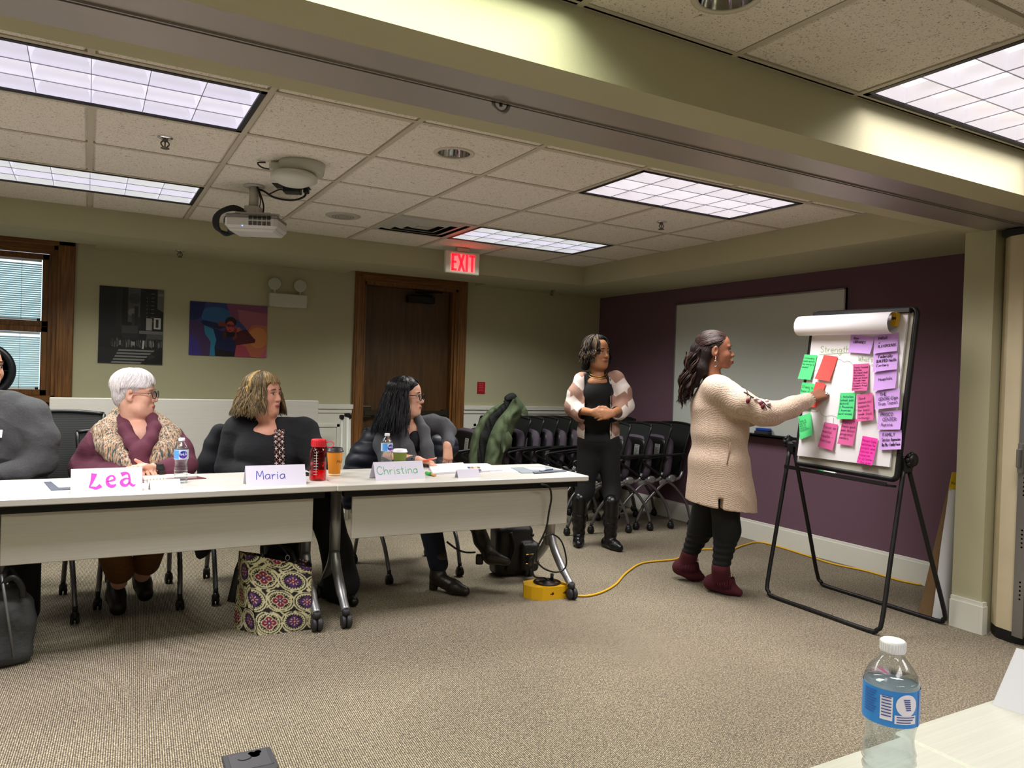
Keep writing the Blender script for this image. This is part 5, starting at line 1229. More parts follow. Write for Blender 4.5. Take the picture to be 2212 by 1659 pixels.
cord = [(1233, 1286), (1268, 1287), (1300, 1279), (1330, 1262), (1352, 1238), (1385, 1217), (1430, 1211), (1462, 1207), (1500, 1190), (1530, 1186), (1575, 1188), (1605, 1178), (1640, 1171), (1690, 1182), (1740, 1199), (1800, 1218), (1870, 1233), (1940, 1253), (1992, 1263)]
P = [at(*p, Z=.008) for p in cord]; P = [V3(min(p[0], XW-.03), p[1], .008) for p in P]
k = MB(); k.tube(spline(P, 5), .0065, 8); tag(k.build('extension_cord', mat('cord_yellow', '#e3b02a', .45)), 'yellow extension cord running across the carpet to the purple wall', 'cord')
Yk = .655
cab = [(1168, 1046), (1186, 1052), (1191, 1075), (1186, 1105), (1180, 1140), (1168, 1168), (1156, 1192), (1151, 1222), (1154, 1245), (1170, 1259)]
P = [at(*p, Y=Yk+.01*i) for i, p in enumerate(cab)]; e = cR+V3(0, 0, hR+.02); loop = [(1158, 1215), (1162, 1180), (1175, 1160), (1195, 1155), (1213, 1170), (1223, 1205), (1220, 1228), (1200, 1236), (1175, 1228), (1158, 1212)]
k = MB(); k.tube(spline(P[:-1]+[e+V3(-.02, 0, .01), e+V3(.01, 0, -.005)], 6), .0055, 8); k.tube(spline([at(*p, Y=Yk+.06) for p in loop], 6), .005, 8)
tag(k.build('power_cable', mat('cable_black', '#0e0f10', .5)), 'black power cable looping from the table down to the yellow reel', 'cable')
k = MB(); k.tube(spline([at(965, 1170, Y=1.0), at(985, 1185, Y=.98), at(1005, 1193, Y=.97), at(1027, 1193, Y=.96)], 6), .006, 8); tag(k.build('bag_strap', m_black), 'thin black strap hanging below the table by the ankle boot', 'strap')

# patterned tote
m_tote, nt, b = node_mat('tote_print', .8); L = nt.links.new
tc = nt.nodes.new('ShaderNodeTexCoord'); at_n = nt.nodes.new('ShaderNodeAttribute'); at_n.attribute_name = 'tone'
L(at_n.outputs['Color'], b.inputs['Base Color'])
def tote_col(U, Vv):   # U,V in metres on the cloth
    c = np.tile(np.array(lin('#120d16')), (len(U), 1)); cream = np.array(lin('#c9c39c')); pur = np.array(lin('#4e2360')); red = np.array(lin('#7c1638')); s_ = .118
    gx, gy = U/s_, Vv/s_; row = np.floor(gy); fx = gx-.5*(row % 2); ix = np.floor(fx); dx, dy = fx-ix-.5, gy-row-.5
    r = np.hypot(dx, dy)*1.02; th = np.arctan2(dy, dx); kind = ((ix+2*row) % 2) > .5
    hx, hy = gx*2.1, gy*2.1; w = np.sin(hx*5.1+2*np.sin(hy*3.3))*np.sin(hy*5.3+2*np.sin(hx*2.9)); c[w > .5] = cream
    c[(np.abs(r-.52) < .028)] = cream
    ring = (r < .44); c[ring] = lin('#120d16'); c[np.abs(r-.42) < .03] = cream; c[(np.abs(r-.36) < .022) & (np.sin(th*22) > 0)] = cream
    pet = .22+.09*np.abs(np.cos(2*th)); fl = r < pet; c[fl & kind] = pur; c[fl & ~kind] = red
    in_ = r < .10+.05*np.cos(4*th+.8); c[in_ & kind] = red; c[in_ & ~kind] = pur
    c[(np.abs(r-pet) < .02) & ~kind] = cream; c[(np.abs(th*4/math.pi-np.round(th*4/math.pi)) < .12) & (r < .2) & (r > .1)] = cream; c[r < .035] = cream
    return c
tb = thing('tote_bag', 'open tote bag with a purple and cream medallion print', 'bag', tuple(at(600, 1360, Z=0)+V3(0, .08, 0)))
f0, f1, b0 = at(548, 1366, Z=0), at(668, 1358, Z=0), at(508, 1300, Z=0)
q0, q1 = at(532, 1207, Y=.86), at(676, 1222, Y=.80)
bot = [V3(.775, .79, .0), V3(1.03, .775, .0), V3(1.04, .90, 0), V3(.69, .96, 0)]
top = [at(530, 1196, Y=.87), at(674, 1224, Y=.80), at(668, 1210, Y=.94), at(516, 1190, Y=.99)]
def side(a, c, a2, c2, n=26, m=34, bul=.012, base=0.):
    g = []; UU = []; VV = []; nrm = unit(np.cross(c-a, a2-a))
    for j in range(m):
        row = []
        for i in range(n):
            u, v = i/(n-1), j/(m-1); p = (a*(1-u)+c*u)*(1-v)+(a2*(1-u)+c2*u)*v
            row.append(p+nrm*(bul*math.sin(u*math.pi)*math.sin(v*math.pi*.9+.2)+.004*math.sin(7*u+5*v))); UU.append(base+u*np.linalg.norm(c-a)); VV.append(v*np.linalg.norm(a2-a))
        g.append(row)
    V = np.array([p for r in g for p in r]); Q = np.array([(j*n+i, j*n+i+1, (j+1)*n+i+1, (j+1)*n+i) for j in range(m-1) for i in range(n-1)]); return V, Q, tote_col(np.array(UU), np.array(VV))
for nm, (a, c, a2, c2), base in (('front_panel', (bot[0], bot[1], top[0], top[1]), 0.), ('side_panel', (bot[3], bot[0], top[3], top[0]), -.2), ('side_panel', (bot[1], bot[2], top[1], top[2]), .3), ('back_panel', (bot[2], bot[3], top[2], top[3]), .5)):
    V, Q, cc = side(a, c, a2, c2, 90, 110, base=base); np_mesh(nm, V, Q, m_tote, tb, True, cc)
k = MB(); k.add([p+V3(0, 0, .003) for p in bot], [(0, 1, 2, 3)], False); k.build('base_panel', m_black, tb, True)
k = MB(); ins = [p*.9+np.mean(top, 0)*.1-V3(0, 0, .02) for p in top]; k.sheet([[*top, top[0]], [*ins, ins[0]]], False); k.add([p-V3(0, 0, .05) for p in ins], [(0, 1, 2, 3)], False); k.build('lining', mat('tote_lining', '#0b0a0d', .8), tb, True)
k = MB(); k.tube(spline([top[0]*.75+top[1]*.25, top[0]*.75+top[1]*.25+V3(.01, .04, .06), (top[0]+top[1])/2+V3(0, .10, .075), top[0]*.3+top[1]*.7+V3(0, .06, .05), top[0]*.25+top[1]*.75], 6), .010, 8); k.tube(spline([top[3]*.6+top[2]*.4, top[3]*.5+top[2]*.5+V3(0, -.02, .07), top[3]*.3+top[2]*.7], 6), .010, 8)
k.build('handle', m_black, tb, True)
k = MB(); c_ = at(621, 1205, Y=.84); k.tube([c_+V3(.010*math.cos(a), 0, .014*math.sin(a)) for a in np.linspace(0, 2*math.pi, 12, False)], .0022, 6, closed=True); k.build('ring', m_steel, tb, True)
# umbrella strapped behind the tote
k = MB(); k.tube([at(500, 1300, Y=.98), at(520, 1230, Y=1.0), at(530, 1195, Y=1.02)], [.022, .03, .02], 8); tag(k.build('folded_umbrella', mat('umbrella_black', '#0d0e12', .6)), 'black folded umbrella leaning behind the patterned tote', 'umbrella')

# black zipped bag at the left edge
tb = thing('shoulder_bag', 'black and grey quilted bag with a zip front at the table end', 'bag', (-.30, .90, 0))
s = Sol(); s.box((-.33, .87, .15), (.165, .085, .15), rotz(.25), .05, .02); s.box((-.34, .90, .27), (.12, .06, .06), rotz(.25), .03, .04)
V, Q = s.mesh(.008, folds(5, (14, 0, 26), .006)); np_mesh('body', V, Q, mat('quilt_grey', '#3c3f42', .6, noise=(30, .15), bump=(40, .4)), tb)
k = MB(); a0 = at(15, 1290, Y=.77); k.tube([at(3, 1240, Y=.80), at(12, 1300, Y=.775), at(30, 1420, Y=.78)], .006, 6); k.build('zip', mat('zip_grey', '#7f8388', .4, metal=.5), tb, True)
k = MB(); k.tube(spline([at(8, 1250, Y=.84), at(18, 1225, Y=.86), at(35, 1245, Y=.86), at(45, 1270, Y=.84)], 6), .012, 8); k.tube(spline([at(0, 1262, Y=.8), at(28, 1247, Y=.8), at(46, 1266, Y=.8), at(50, 1290, Y=.8)], 6), .014, 8); k.build('handle', m_black, tb, True)

# black leather backpack
tb = thing('backpack', 'black leather backpack with gold zips under the table', 'bag', (2.52, 1.32, 0))
s = Sol(); s.box((2.50, 1.32, .165), (.135, .085, .165), rotz(-.1), .045, .02); s.box((2.585, 1.245, .13), (.07, .05, .10), rotz(-.1), .03, .02); s.ell((2.50, 1.31, .30), (.12, .07, .05), None, .03)
V, Q = s.mesh(.007, sines(4, 22, .005)); np_mesh('body', V, Q, mat('black_leather', '#0e0f11', .38, bump=(180, .25)), tb)
k = MB()
for z in (.155, .095): k.tube([V3(2.535, 1.192, z), V3(2.64, 1.182, z+.002)], .003, 6); k.box((2.545, 1.188, z), (.02, .008, .010), None, .003)
k.build('zip', mat('zip_gold', '#b79a58', .3, metal=.8), tb, True)
k = MB(); k.tube(spline([V3(2.44, 1.23, .30), V3(2.46, 1.21, .2), V3(2.42, 1.23, .05)], 5), .012, 8); k.tube(spline([V3(2.50, 1.30, .33), V3(2.53, 1.28, .37), V3(2.56, 1.30, .33)], 5), .008, 8); k.ball((2.61, 1.235, .27), .012, 10); k.build('strap', m_black, tb, True)

# floor box
c0 = at(536, 1640, Z=0); t = thing('floor_box', 'dark floor outlet box with a missing round cover', 'floor box', (c0[0], c0[1]-.03, 0), -.02)
k = MB(); k.box((0, 0, .004), (.16, .15, .008), None, .003); k.build('plate', mat('floorbox_grey', '#3d3c41', .5), t)
k = MB(); k.box((0, .005, .0085), (.125, .11, .003), None, .001); k.box((0, -.045, .0086), (.14, .003, .003)); k.build('lid', mat('floorbox_lid', '#47464b', .5), t)
k = MB(); k.lathe([(0, .0105), (.016, .0105)], 20, (.022, .032, 0)); k.build('round_cover', mat('cover_cream', '#e6dfae', .5), t)
k = MB(); k.lathe([(.0, .0102), (.011, .0102)], 12, (.012, .046, 0)); k.lathe([(.0, .0102), (.012, .0102)], 12, (.033, .047, 0)); k.tube(spline([V3(-.035, .02, .0105), V3(-.02, .008, .0105), V3(0, .012, .0105), V3(.008, .022, .0105)], 5), .0022, 6); k.build('slot', m_black, t)

# white tripod leaning at the wainscot
t = thing('folded_tripod', 'folded white tripod stand with black clamps by the door', 'tripod', (2.03, 3.55, 0)); mw = mat('tripod_white', '#d8dad2', .4)
for i, (dx, dy) in enumerate(((-.035, 0), (.005, -.03), (.035, .01))):
    k = MB(); k.tube([(dx*1.3, dy-.06, .0), (dx, dy, .90)], .0155 if i == 1 else .012, 10); k.build('leg', mw, t)
k = MB(); k.box((-.038, 0, .905), (.036, .05, .04), None, .008); k.box((.003, -.028, .925), (.045, .05, .035), None, .008); k.box((.036, .01, .91), (.03, .05, .04), None, .008); k.build('clamp', m_black, t)
# pedestal fan in front of the window
t = thing('pedestal_fan', 'round black rimmed fan standing before the blinds', 'fan', (-.62, 3.30, 0)); fc = V3(0, 0, 1.24)
k = MB(); k.tube([fc+V3(.172*math.cos(a), 0, .172*math.sin(a)) for a in np.linspace(0, 2*math.pi, 40, False)], .026, 10, closed=True, ref=(0, 1, 0)); k.build('rim', mat('fan_black', '#15171c', .4), t)
k = MB()
for r_ in (.03, .06, .09, .12): k.tube([fc+V3(r_*math.cos(a), -.02, r_*math.sin(a)) for a in np.linspace(0, 2*math.pi, 32, False)], .003, 5, closed=True)
for i in range(12): a = i*math.pi/6; k.tube([fc+V3(0, -.02, 0), fc+V3(.15*math.cos(a), -.01, .15*math.sin(a))], .003, 5)
k.build('grille', m_black, t)
k = MB(); k.lathe([(0, 0), (.15, 0)], 30, fc+V3(0, .01, 0), rotx(math.pi/2)); k.build('disc', mat('fan_cream', '#cfccb8', .5), t)
k = MB(); k.tube([(0, .03, .02), (0, .03, 1.08)], .016, 10); k.build('pole', m_black, t)
k = MB(); k.lathe([(0, 0), (.17, 0), (.17, .015), (.03, .035), (0, .035)], 24, (0, .03, 0)); k.build('base', m_black, t)

# ================================================================== COATS
# olive parka heaped over the nested chairs
t = thing('parka_coat', 'olive green parka with black lining heaped over the nested chairs', 'coat', (3.15, 3.0, 0)); Yc = 2.93
p = lambda x, y, dY=0.: at(x, y, Y=Yc+dY)
def drape(t, name, Lp, Rp, m, d0, bul, seed, n=46, w=16, th=.008):
    Lq = spline([(*q, 0) for q in Lp], 8); Rq = spline([(*q, 0) for q in Rp], 8); st = sines(seed, 22, 1., 6); g = []
    for i in range(n):
        u = i/(n-1); f = lambda Q: Q[0]*0+np.array([np.interp(u, np.linspace(0, 1, len(Q)), [q[j] for q in Q]) for j in range(3)]); a, c = f(Lq), f(Rq); row = []
        for j in range(w):
            v = j/(w-1); q = a*(1-v)+c*v; x = p(q[0], q[1], d0-bul*math.sin(v*math.pi)**.7); row.append(x)
        g.append(row)
    A = np.array(g).reshape(-1, 3); fo = (.012*np.sin(A[:, 0]*70+3*st(A))+.007*st(A*2))*.8
    A = A-FW*fo[:, None]; k = MB(); G = A.reshape(n, w, 3); k.sheet(G.tolist()); k.sheet((G+FW*th)[:, ::-1].tolist())
    k.sheet([[G[i][0], G[i][0]+FW*th] for i in range(n)]); k.sheet([[G[i][-1], G[i][-1]+FW*th] for i in range(n)][::-1]); k.build(name, m, t, True)
m_ol = mat('olive_cloth', '#4c573e', .9, noise=(90, .15), bump=(160, .25)); m_bl = mat('black_lining', '#0b0c0c', .85, bump=(60, .4))
drape(t, 'back_flap', [(1094, 866), (1062, 881), (1042, 900), (1024, 930), (1016, 955), (1012, 985), (1016, 1045)], [(1100, 862), (1086, 880), (1062, 903), (1046, 935), (1040, 965), (1036, 1000), (1034, 1045)], m_ol, .02, .05, 61)
drape(t, 'lining', [(1092, 860), (1080, 878), (1054, 902), (1038, 930), (1032, 965), (1030, 1000), (1028, 1045)], [(1112, 862), (1100, 884), (1080, 906), (1068, 930), (1058, 960), (1052, 1000), (1048, 1045)], m_bl, -.01, .02, 62)
drape(t, 'front_panel', [(1108, 862), (1094, 884), (1076, 905), (1062, 930), (1052, 960), (1046, 1000), (1042, 1045)], [(1120, 858), (1132, 880), (1126, 900), (1112, 925), (1100, 955), (1086, 990), (1078, 1045)], m_ol, -.05, .09, 63)
drape(t, 'shoulder_fold', [(1112, 858), (1112, 870), (1112, 884), (1116, 896)], [(1119, 858), (1130, 872), (1139, 886), (1141, 897)], m_ol, -.03, .05, 64, 20, 10)
drape(t, 'cuff', [(1092, 935), (1084, 950), (1082, 965), (1084, 978)], [(1098, 932), (1106, 945), (1104, 962), (1092, 976)], m_ol, -.16, .06, 65, 20, 10)
s = Sol(); s.path([p(1096, 861, -.02), p(1106, 858, -.01), p(1112, 864, 0)], [.03, .036, .034], .03); V, Q = s.mesh(.008, sines(13, 40, .004)); np_mesh('hood_lining', V, Q, m_bl, t)
# navy padded jacket on the third chair
t = thing('padded_jacket', 'navy padded jacket hung over the chair of the person in charcoal grey', 'jacket', (1.9, 1.95, 0)); Yc = 1.93
s = Sol(); s.path([p(838, 930), p(812, 950), p(790, 985), p(772, 1010)], [.06, .085, .10, .09], .05); s.path([p(838, 930), p(900, 925), p(958, 940)], [.06, .05, .05], .05); s.path([p(800, 1000), p(830, 1050), p(850, 1120)], [.12, .14, .12], .05)
s.path([p(960, 940, -.05), p(968, 965, -.12), p(958, 1000, -.12)], [.05, .065, .06], .04); s.path([p(940, 960, -.1), p(945, 1010, -.12), p(920, 1080)], [.06, .08, .1], .05); s.path([p(790, 1010), p(768, 1060, .0), p(752, 1085, 0)], [.08, .06, .045], .05)
V, Q = s.mesh(.009, lambda P: .010*np.abs(np.sin(P[:, 2]*38+1.5*P[:, 0]))-.004+sines(22, 24, .004)(P)); np_mesh('padding', V, Q, mat('navy_nylon', '#151a28', .5, noise=(40, .2)), t)
k = MB(); k.tube(spline([p(957, 945, -.165), p(962, 965, -.19), p(960, 985, -.19)], 5), .003, 6); k.build('zip', m_steel, t, True)
# dark jacket on the second chair
t = thing('draped_jacket', 'dark jacket draped over the chair of the person in the beaded top', 'jacket', (.8, 1.95, 0)); Yc = 1.92
s = Sol(); s.path([p(474, 932), p(462, 960), p(452, 1000), p(446, 1050), p(440, 1110)], [.035, .05, .06, .06, .05], .05); s.path([p(474, 932), p(540, 930), p(620, 935)], [.04, .04, .04], .05); s.path([p(470, 1000), p(470, 1090), p(440, 1180), p(432, 1200)], [.06, .09, .04, .015], .05)
V, Q = s.mesh(.009, sines(31, 26, .006)); np_mesh('cloth', V, Q, mat('black_cloth', '#14151a', .85, noise=(60, .2)), t)
# ================================================================== PEOPLE
m_skin = mat('skin', '#c08a70', .52, attr='tone', noise=(55, .05), bump=(420, .06))
Zv = V3(0, 0, 1.)
def facing(phi, C):       # heading, measured from the line of sight towards the viewer
    l = np.array(C, float)-CAM; l[2] = 0; l = unit(l); r = V3(l[1], -l[0], 0); return unit(-l*math.cos(math.radians(phi))+r*math.sin(math.radians(phi)))
class Head:
    def __init__(h, C, phi, pitch=0., tilt=0., sc=1.):
        f = facing(phi, C); f = unit(f*math.cos(pitch)+Zv*math.sin(pitch)); r = unit(np.cross(f, Zv)); u = np.cross(r, f)
        r, u = r*math.cos(tilt)+u*math.sin(tilt), u*math.cos(tilt)-r*math.sin(tilt)
        h.C = np.array(C, float); h.R = np.stack([r, f, u], 1); h.s = sc
    def p(h, x, y, z): return h.C+h.R@(V3(x, y, z)*h.s)
    def loc(h, P): return ((P-h.C)@h.R)/h.s
    def solid(h, s, full=1., lips=1., nose=1., jowl=0., ear=True, pout=0.):
        S = h.s; e = lambda c, r, k=.02, sg=1: s.ell(h.p(*c), np.array(r)*S, h.R, k*S, sg)
        e((0, -.022, .034), (.074, .094, .082)); e((0, .030, .030), (.062, .056, .064), .03); e((0, .032, -.030), (.060*full, .056, .066), .03)
        e((0, .028, -.070), (.052*full, .053, .042), .03); e((0, .074, -.097), (.024*full, .019, .018), .02)
        for sx in (-1, 1):
            e((sx*.034*full, .058, -.034), (.026, .026, .026), .02); e((sx*.030, .074, .022), (.022, .010, .007), .015)
            if jowl: e((sx*.04, .03, -.085), (.03+.01*jowl, .04, .03), .03)
        if jowl: e((0, .035, -.115), (.05+.012*jowl, .055, .03+.006*jowl), .03)
        for sx in (-1, 1): e((sx*.031, .101, .002), (.018, .0145, .010), .010, -1)
        s.cap(h.p(0, .085, .006), h.p(0, .102, -.030), .0072*S, .0105*nose*S, .012*S); s.ell(h.p(0, .1045, -.0325), .0112*nose*S, None, .006*S)
        for sx in (-1, 1): s.ell(h.p(sx*.0125*nose, .0955, -.037), .0085*nose*S, None, .008*S)
        e((0, .092+pout, -.0655), (.021*lips**.5, .0095*lips, .0058*lips), .007); e((0, .0905+pout, -.0765), (.018*lips**.5, .0098*lips, .0068*lips), .007)
        s.cap(h.p(-.019, .103+pout, -.0712), h.p(.019, .103+pout, -.0712), .0026*S, None, .004*S, -1)
        e((0, .082, -.071), (.028, .014+pout*.6, .022), .014)
        if ear:
            for sx in (-1, 1):
                Re = h.R@rotz(-sx*.35)@rotx(-.15); s.ell(h.p(sx*.077, -.012, -.010), np.array((.009, .021, .034))*S, Re, .008*S); s.ell(h.p(sx*.0735, -.004, -.036), .010*S, None, .008*S)
                s.ell(h.p(sx*.088, -.004, -.006), np.array((.009, .011, .019))*S, Re, .004*S, -1)
    def paint(h, V, base, lip, blush=.0, dark=None):
        c = np.tile(np.array(lin(base)), (len(V), 1)); q = h.loc(V); near = (np.abs(q) < .2).all(1)
        l = (np.abs(q[:, 0]) < .027) & (((q[:, 0]/.024)**2+((q[:, 2]+.0712)/.0125)**2) < 1) & (q[:, 1] > .078); c[l] = lin(lip)
        ln = (np.abs(q[:, 0]) < .021) & (np.abs(q[:, 2]+.0712) < .0022) & (q[:, 1] > .075); c[ln] = np.array(lin(lip))*.35
        if blush:
            for sx in (-1, 1):
                w = np.exp(-(((q[:, 0]-sx*.042)/.02)**2+((q[:, 2]+.03)/.02)**2+((q[:, 1]-.07)/.04)**2))[:, None]*blush; c = c*(1-w)+np.array(lin('#c4605a'))*w
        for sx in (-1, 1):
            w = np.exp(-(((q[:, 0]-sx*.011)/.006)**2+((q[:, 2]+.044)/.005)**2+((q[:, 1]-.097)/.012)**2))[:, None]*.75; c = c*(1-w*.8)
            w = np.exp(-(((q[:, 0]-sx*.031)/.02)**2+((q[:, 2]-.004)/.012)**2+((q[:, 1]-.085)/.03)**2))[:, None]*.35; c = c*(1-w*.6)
        return c
    def eyes(h, parent, tone, iris='#3a2414', gaze=(0, 1, 0), brow='#4a3424', lid=0., bw=.0035, browz=.0):
        for sx in (-1, 1):
            k = MB(); c = h.p(sx*.031, .0760, .001); R_ = .0122*h.s; g = unit(h.R@V3(*gaze)); k.mat(0).ball(c, R_, 18)
            x = unit(np.cross(g, Zv)); y = np.cross(x, g)
            for mi, r_, o_ in ((1, .0058, .0112), (2, .0028, .0120)):
                k.mat(mi); k.lathe([(r_*h.s, 0), (r_*.5*h.s, .0006), (0, .0008)], 14, c+g*o_*h.s, np.stack([x, y, g], 1))
            k.build('eye', [mat('eye_white', '#d9d2cc', .25), mat('iris_'+iris, iris, .2), mat('pupil', '#060505', .15)], parent, True)
            k = MB(); ax = [math.radians(v) for v in np.linspace(0, 47+lid*3200, 7)]     # upper lid, a cap over the ball
            k.lathe([(.0134*h.s*math.sin(v)+1e-7, .0134*h.s*math.cos(v)) for v in ax], 18, c, h.R@rotx(-.45), caps=False); ax = [math.radians(v) for v in np.linspace(128, 180, 5)]
            k.lathe([(.0131*h.s*math.sin(v)+1e-7, .0131*h.s*math.cos(v)) for v in ax], 18, c, h.R@rotx(-.1), caps=False); k.build('eyelid', mat('lid_'+tone, tone, .55), parent, True)
            k = MB(); a = [h.p(sx*(.031+.0155*t_), .0885-.012*t_*t_-.0015, .001+.0098*(1-.75*t_*t_)-lid) for t_ in np.linspace(-1, 1, 9)]
            k.tube(a, [.0012, .002, .0024, .0025, .0025, .0025, .0025, .002, .0012], 6); k.build('eyelashes', mat('lash', '#1a100c', .6), parent, True)
            k = MB(); a = [h.p(sx*(.030+.021*t_), .0915-.010*t_*t_-.004*max(t_, 0), .0245+.004*(1-t_*t_)-.002*t_+browz) for t_ in np.linspace(-1, 1, 9)]
            k.tube(a, [bw*.9*w for w in (.9, 1, 1.05, 1.1, 1.1, 1, .9, .7, .4)], 6); k.build('eyebrow', mat('brow_'+brow, brow, .9), parent, True)
    def glasses(h, col='#141013', rx=.0255, rz=.0195, w=.0021, temple='#141013', square=.7):
        t = thing('eyeglasses', GLASS.pop(0), 'eyeglasses', tuple(h.C)); k = MB()
        def rim(sx, n=26):
            out = []
            for i in range(n):
                a = 2*math.pi*i/n; ca, sa = math.cos(a), math.sin(a); ex_ = lambda v: math.copysign(abs(v)**square, v)
                x = sx*.0325+rx*ex_(ca); out.append(h.p(x, .1055-.25*abs(x)**1.5*1.2, -.003+rz*ex_(sa)))
            return out
        rims = [rim(-1), rim(1)]
        for r_ in rims: k.tube(r_, w, 6, closed=True, ref=h.R[:, 1])
        k.tube([h.p(-.008, .1045, .004), h.p(0, .107, .0065), h.p(.008, .1045, .004)], w, 6); k.build('rims', mat('rim_'+col, col, .3), t, True)
        k = MB()
        for sx in (-1, 1): k.tube([h.p(sx*(.0325+rx), .096, .005), h.p(sx*.068, .08, .005), h.p(sx*.083, .01, .004), h.p(sx*.086, -.01, -.002)], w*.9, 6)
        k.build('temples', mat('rim_'+temple, temple, .3), t, True)
        k = MB()
        for r_ in rims: k.add(r_, [list(range(len(r_)))], False)
        k.build('lenses', clear('spectacle_lens', '#f0f4f4', .03), t, True)
GLASS = ['round dark rimmed eyeglasses worn by the person in the shawl', 'black framed eyeglasses worn by the person in charcoal grey']

def hand(s, wrist, d, n, side, curl=(.3, .3, .3, .3), spread=.06, thumb=(.5, .8, .3), sc=1., k=.006, bend=(1, 1.1, .8), r=.0086):
    """d: finger direction, n: out of the palm, side: +1/-1 puts the thumb on cross(d,n)*side"""
    wrist = np.array(wrist, float); d = unit(d); n = unit(np.array(n, float)-d*(np.array(n)@d)); t = np.cross(d, n)*side
    for i, (lt, ln) in enumerate(((.029, .070), (.010, .078), (-.009, .072), (-.027, .057))):
        kn = wrist+(d*(.088-.004*abs(i-1.2))+t*lt)*sc; s.cap(wrist+t*lt*.55*sc+d*.01*sc, kn, .0155*sc, .0125*sc, .012)
        a = 0.; q = kn; dd0 = unit(d+t*spread*(1.5-i))
        for j, fr in enumerate((.46, .31, .23)):
            a += curl[i]*bend[j]; v = dd0*math.cos(a)+n*math.sin(a); q2 = q+v*ln*fr*sc; s.cap(q, q2, r*(1-.08*j)*sc, r*(.94-.09*j)*sc, k); q = q2
    b = wrist+(d*.022+t*.022+n*.004)*sc; v = unit(d*thumb[0]+t*thumb[1]+n*thumb[2]); m_ = b+v*.040*sc; e = m_+unit(d*(thumb[0]+.45)+t*thumb[1]*.45+n*thumb[2]*1.1)*.030*sc; e2 = e+unit(d*(thumb[0]+.6)+t*thumb[1]*.2+n*thumb[2])*.022*sc
    s.cap(b, m_, .0145*sc, .0115*sc, .012); s.cap(m_, e, .0108*sc, .0095*sc, .006); s.cap(e, e2, .0095*sc, .0075*sc, .005)

class Hair:
    """bundles of thin strands, meshed in one go"""
    def __init__(s): s.V = []; s.Q = []; s.C = []; s.n = 0
    def add(s, P, R, C, S=4):
        P = np.asarray(P, float); N, M = P.shape[:2]; T_ = np.gradient(P, axis=1); T_ /= np.linalg.norm(T_, axis=2, keepdims=True)+1e-12
        ref = unit((.31, .53, .79)); x = ref-T_*(T_@ref)[..., None]; x /= np.linalg.norm(x, axis=2, keepdims=True)+1e-9; y = np.cross(T_, x)
        a = np.arange(S)*2*math.pi/S; V = P[:, :, None]+R[:, :, None, None]*(np.cos(a)[None, None, :, None]*x[:, :, None]+np.sin(a)[None, None, :, None]*y[:, :, None])
        i, j, k = np.meshgrid(np.arange(N), np.arange(M-1), np.arange(S), indexing='ij'); f = lambda jj, kk: (i*M+jj)*S+kk % S
        Q = np.stack([f(j, k), f(j, k+1), f(j+1, k+1), f(j+1, k)], -1).reshape(-1, 4)
        s.V.append(V.reshape(-1, 3)); s.Q.append(Q+s.n); s.C.append(np.repeat(C, M*S, 0)); s.n += N*M*S
    def build(s, name, parent, rough=.5):
        m = mat('strand_%.2f' % rough, '#333333', rough, attr='tone', spec=.3); return np_mesh(name, np.concatenate(s.V), np.concatenate(s.Q), m, parent, True, np.concatenate(s.C))
def pickcol(rn, cols, n, mixv=.35):
    c = np.array([lin(q) for q in cols]); i = rn.randint(len(c), size=n); j = rn.randint(len(c), size=n); w = rn.uniform(0, mixv, n)[:, None]; return (c[i]*(1-w)+c[j]*w)*rn.uniform(.85, 1.12, n)[:, None]
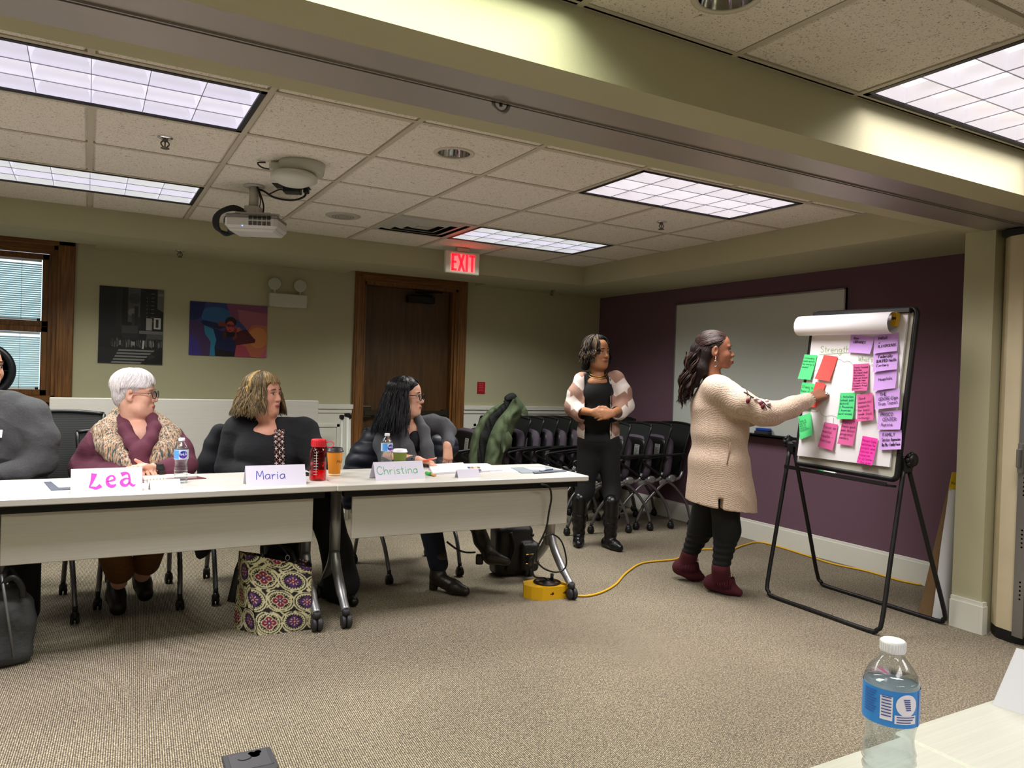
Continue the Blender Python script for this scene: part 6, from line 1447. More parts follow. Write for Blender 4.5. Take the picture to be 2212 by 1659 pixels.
def locks(k, h, cols, n, az, th0, th1, r0=.004, c=(0, -.02, .036), rad=(.082, .102, .088), hang=None, wave=(0, 1), flare=0., seed=0, swirl=0., seg=7, jit=.012, up0=0., clump=0):
    """strands combed over the head; az in degrees (0 = face side), th from the crown; hang(az) = how far they drop below"""
    rn = np.random.RandomState(seed); A0 = rn.uniform(az[0], az[1], n)
    if clump: cl = rn.uniform(az[0], az[1], clump); A0 = cl[rn.randint(clump, size=n)]+rn.normal(size=n)*2.2
    f = lambda g, x: np.array([g(v) for v in x]) if callable(g) else np.full(len(x), float(g))
    t0 = np.radians(rn.uniform(th0[0], th0[1], n)); t1 = np.radians(f(th1, A0))+rn.normal(size=n)*.05; sw = f(swirl, A0); ok = t1 > t0+.1
    A0, t0, t1, sw = np.radians(A0[ok]), t0[ok], t1[ok], sw[ok]; n = len(A0); off = 1+np.abs(rn.normal(size=n))*jit; ph = rn.uniform(0, 6.28, n)
    u = np.linspace(0, 1, seg+1)[None]; t = t0[:, None]+(t1-t0)[:, None]*u; a = A0[:, None]+sw[:, None]*u*u+.04*np.sin(ph[:, None]+4*u)
    q = np.stack([np.sin(t)*np.sin(a)*rad[0], np.sin(t)*np.cos(a)*rad[1], np.cos(t)*rad[2]], -1)*off[:, None, None]+np.array(c); q[..., 2] += up0*np.sin(u*math.pi)
    if hang:
        Lh = f(hang, np.degrees(A0))*rn.uniform(.84, 1.08, n); m_ = 13; u2 = np.linspace(0, 1, m_+1)[None, 1:]; ae = a[:, -1]
        d = np.stack([np.sin(ae)*flare, np.cos(ae)*flare, -np.ones(n)], -1); e0 = q[:, -1]
        s1 = np.stack([np.sin(ae+1.6), np.cos(ae+1.6), 0*ae], -1); s2 = np.stack([np.sin(ae), np.cos(ae), 0*ae], -1); W_ = wave[0]*(.3+u2)
        q2 = e0[:, None]+d[:, None]*(Lh[:, None]*u2)[..., None]+s1[:, None]*(W_*np.sin(ph[:, None]+wave[1]*u2*6.28))[..., None]+s2[:, None]*(.7*wave[0]*np.cos(1.7*ph[:, None]+wave[1]*u2*6.28))[..., None]
        q = np.concatenate([q, q2], 1)
    P_ = h.C+(q*h.s)@h.R.T; M = P_.shape[1]; v = np.linspace(0, 1, M)[None]
    R_ = (r0*rn.uniform(.7, 1.25, n)*h.s)[:, None]*np.minimum(np.minimum(1, .55+2.2*v), 2.6*(1-v)+.15)
    k.add(P_, R_, pickcol(rn, cols, n))
def hairbase(nm, c, rough=.6): return mat('hairbase_'+nm, c, rough, noise=(1., .45, (170, 170, 9)), bump=(1., .8, (230, 230, 10)), spec=.2)
def boot(s, heel, toe, w, hgt, k=.02):
    heel, toe = np.array(heel, float), np.array(toe, float); d = unit(toe-heel); m_ = heel*.45+toe*.55
    s.cap(heel+Zv*w*.9, m_+Zv*w*.85, w, w*1.02, k); s.cap(m_+Zv*w*.85, toe-d*w*.7+Zv*w*.7, w*1.02, w*.72, k)
class Person:
    def __init__(p, label, D, base):
        p.D = D; b = at_depth(*base, D) if len(base) == 2 else np.array(base); p.root = thing('person', label, 'person', (b[0], b[1], 0))
    def __call__(p, x, y, dd=0.): return at_depth(x, y, p.D+dd)
    def cloth(p, name, s, m, h=.006, disp=None, col=None):
        V, Q = s.mesh(h, disp); return np_mesh(name, V, Q, m, p.root, True, None if col is None else col(V))
    def body(p, s, head, base, lip, h=.004, blush=0.):
        V, Q = s.mesh(h); return np_mesh('body', V, Q, m_skin, p.root, True, head.paint(V, base, lip, blush))

# ---------------------------------------------------------------- white haired woman in the shawl
P = Person('person in a maroon sweater and multicoloured knit shawl, hands clasped on the table', 4.15, (.22, 1.62, 0))
H = Head(P(294, 849), 74, -.04)
s = Sol(); H.solid(s, 1.10, .85, 1.05, jowl=.8)
nb = P(292, 920, .02); s.cap(H.p(0, -.02, -.06), nb, .062, .068, .02); s.ell(P(300, 950, -.03), (.12, .09, .10), None, .03); s.ell(P(290, 1010, .03), (.16, .11, .18), None, .05)
WL, WR = P(288, 1022, -.25), P(338, 1014, -.24)
s.path([P(225, 940, .02), P(190, 1003, -.02), WL], [.06, .05, .028], .03); s.path([P(370, 945, .0), P(398, 1000, -.05), WR], [.06, .05, .028], .03)
hand(s, WL, P(322, 1012, -.30)-WL, V3(0, -.2, -1), 1, (.35, .4, .45, .5), .02, (.7, .3, -.35), .98)
hand(s, WR, P(296, 1003, -.33)-WR, V3(-.2, -.3, -1), -1, (.3, .35, .4, .5), .02, (.8, .3, -.4), .98)
s.path([(.22, 1.68, .52), (.10, 1.27, .53), (.185, 1.45, .16)], [.09, .06, .04], .04); s.path([(.26, 1.68, .52), (.36, 1.28, .53), (.30, 1.52, .17)], [.09, .06, .04], .04)
P.body(s, H, '#d8a58e', '#b8736a', .004, .30); H.eyes(P.root, '#cb9882', '#4a5a62', (.1, 1, 0), '#a89a8c', .003); H.glasses('#1a1214', .026, .0205, .0021, '#6a4a2a', .85)
hm = ('#ece8e8', '#d8d2d6', '#f2efe8', '#c4bdc0')
s = Sol(); s.ell(H.p(0, -.024, .046), (.086, .106, .088), H.R, .02); s.ell(H.p(0, -.075, -.02), (.062, .045, .065), H.R, .03); s.ell(H.p(.0, .12, -.06), (.09, .075, .10), H.R, .02, -1)
for sx in (-1, 1): s.ell(H.p(sx*.085, .0, -.05), (.03, .05, .055), H.R, .015, -1)
P.cloth('hair', s, hairbase('white', '#d4ced0'), .006, sines(3, 60, .002))
k = Hair(); th = lambda a: (66 if abs(a) < 30 else 92 if abs(a) < 75 else 100 if abs(a) < 110 else 128)
locks(k, H, hm, 1500, (-180, 180), (4, 60), th, .0030, (0, -.024, .044), (.089, .110, .092), seed=5, swirl=lambda a: -.30 if abs(a) < 80 else .1)
locks(k, H, hm, 420, (-40, 80), (8, 40), lambda a: 80+16*(a > 20), .0030, (0, -.018, .046), (.090, .112, .092), seed=6, swirl=.35)
k.build('hair_strands', P.root)
mar = mat('maroon_knit', '#5c2c3d', .9, noise=(160, .12), bump=(13, .55, (1, 1, 1.8)))
s = Sol(); s.path([P(232, 945, .05), P(358, 950, .04)], .09, .05); s.ell(P(290, 985, .03), (.20, .15, .18), None, .06); s.ell(P(288, 1060, .05), (.22, .19, .2), None, .06)
s.path([P(228, 945, .02), P(203, 975, -.01), P(180, 1012, -.03), P(190, 1022, -.06)], [.082, .08, .072, .07], .03); s.path([P(185, 1018, -.05), P(240, 1022, -.17), P(270, 1023, -.22)], [.068, .056, .044], .03)
s.path([P(365, 948, .02), P(388, 980, -.02), P(398, 1006, -.05)], [.080, .074, .066], .03); s.path([P(398, 1006, -.05), P(372, 1012, -.18), P(352, 1014, -.22)], [.062, .052, .043], .03)
s.ell(P(305, 935, -.13), (.055, .10, .095), None, .03, -1)
P.cloth('sweater', s, mar, .006, lambda X: creases(41, (26, 20, 44), .008)(X)+sines(42, 24, .003)(X))
m_shawl, nt, b = node_mat('shawl_knit', .95); L = nt.links.new; tc = nt.nodes.new('ShaderNodeTexCoord'); mp = nt.nodes.new('ShaderNodeMapping'); mp.inputs['Scale'].default_value = (130, 130, 34); L(tc.outputs['Object'], mp.inputs[0])
n = nt.nodes.new('ShaderNodeTexNoise'); n.inputs['Scale'].default_value = 1.; n.inputs['Detail'].default_value = 3; n.inputs['Distortion'].default_value = .15; L(mp.outputs[0], n.inputs['Vector']); r = nt.nodes.new('ShaderNodeValToRGB'); L(n.outputs['Fac'], r.inputs[0])
for i, (q, c) in enumerate(((.28, '#2c3038'), (.36, '#3f6a68'), (.43, '#5a3a48'), (.49, '#b4a684'), (.55, '#a8663a'), (.62, '#d8d2c0'), (.70, '#5f7a78'), (.8, '#c98d52'))):
    e = r.color_ramp.elements[i] if i < 2 else r.color_ramp.elements.new(q); e.position = q; e.color = (*lin(c), 1)
L(r.outputs[0], b.inputs['Base Color']); bp = nt.nodes.new('ShaderNodeBump'); bp.inputs['Strength'].default_value = .9; bp.inputs['Distance'].default_value = .008; L(n.outputs['Fac'], bp.inputs['Height']); L(bp.outputs[0], b.inputs['Normal'])
s = Sol(); fl = (FW, .62)
s.path([P(285, 895, .11), P(262, 902, .06), P(237, 925, -.02), P(232, 945, -.09), P(245, 972, -.15), P(272, 998, -.19), P(290, 1006, -.21)], [.05, .055, .060, .062, .060, .045, .03], .03, 1, fl)
s.path([P(225, 925, .05), P(215, 940, -.02), P(232, 965, -.12), P(262, 996, -.18)], [.05, .052, .045, .03], .03, 1, fl)
s.path([P(285, 895, .11), P(325, 905, .08), P(348, 925, -.01), P(356, 950, -.08), P(350, 975, -.14), P(330, 1000, -.19)], [.05, .05, .055, .058, .052, .03], .03, 1, fl)
s.path([P(352, 920, .05), P(372, 940, .0), P(372, 965, -.08), P(352, 992, -.15)], [.045, .05, .045, .03], .03, 1, fl)
P.cloth('shawl', s, m_shawl, .006, lambda X: creases(51, (66, -16, 24), .010)(X))
s = Sol(); s.path([P(280, 897, .07), P(268, 905, -.0), P(272, 930, -.10), P(285, 955, -.165), P(300, 975, -.195), P(306, 990, -.20)], [.034, .034, .036, .036, .036, .03], .02); s.path([P(288, 897, .08), P(328, 905, .0), P(334, 925, -.09), P(324, 950, -.155), P(312, 970, -.19), P(306, 990, -.20)], [.03, .030, .034, .034, .034, .03], .02); s.path([P(292, 985, -.19), P(300, 1003, -.20), P(312, 1003, -.20)], [.03, .03, .03], .02)
P.cloth('cowl_collar', s, mar, .006, creases(61, (40, 20, 40), .006))
s = Sol(); s.path([(.20, 1.70, .53), (.10, 1.26, .545), (.185, 1.42, .23)], [.12, .088, .072], .02); s.path([(.26, 1.70, .53), (.36, 1.27, .545), (.315, 1.50, .24)], [.12, .088, .072], .02); s.ell((.23, 1.72, .56), (.19, .15, .13), None, .05)
P.cloth('trousers', s, mat('brown_trousers', '#6b4526', .9, noise=(60, .15)), .008)
s = Sol(); s.path([P(248, 1240, -.04), P(250, 1285, -.13), P(255, 1312, -.19)], [.040, .044, .042], .03); 
P.cloth('shoe', s, mat('dark_shoe', '#1a1310', .5), .006)
s = Sol(); s.path([P(298, 1230, .10), P(308, 1260, .05), P(314, 1282, .0)], [.040, .044, .042], .03); P.cloth('shoe', s, mat('dark_shoe', '#1a1310', .5), .006)
k = MB(); q = P(344, 1016, -.255); d_ = unit(WR-P(372, 1012, -.18)); k.tube([q-d_*.014, q+d_*.014], .036, 18, caps=False); k.box(q+V3(0, -.03, .022), (.034, .012, .034), None, .004); k.build('wristwatch', m_black, P.root, True)

# ---------------------------------------------------------------- woman in the black beaded top
P = Person('person in a black cardigan with a white beaded strip, seated behind the red bottle', 4.50, (.94, 1.65, 0))
H = Head(P(571, 849), 55, -.03)
s = Sol(); H.solid(s, 1.10, 1.0, .95, jowl=.5, ear=False)
s.cap(H.p(0, -.02, -.06), P(580, 915, .03), .056, .060, .02); s.ell(P(583, 942, .0), (.12, .09, .085), None, .03); s.ell(P(590, 1010, .04), (.18, .12, .18), None, .05)
WL = P(560, 1026, -.22); s.path([P(505, 930, .02), P(495, 1008, .0), WL], [.05, .04, .028], .03); s.path([P(660, 935, .03), P(684, 1006, .0), P(660, 1030, -.15)], [.05, .04, .028], .03)
hand(s, WL, V3(1, -.1, 0), V3(0, -.2, -1), 1, (.3, .3, .3, .35), .03, (.7, .4, -.1)); hand(s, P(660, 1030, -.15), V3(-1, -.2, 0), V3(0, -.2, -1), -1, (.3, .3, .3, .35), .03, (.7, .4, -.1))
s.path([(.90, 1.66, .52), (.98, 1.22, .50), (1.0, 1.12, .14)], [.09, .06, .04], .04); s.path([(1.0, 1.66, .52), (1.22, 1.20, .50), (1.29, 1.12, .12)], [.09, .06, .04], .04)
P.body(s, H, '#cf967d', '#a85f5c', .004, .28); H.eyes(P.root, '#bd866e', '#2c2018', (.45, 1, .02), '#5a4230', .002)
hm = ('#64543a', '#52442e', '#776444', '#8f7a52', '#42372a')
s = Sol(); s.ell(H.p(0, -.024, .042), (.086, .106, .086), H.R, .02); s.ell(H.p(0, .13, -.07), (.085, .09, .12), H.R, .02, -1)
for sx in (-1, 1): s.path([H.p(sx*.072, -.02, .02), H.p(sx*.08, -.025, -.06), H.p(sx*.09, -.02, -.11)], [.018, .024, .02], .03)
s.path([H.p(0, -.075, .0), H.p(0, -.085, -.08), H.p(0, -.09, -.12)], [.05, .045, .035], .04); s.path([H.p(-.05, -.06, .0), H.p(-.065, -.07, -.11)], [.04, .034], .04); s.path([H.p(.05, -.06, .0), H.p(.068, -.07, -.11)], [.04, .034], .04)
P.cloth('hair', s, hairbase('blonde', '#5f4d32'), .006, sines(7, 55, .003))
k = Hair(); hg = lambda a: .19 if abs(a) > 50 else 0
locks(k, H, hm, 1500, (46, 314), (3, 50), lambda a: 92, .0032, (0, -.022, .040), (.090, .110, .090), hang=lambda a: .16, wave=(.010, 1.2), flare=.34, seed=8, clump=110)
locks(k, H, hm, 700, (56, 304), (4, 45), lambda a: 94, .0030, (0, -.026, .036), (.094, .116, .09), hang=lambda a: .165, wave=(.014, 1.4), flare=.30, seed=80, clump=50)
locks(k, H, ('#c9ad72', '#b89a60'), 60, (98, 114), (6, 20), lambda a: 92, .003, (0, -.022, .041), (.092, .113, .092), hang=lambda a: .15, wave=(.008, 1.2), flare=.30, seed=81, clump=4)
locks(k, H, hm[:1]+hm[2:4]+('#b89a60',), 420, (-50, 50), (2, 30), lambda a: 72+5*math.sin(a*.4), .0030, (0, -.018, .042), (.088, .114, .088), seed=9, swirl=.15, jit=.006)
k.build('hair_strands', P.root)
blk = mat('black_knit', '#16181c', .92, noise=(120, .2), bump=(12, .6, (1, 1, 1.8)))
s = Sol(); s.path([P(515, 930, .05), P(655, 935, .05)], .092, .05); s.ell(P(590, 975, .03), (.225, .165, .17), None, .06); s.ell(P(588, 1050, .05), (.25, .20, .2), None, .06)
s.path([P(516, 928, .03), P(503, 965, .01), P(494, 1010, .0), P(502, 1025, -.03)], [.08, .078, .074, .07], .03); s.path([P(496, 1018, -.01), P(530, 1026, -.12), P(552, 1027, -.19)], [.076, .06, .045], .03)
s.path([P(655, 935, .03), P(676, 975, .02), P(688, 1010, .0)], [.085, .08, .07], .03); s.path([P(688, 1012, 0), P(672, 1030, -.14)], [.07, .05], .03)
s.ell(P(582, 905, -.12), (.074, .14, .094), None, .015, -1)
P.cloth('cardigan', s, blk, .006, lambda X: creases(71, (22, 14, 38), .008)(X)+sines(72, 18, .003)(X))
# beaded strip: rosettes and little crosses down the front
def surf(px, py, sol, d0, d1):      # march a pixel ray onto a solid
    a, c = at_depth(px, py, d0), at_depth(px, py, d1); T_ = np.linspace(0, 1, 400)[:, None]; X = a*(1-T_)+c*T_; v = sol.ev(X); i = np.argmax(v < 0); return X[i] if (v < 0).any() else c
k1, k2, k3 = MB(), MB(), MB()
strip = [(604, 931), (603, 940), (603, 953), (604, 970), (605, 990), (604, 1008)]
rn = random.Random(4)
for i in range(13):
    t_ = i/12*5; j = min(int(t_), 4); f_ = t_-j; x = strip[j][0]*(1-f_)+strip[j+1][0]*f_; y = strip[j][1]*(1-f_)+strip[j+1][1]*f_
    for dx in (-7, 0, 7):
        q = surf(x+dx, y, s, P.D-.5, P.D+.1)-FW*.004
        if (i % 2 == 0) == (dx == 0):
            k1.box(q, (.020, .004, .0042), np.stack([RT, FW, UP], 1)); k1.box(q, (.0042, .004, .020), np.stack([RT, FW, UP], 1))
        else: k2.tube([q+(RT*math.cos(a)+UP*math.sin(a))*.009 for a in np.linspace(0, 2*math.pi, 10, False)], .0026, 5, closed=True)
k1.build('bead_cross', mat('bead_white', '#dcd8d8', .4), P.root, True)['kind'] = 'stuff'; k2.build('bead_rosette', mat('bead_brown', '#7a4a40', .5), P.root, True)['kind'] = 'stuff'
s2 = Sol()
s2.path([(.90, 1.70, .53), (.96, 1.24, .52), (.98, 1.16, .12)], [.13, .095, .09], .04); s2.path([(1.0, 1.70, .53), (1.20, 1.20, .53), (1.27, 1.17, .30), (1.30, 1.16, .11)], [.13, .095, .082, .105], .04); s2.ell((.95, 1.72, .57), (.22, .16, .14), None, .05)
P.cloth('trousers', s2, mat('black_trousers', '#0d0e11', .85), .008)
s = Sol(); boot(s, (1.26, 1.20, 0), (1.355, 1.03, 0), .040, .08); P.cloth('shoe', s, mat('black_shoe', '#0b0b0c', .35), .006); s = Sol(); boot(s, (.98, 1.2, 0), (1.0, 1.0, 0), .040, .08); P.cloth('shoe', s, mat('black_shoe', '#0b0b0c', .35), .006)

# ---------------------------------------------------------------- woman in grey with long black hair
P = Person('person in a charcoal cardigan and jeans holding an orange pen', 4.99, (1.88, 1.66, 0))
H = Head(P(880, 855), 72, -.03, .03)
s = Sol(); H.solid(s, 1.02, .95, 1.08, jowl=.3, ear=False)
s.cap(H.p(0, -.02, -.06), P(886, 912, .02), .049, .053, .02); s.ell(P(890, 938, -.03), (.10, .07, .08), None, .03); s.ell(P(885, 990, .03), (.15, .11, .2), None, .06)
WL, WR = P(904, 994, -.33), P(966, 962, -.12)
s.path([P(838, 930, .0), P(835, 990, -.10), WL], [.05, .042, .026], .03); s.path([P(936, 918, .06), P(964, 926, .02), WR], [.04, .032, .026], .03)
hand(s, WL, P(935, 1000, -.36)-WL, V3(0, -.25, -1), 1, (.45, .5, .6, .7), .02, (.8, .35, .25), .98); hand(s, WR, V3(.02, -.15, -1), V3(.3, -.9, .1)*-1, 1, (.2, .15, .18, .25), .05, (.8, .4, .2), 1.0)
s.path([(1.83, 1.70, .53), (1.86, 1.30, .50), (1.90, 1.16, .20), (1.90, 1.16, .1)], [.07, .042, .026, .022], .03); s.path([(1.97, 1.70, .53), (2.02, 1.26, .58), (2.17, 1.21, .36)], [.07, .048, .034], .03)
P.body(s, H, '#d3a086', '#b06a62', .004, .22); H.eyes(P.root, '#c49278', '#241812', (.1, 1, 0), '#1c1412', .002); H.glasses('#160d10', .0255, .0205, .0026)
hm = ('#0c0c0e', '#131315', '#1c1c20', '#09090b', '#26262a')
s = Sol(); s.ell(H.p(0, -.024, .042), (.084, .106, .084), H.R, .02); s.ell(H.p(0, .12, -.02), (.072, .075, .10), H.R, .02, -1)
s.path([H.p(.074, -.02, .03), H.p(.084, -.025, -.06), H.p(.09, -.02, -.16), H.p(.088, .0, -.23)], [.022, .030, .036, .026], .03); s.path([H.p(-.074, -.02, .03), H.p(-.084, -.02, -.06), H.p(-.085, .03, -.16), H.p(-.07, .04, -.23)], [.028, .032, .036, .03], .03)
s.path([H.p(0, -.085, .02), H.p(0, -.11, -.08), H.p(0, -.13, -.20)], [.055, .055, .045], .04); s.path([H.p(.06, -.06, .0), H.p(.075, -.08, -.12), H.p(.08, -.08, -.20)], [.045, .045, .036], .04); s.path([H.p(-.06, -.06, 0), H.p(-.075, -.08, -.2)], [.05, .045], .04)
P.cloth('hair', s, hairbase('black', '#0d0d0f'), .006, sines(17, 45, .002))
k = Hair(); sw = lambda a: .0
locks(k, H, hm, 1300, (84, 276), (2, 30), lambda a: 94, .0034, (0, -.022, .040), (.092, .113, .090), hang=lambda a: .27, wave=(.006, .7), flare=.22, seed=18, clump=160)
locks(k, H, hm, 500, (60, 220), (10, 60), lambda a: 96, .0034, (0, -.024, .038), (.098, .122, .09), hang=lambda a: .28, wave=(.010, .8), flare=.26, seed=118, clump=50)
locks(k, H, hm, 260, (20, 50), (6, 14), lambda a: 88, .0036, (0, -.02, .040), (.089, .110, .088), hang=lambda a: .24, wave=(.004, .7), flare=.08, seed=19, swirl=1.05); locks(k, H, hm, 220, (-50, -18), (6, 14), lambda a: 92, .0036, (0, -.02, .040), (.089, .112, .088), hang=lambda a: .2, wave=(.004, .7), flare=.05, seed=20, swirl=-1.0)
k.build('hair_strands', P.root, .38)
gry = mat('charcoal_jersey', '#4e4f54', .92, noise=(140, .25, (1, 1, 3)), bump=(15, .55, (1.6, 1, 1)))
s = Sol(); s.path([P(840, 925, .04), P(934, 915, .06)], .062, .05); s.ell(P(886, 965, .02), (.155, .125, .16), None, .06); s.ell(P(884, 1030, .04), (.18, .15, .2), None, .06)
s.path([P(836, 928, .01), P(828, 960, -.03), P(838, 995, -.10)], [.066, .062, .056], .03); s.path([P(838, 995, -.10), P(872, 998, -.22), P(896, 996, -.31)], [.054, .046, .038], .03)
s.path([P(936, 917, .05), P(958, 920, .03), P(967, 932, .0), P(967, 958, -.09)], [.060, .054, .050, .042], .03)
s.ell(P(893, 935, -.13), (.038, .10, .13), np.stack([unit(RT+.25*UP), FW, unit(UP-.25*RT)], 1), .02, -1)
P.cloth('cardigan', s, gry, .006, lambda X: creases(81, (36, 10, 30), .007)(X)+sines(82, 24, .003)(X))
s = Sol(); s.path([P(880, 905, -.02), P(872, 935, -.09), P(880, 965, -.13), P(894, 1000, -.14)], [.03, .036, .04, .04], .02, 1, (FW, .6)); s.path([P(903, 903, -.02), P(916, 930, -.09), P(922, 965, -.13), P(930, 1003, -.14)], [.03, .036, .04, .04], .02, 1, (FW, .6))
P.cloth('draped_lapel', s, mat('charcoal_rib', '#55565a', .92, noise=(200, .3, (3, 3, .3))), .006, folds(83, (60, 0, 6), .003))
s = Sol(); s.ell(P(896, 955, -.09), (.05, .035, .075), None, .02); P.cloth('black_top', s, blk, .006)
jean = mat('dark_denim', '#12182a', .85, noise=(200, .25))
s = Sol(); s.path([(1.83, 1.72, .53), (1.86, 1.30, .51), (1.905, 1.17, .16)], [.11, .078, .060], .04); s.path([(1.97, 1.72, .53), (2.02, 1.27, .60), (2.17, 1.21, .38)], [.11, .078, .056], .04); s.ell((1.9, 1.72, .57), (.17, .15, .13), None, .05)
P.cloth('jeans', s, jean, .007)
bt = mat('brown_boot', '#241d18', .38, bump=(90, .15))
s = Sol(); s.path([(1.905, 1.17, .20), (1.90, 1.17, .09)], [.052, .046], .02); s.path([(1.90, 1.16, .075), (1.955, 1.05, .045), (2.0, .98, .032)], [.044, .040, .028], .03); s.box((1.885, 1.185, .03), (.026, .03, .03), rotz(-.5), .008, .01); s.cut((0, 0, .004), (0, 0, -1)); P.cloth('ankle_boot', s, bt, .005)
a0, a1, a2 = P(1035, 1170, -.25), P(1050, 1195, -.27), P(1095, 1212, -.30)
a0 = V3(2.17, 1.21, .40); a0b = V3(2.20, 1.18, .28); a1 = at(1060, 1203, Y=1.10); a2 = at(1094, 1213, Y=1.04)
s = Sol(); s.path([a0, a0b], [.050, .046], .02); s.path([a0b, a1, a2], [.044, .042, .026], .03); s.box(at(1036, 1208, Y=1.17), (.024, .028, .03), rotz(-.5), .008, .012); P.cloth('ankle_boot', s, bt, .005)
pen = thing('orange_pen', 'orange marker held by the person in charcoal grey', 'pen', tuple(P(925, 992, -.38))); k = MB(); k.tube([P(914, 996, -.385), P(936, 991, -.40)], .006, 8); k.build('barrel', mat('pen_orange', '#f06a42', .4), pen, True)
k = MB(); k.tube([P(936, 991, -.40), P(943, 989, -.405)], .004, 8); k.build('tip', mat('pen_tip', '#f4b8a8', .5), pen, True)
k = MB(); q = P(899, 996, -.318); d_ = unit(WL-P(872, 998, -.22)); k.tube([q-d_*.008, q+d_*.008], .034, 14, caps=False)
for i in range(12): a = i*math.pi/6; x_ = unit(np.cross(d_, Zv)); y_ = np.cross(d_, x_); k.ball(q+(x_*math.cos(a)+y_*math.sin(a))*.034, .007, 8)
k.build('bracelet', mat('bracelet_dark', '#241018', .35), P.root, True)

# ---------------------------------------------------------------- person in the charcoal fleece (head beyond the frame)
P = Person('person in a charcoal fleece with a white name sticker, arm folded', 3.87, (-.33, 1.6, 0))
H = Head(P(-38, 792), 40)
s = Sol(); H.solid(s, 1.05); s.cap(H.p(0, -.02, -.06), P(-25, 865, .02), .055, .06, .02); s.ell(P(0, 960, .02), (.18, .12, .25), None, .06); s.path([P(80, 905, .03), P(88, 988, .0), P(-30, 1030, -.2)], [.04, .03, .02], .03); s.path([P(-110, 905, .05), P(-128, 988, .0), P(-95, 1030, -.15)], [.05, .04, .028], .03)
hand(s, P(-30, 1030, -.2), V3(-1, -.2, 0), V3(0, -.2, -1), -1); hand(s, P(-95, 1030, -.15), V3(1, -.2, 0), V3(0, -.2, -1), 1)
s.path([(-.38, 1.66, .52), (-.42, 1.25, .52), (-.42, 1.2, .1)], [.09, .06, .04], .04); s.path([(-.28, 1.66, .52), (-.24, 1.25, .52), (-.22, 1.3, .1)], [.09, .06, .04], .04)
P.body(s, H, '#c89478', '#a06a5c', .005); H.eyes(P.root, '#bb8a70', '#3a2a1c')
hm = ('#3a2a1c', '#4a3826'); s = Sol(); s.ell(H.p(0, -.024, .046), (.082, .102, .082), H.R, .02); s.ell(H.p(0, .12, -.05), (.085, .08, .10), H.R, .02, -1); P.cloth('hair', s, hairbase('brown', '#3a2a1c'), .006, sines(3, 60, .003))
k = Hair(); locks(k, H, hm, 500, (-180, 180), (4, 50), lambda a: 62 if abs(a) < 40 else 95, .003, (0, -.024, .042), (.084, .104, .086), seed=33); k.build('hair_strands', P.root)
s = Sol(); s.path([P(-95, 898, .06), P(65, 893, .05)], .085, .05); s.path([P(-20, 880, .05), P(20, 880, .05)], .09, .05); s.ell(P(5, 950, .03), (.20, .16, .20), None, .06); s.ell(P(0, 1040, .05), (.21, .18, .2), None, .06)
s.path([P(72, 902, .03), P(88, 945, .01), P(88, 990, -.0)], [.085, .082, .078], .03); s.path([P(85, 1000, -.01), P(45, 1018, -.10), P(-15, 1028, -.18)], [.074, .062, .05], .03); s.path([P(-105, 905, .03), P(-130, 990, -.0), P(-100, 1028, -.13)], [.085, .08, .055], .03)
P.cloth('fleece', s, mat('charcoal_fleece', '#424345', .95, noise=(160, .2), bump=(13, .6, (1.3, 1, 1.8))), .006, lambda X: creases(91, (34, 10, 40), .011)(X)+sines(92, 24, .004)(X))
k = MB(); q = surf(-6, 925, s, P.D-.6, P.D+.2); q2 = [surf(x_, y_, s, P.D-.6, P.D+.2)-FW*.014 for x_, y_ in ((-34, 946), (8, 945), (10, 928), (-34, 926))]; k.add(q2, [(0, 1, 2, 3)], False); k.build('name_sticker', mat('sticker_white', '#dfe0ea', .6), P.root, True)
s = Sol(); s.path([(-.38, 1.7, .53), (-.42, 1.25, .53), (-.42, 1.2, .10)], [.11, .08, .06], .04); s.path([(-.28, 1.7, .53), (-.24, 1.25, .53), (-.22, 1.3, .10)], [.11, .08, .06], .04); P.cloth('trousers', s, mat('black_trousers', '#0d0e11', .85), .008)
for q in ((-.42, 1.24), (-.22, 1.34)): s = Sol(); boot(s, (q[0], q[1], 0), (q[0], q[1]-.2, 0), .042, .08); P.cloth('shoe', s, mat('black_shoe', '#0b0b0c', .35), .006)

# ---------------------------------------------------------------- standing woman in the patterned cardigan
P = Person('person standing in a blush and white patterned jacket over black, hands clasped', 5.98, (3.55, 1.87, 0))
H = Head(P(1291, 760), 45, -.03)
s = Sol(); H.solid(s, 1.02, 1.2, 1.12, jowl=.4)
s.cap(H.p(0, -.02, -.06), P(1291, 808, .02), .049, .054, .02); s.ell(P(1293, 826, .0), (.10, .07, .055), None, .03); s.ell(P(1292, 880, .02), (.11, .08, .22), None, .05); s.ell(P(1292, 955, .03), (.11, .08, .10), None, .05)
WL, WR = P(1279, 891, -.20), P(1326, 891, -.20)
s.path([P(1258, 824, .02), P(1243, 885, .0), WL], [.045, .040, .027], .03); s.path([P(1332, 822, .02), P(1347, 882, .0), WR], [.045, .040, .027], .03)
hand(s, WL, RT*1.0-UP*.12-FW*.1, V3(*(FW*.9))-UP*.2, 1 if np.cross(RT, FW)@UP > 0 else -1, (.10, .12, .15, .2), .05, (.75, .75, .1), .98)
hand(s, WR+UP*-.006-FW*.012, -RT*1.0-UP*.15-FW*.05, V3(*(FW*.9))-UP*.2, 1 if np.cross(-RT, FW)@UP > 0 else -1, (.10, .12, .15, .2), .05, (.75, .75, .1), .98)
fL, fR = at(1250, 1160, Z=.06), at(1318, 1168, Z=.06)
s.path([P(1272, 960, .03), P(1262, 1060, .02), fL], [.06, .045, .032], .03); s.path([P(1312, 960, .03), P(1322, 1062, .0), fR], [.06, .045, .032], .03)
P.body(s, H, '#a87350', '#8a4f45', .004, .08); H.eyes(P.root, '#8f6044', '#1c120c', (.3, 1, 0), '#2a1a12', .004)
hm = ('#121012', '#181416', '#221a18', '#3a2c20', '#141114', '#5a4630')
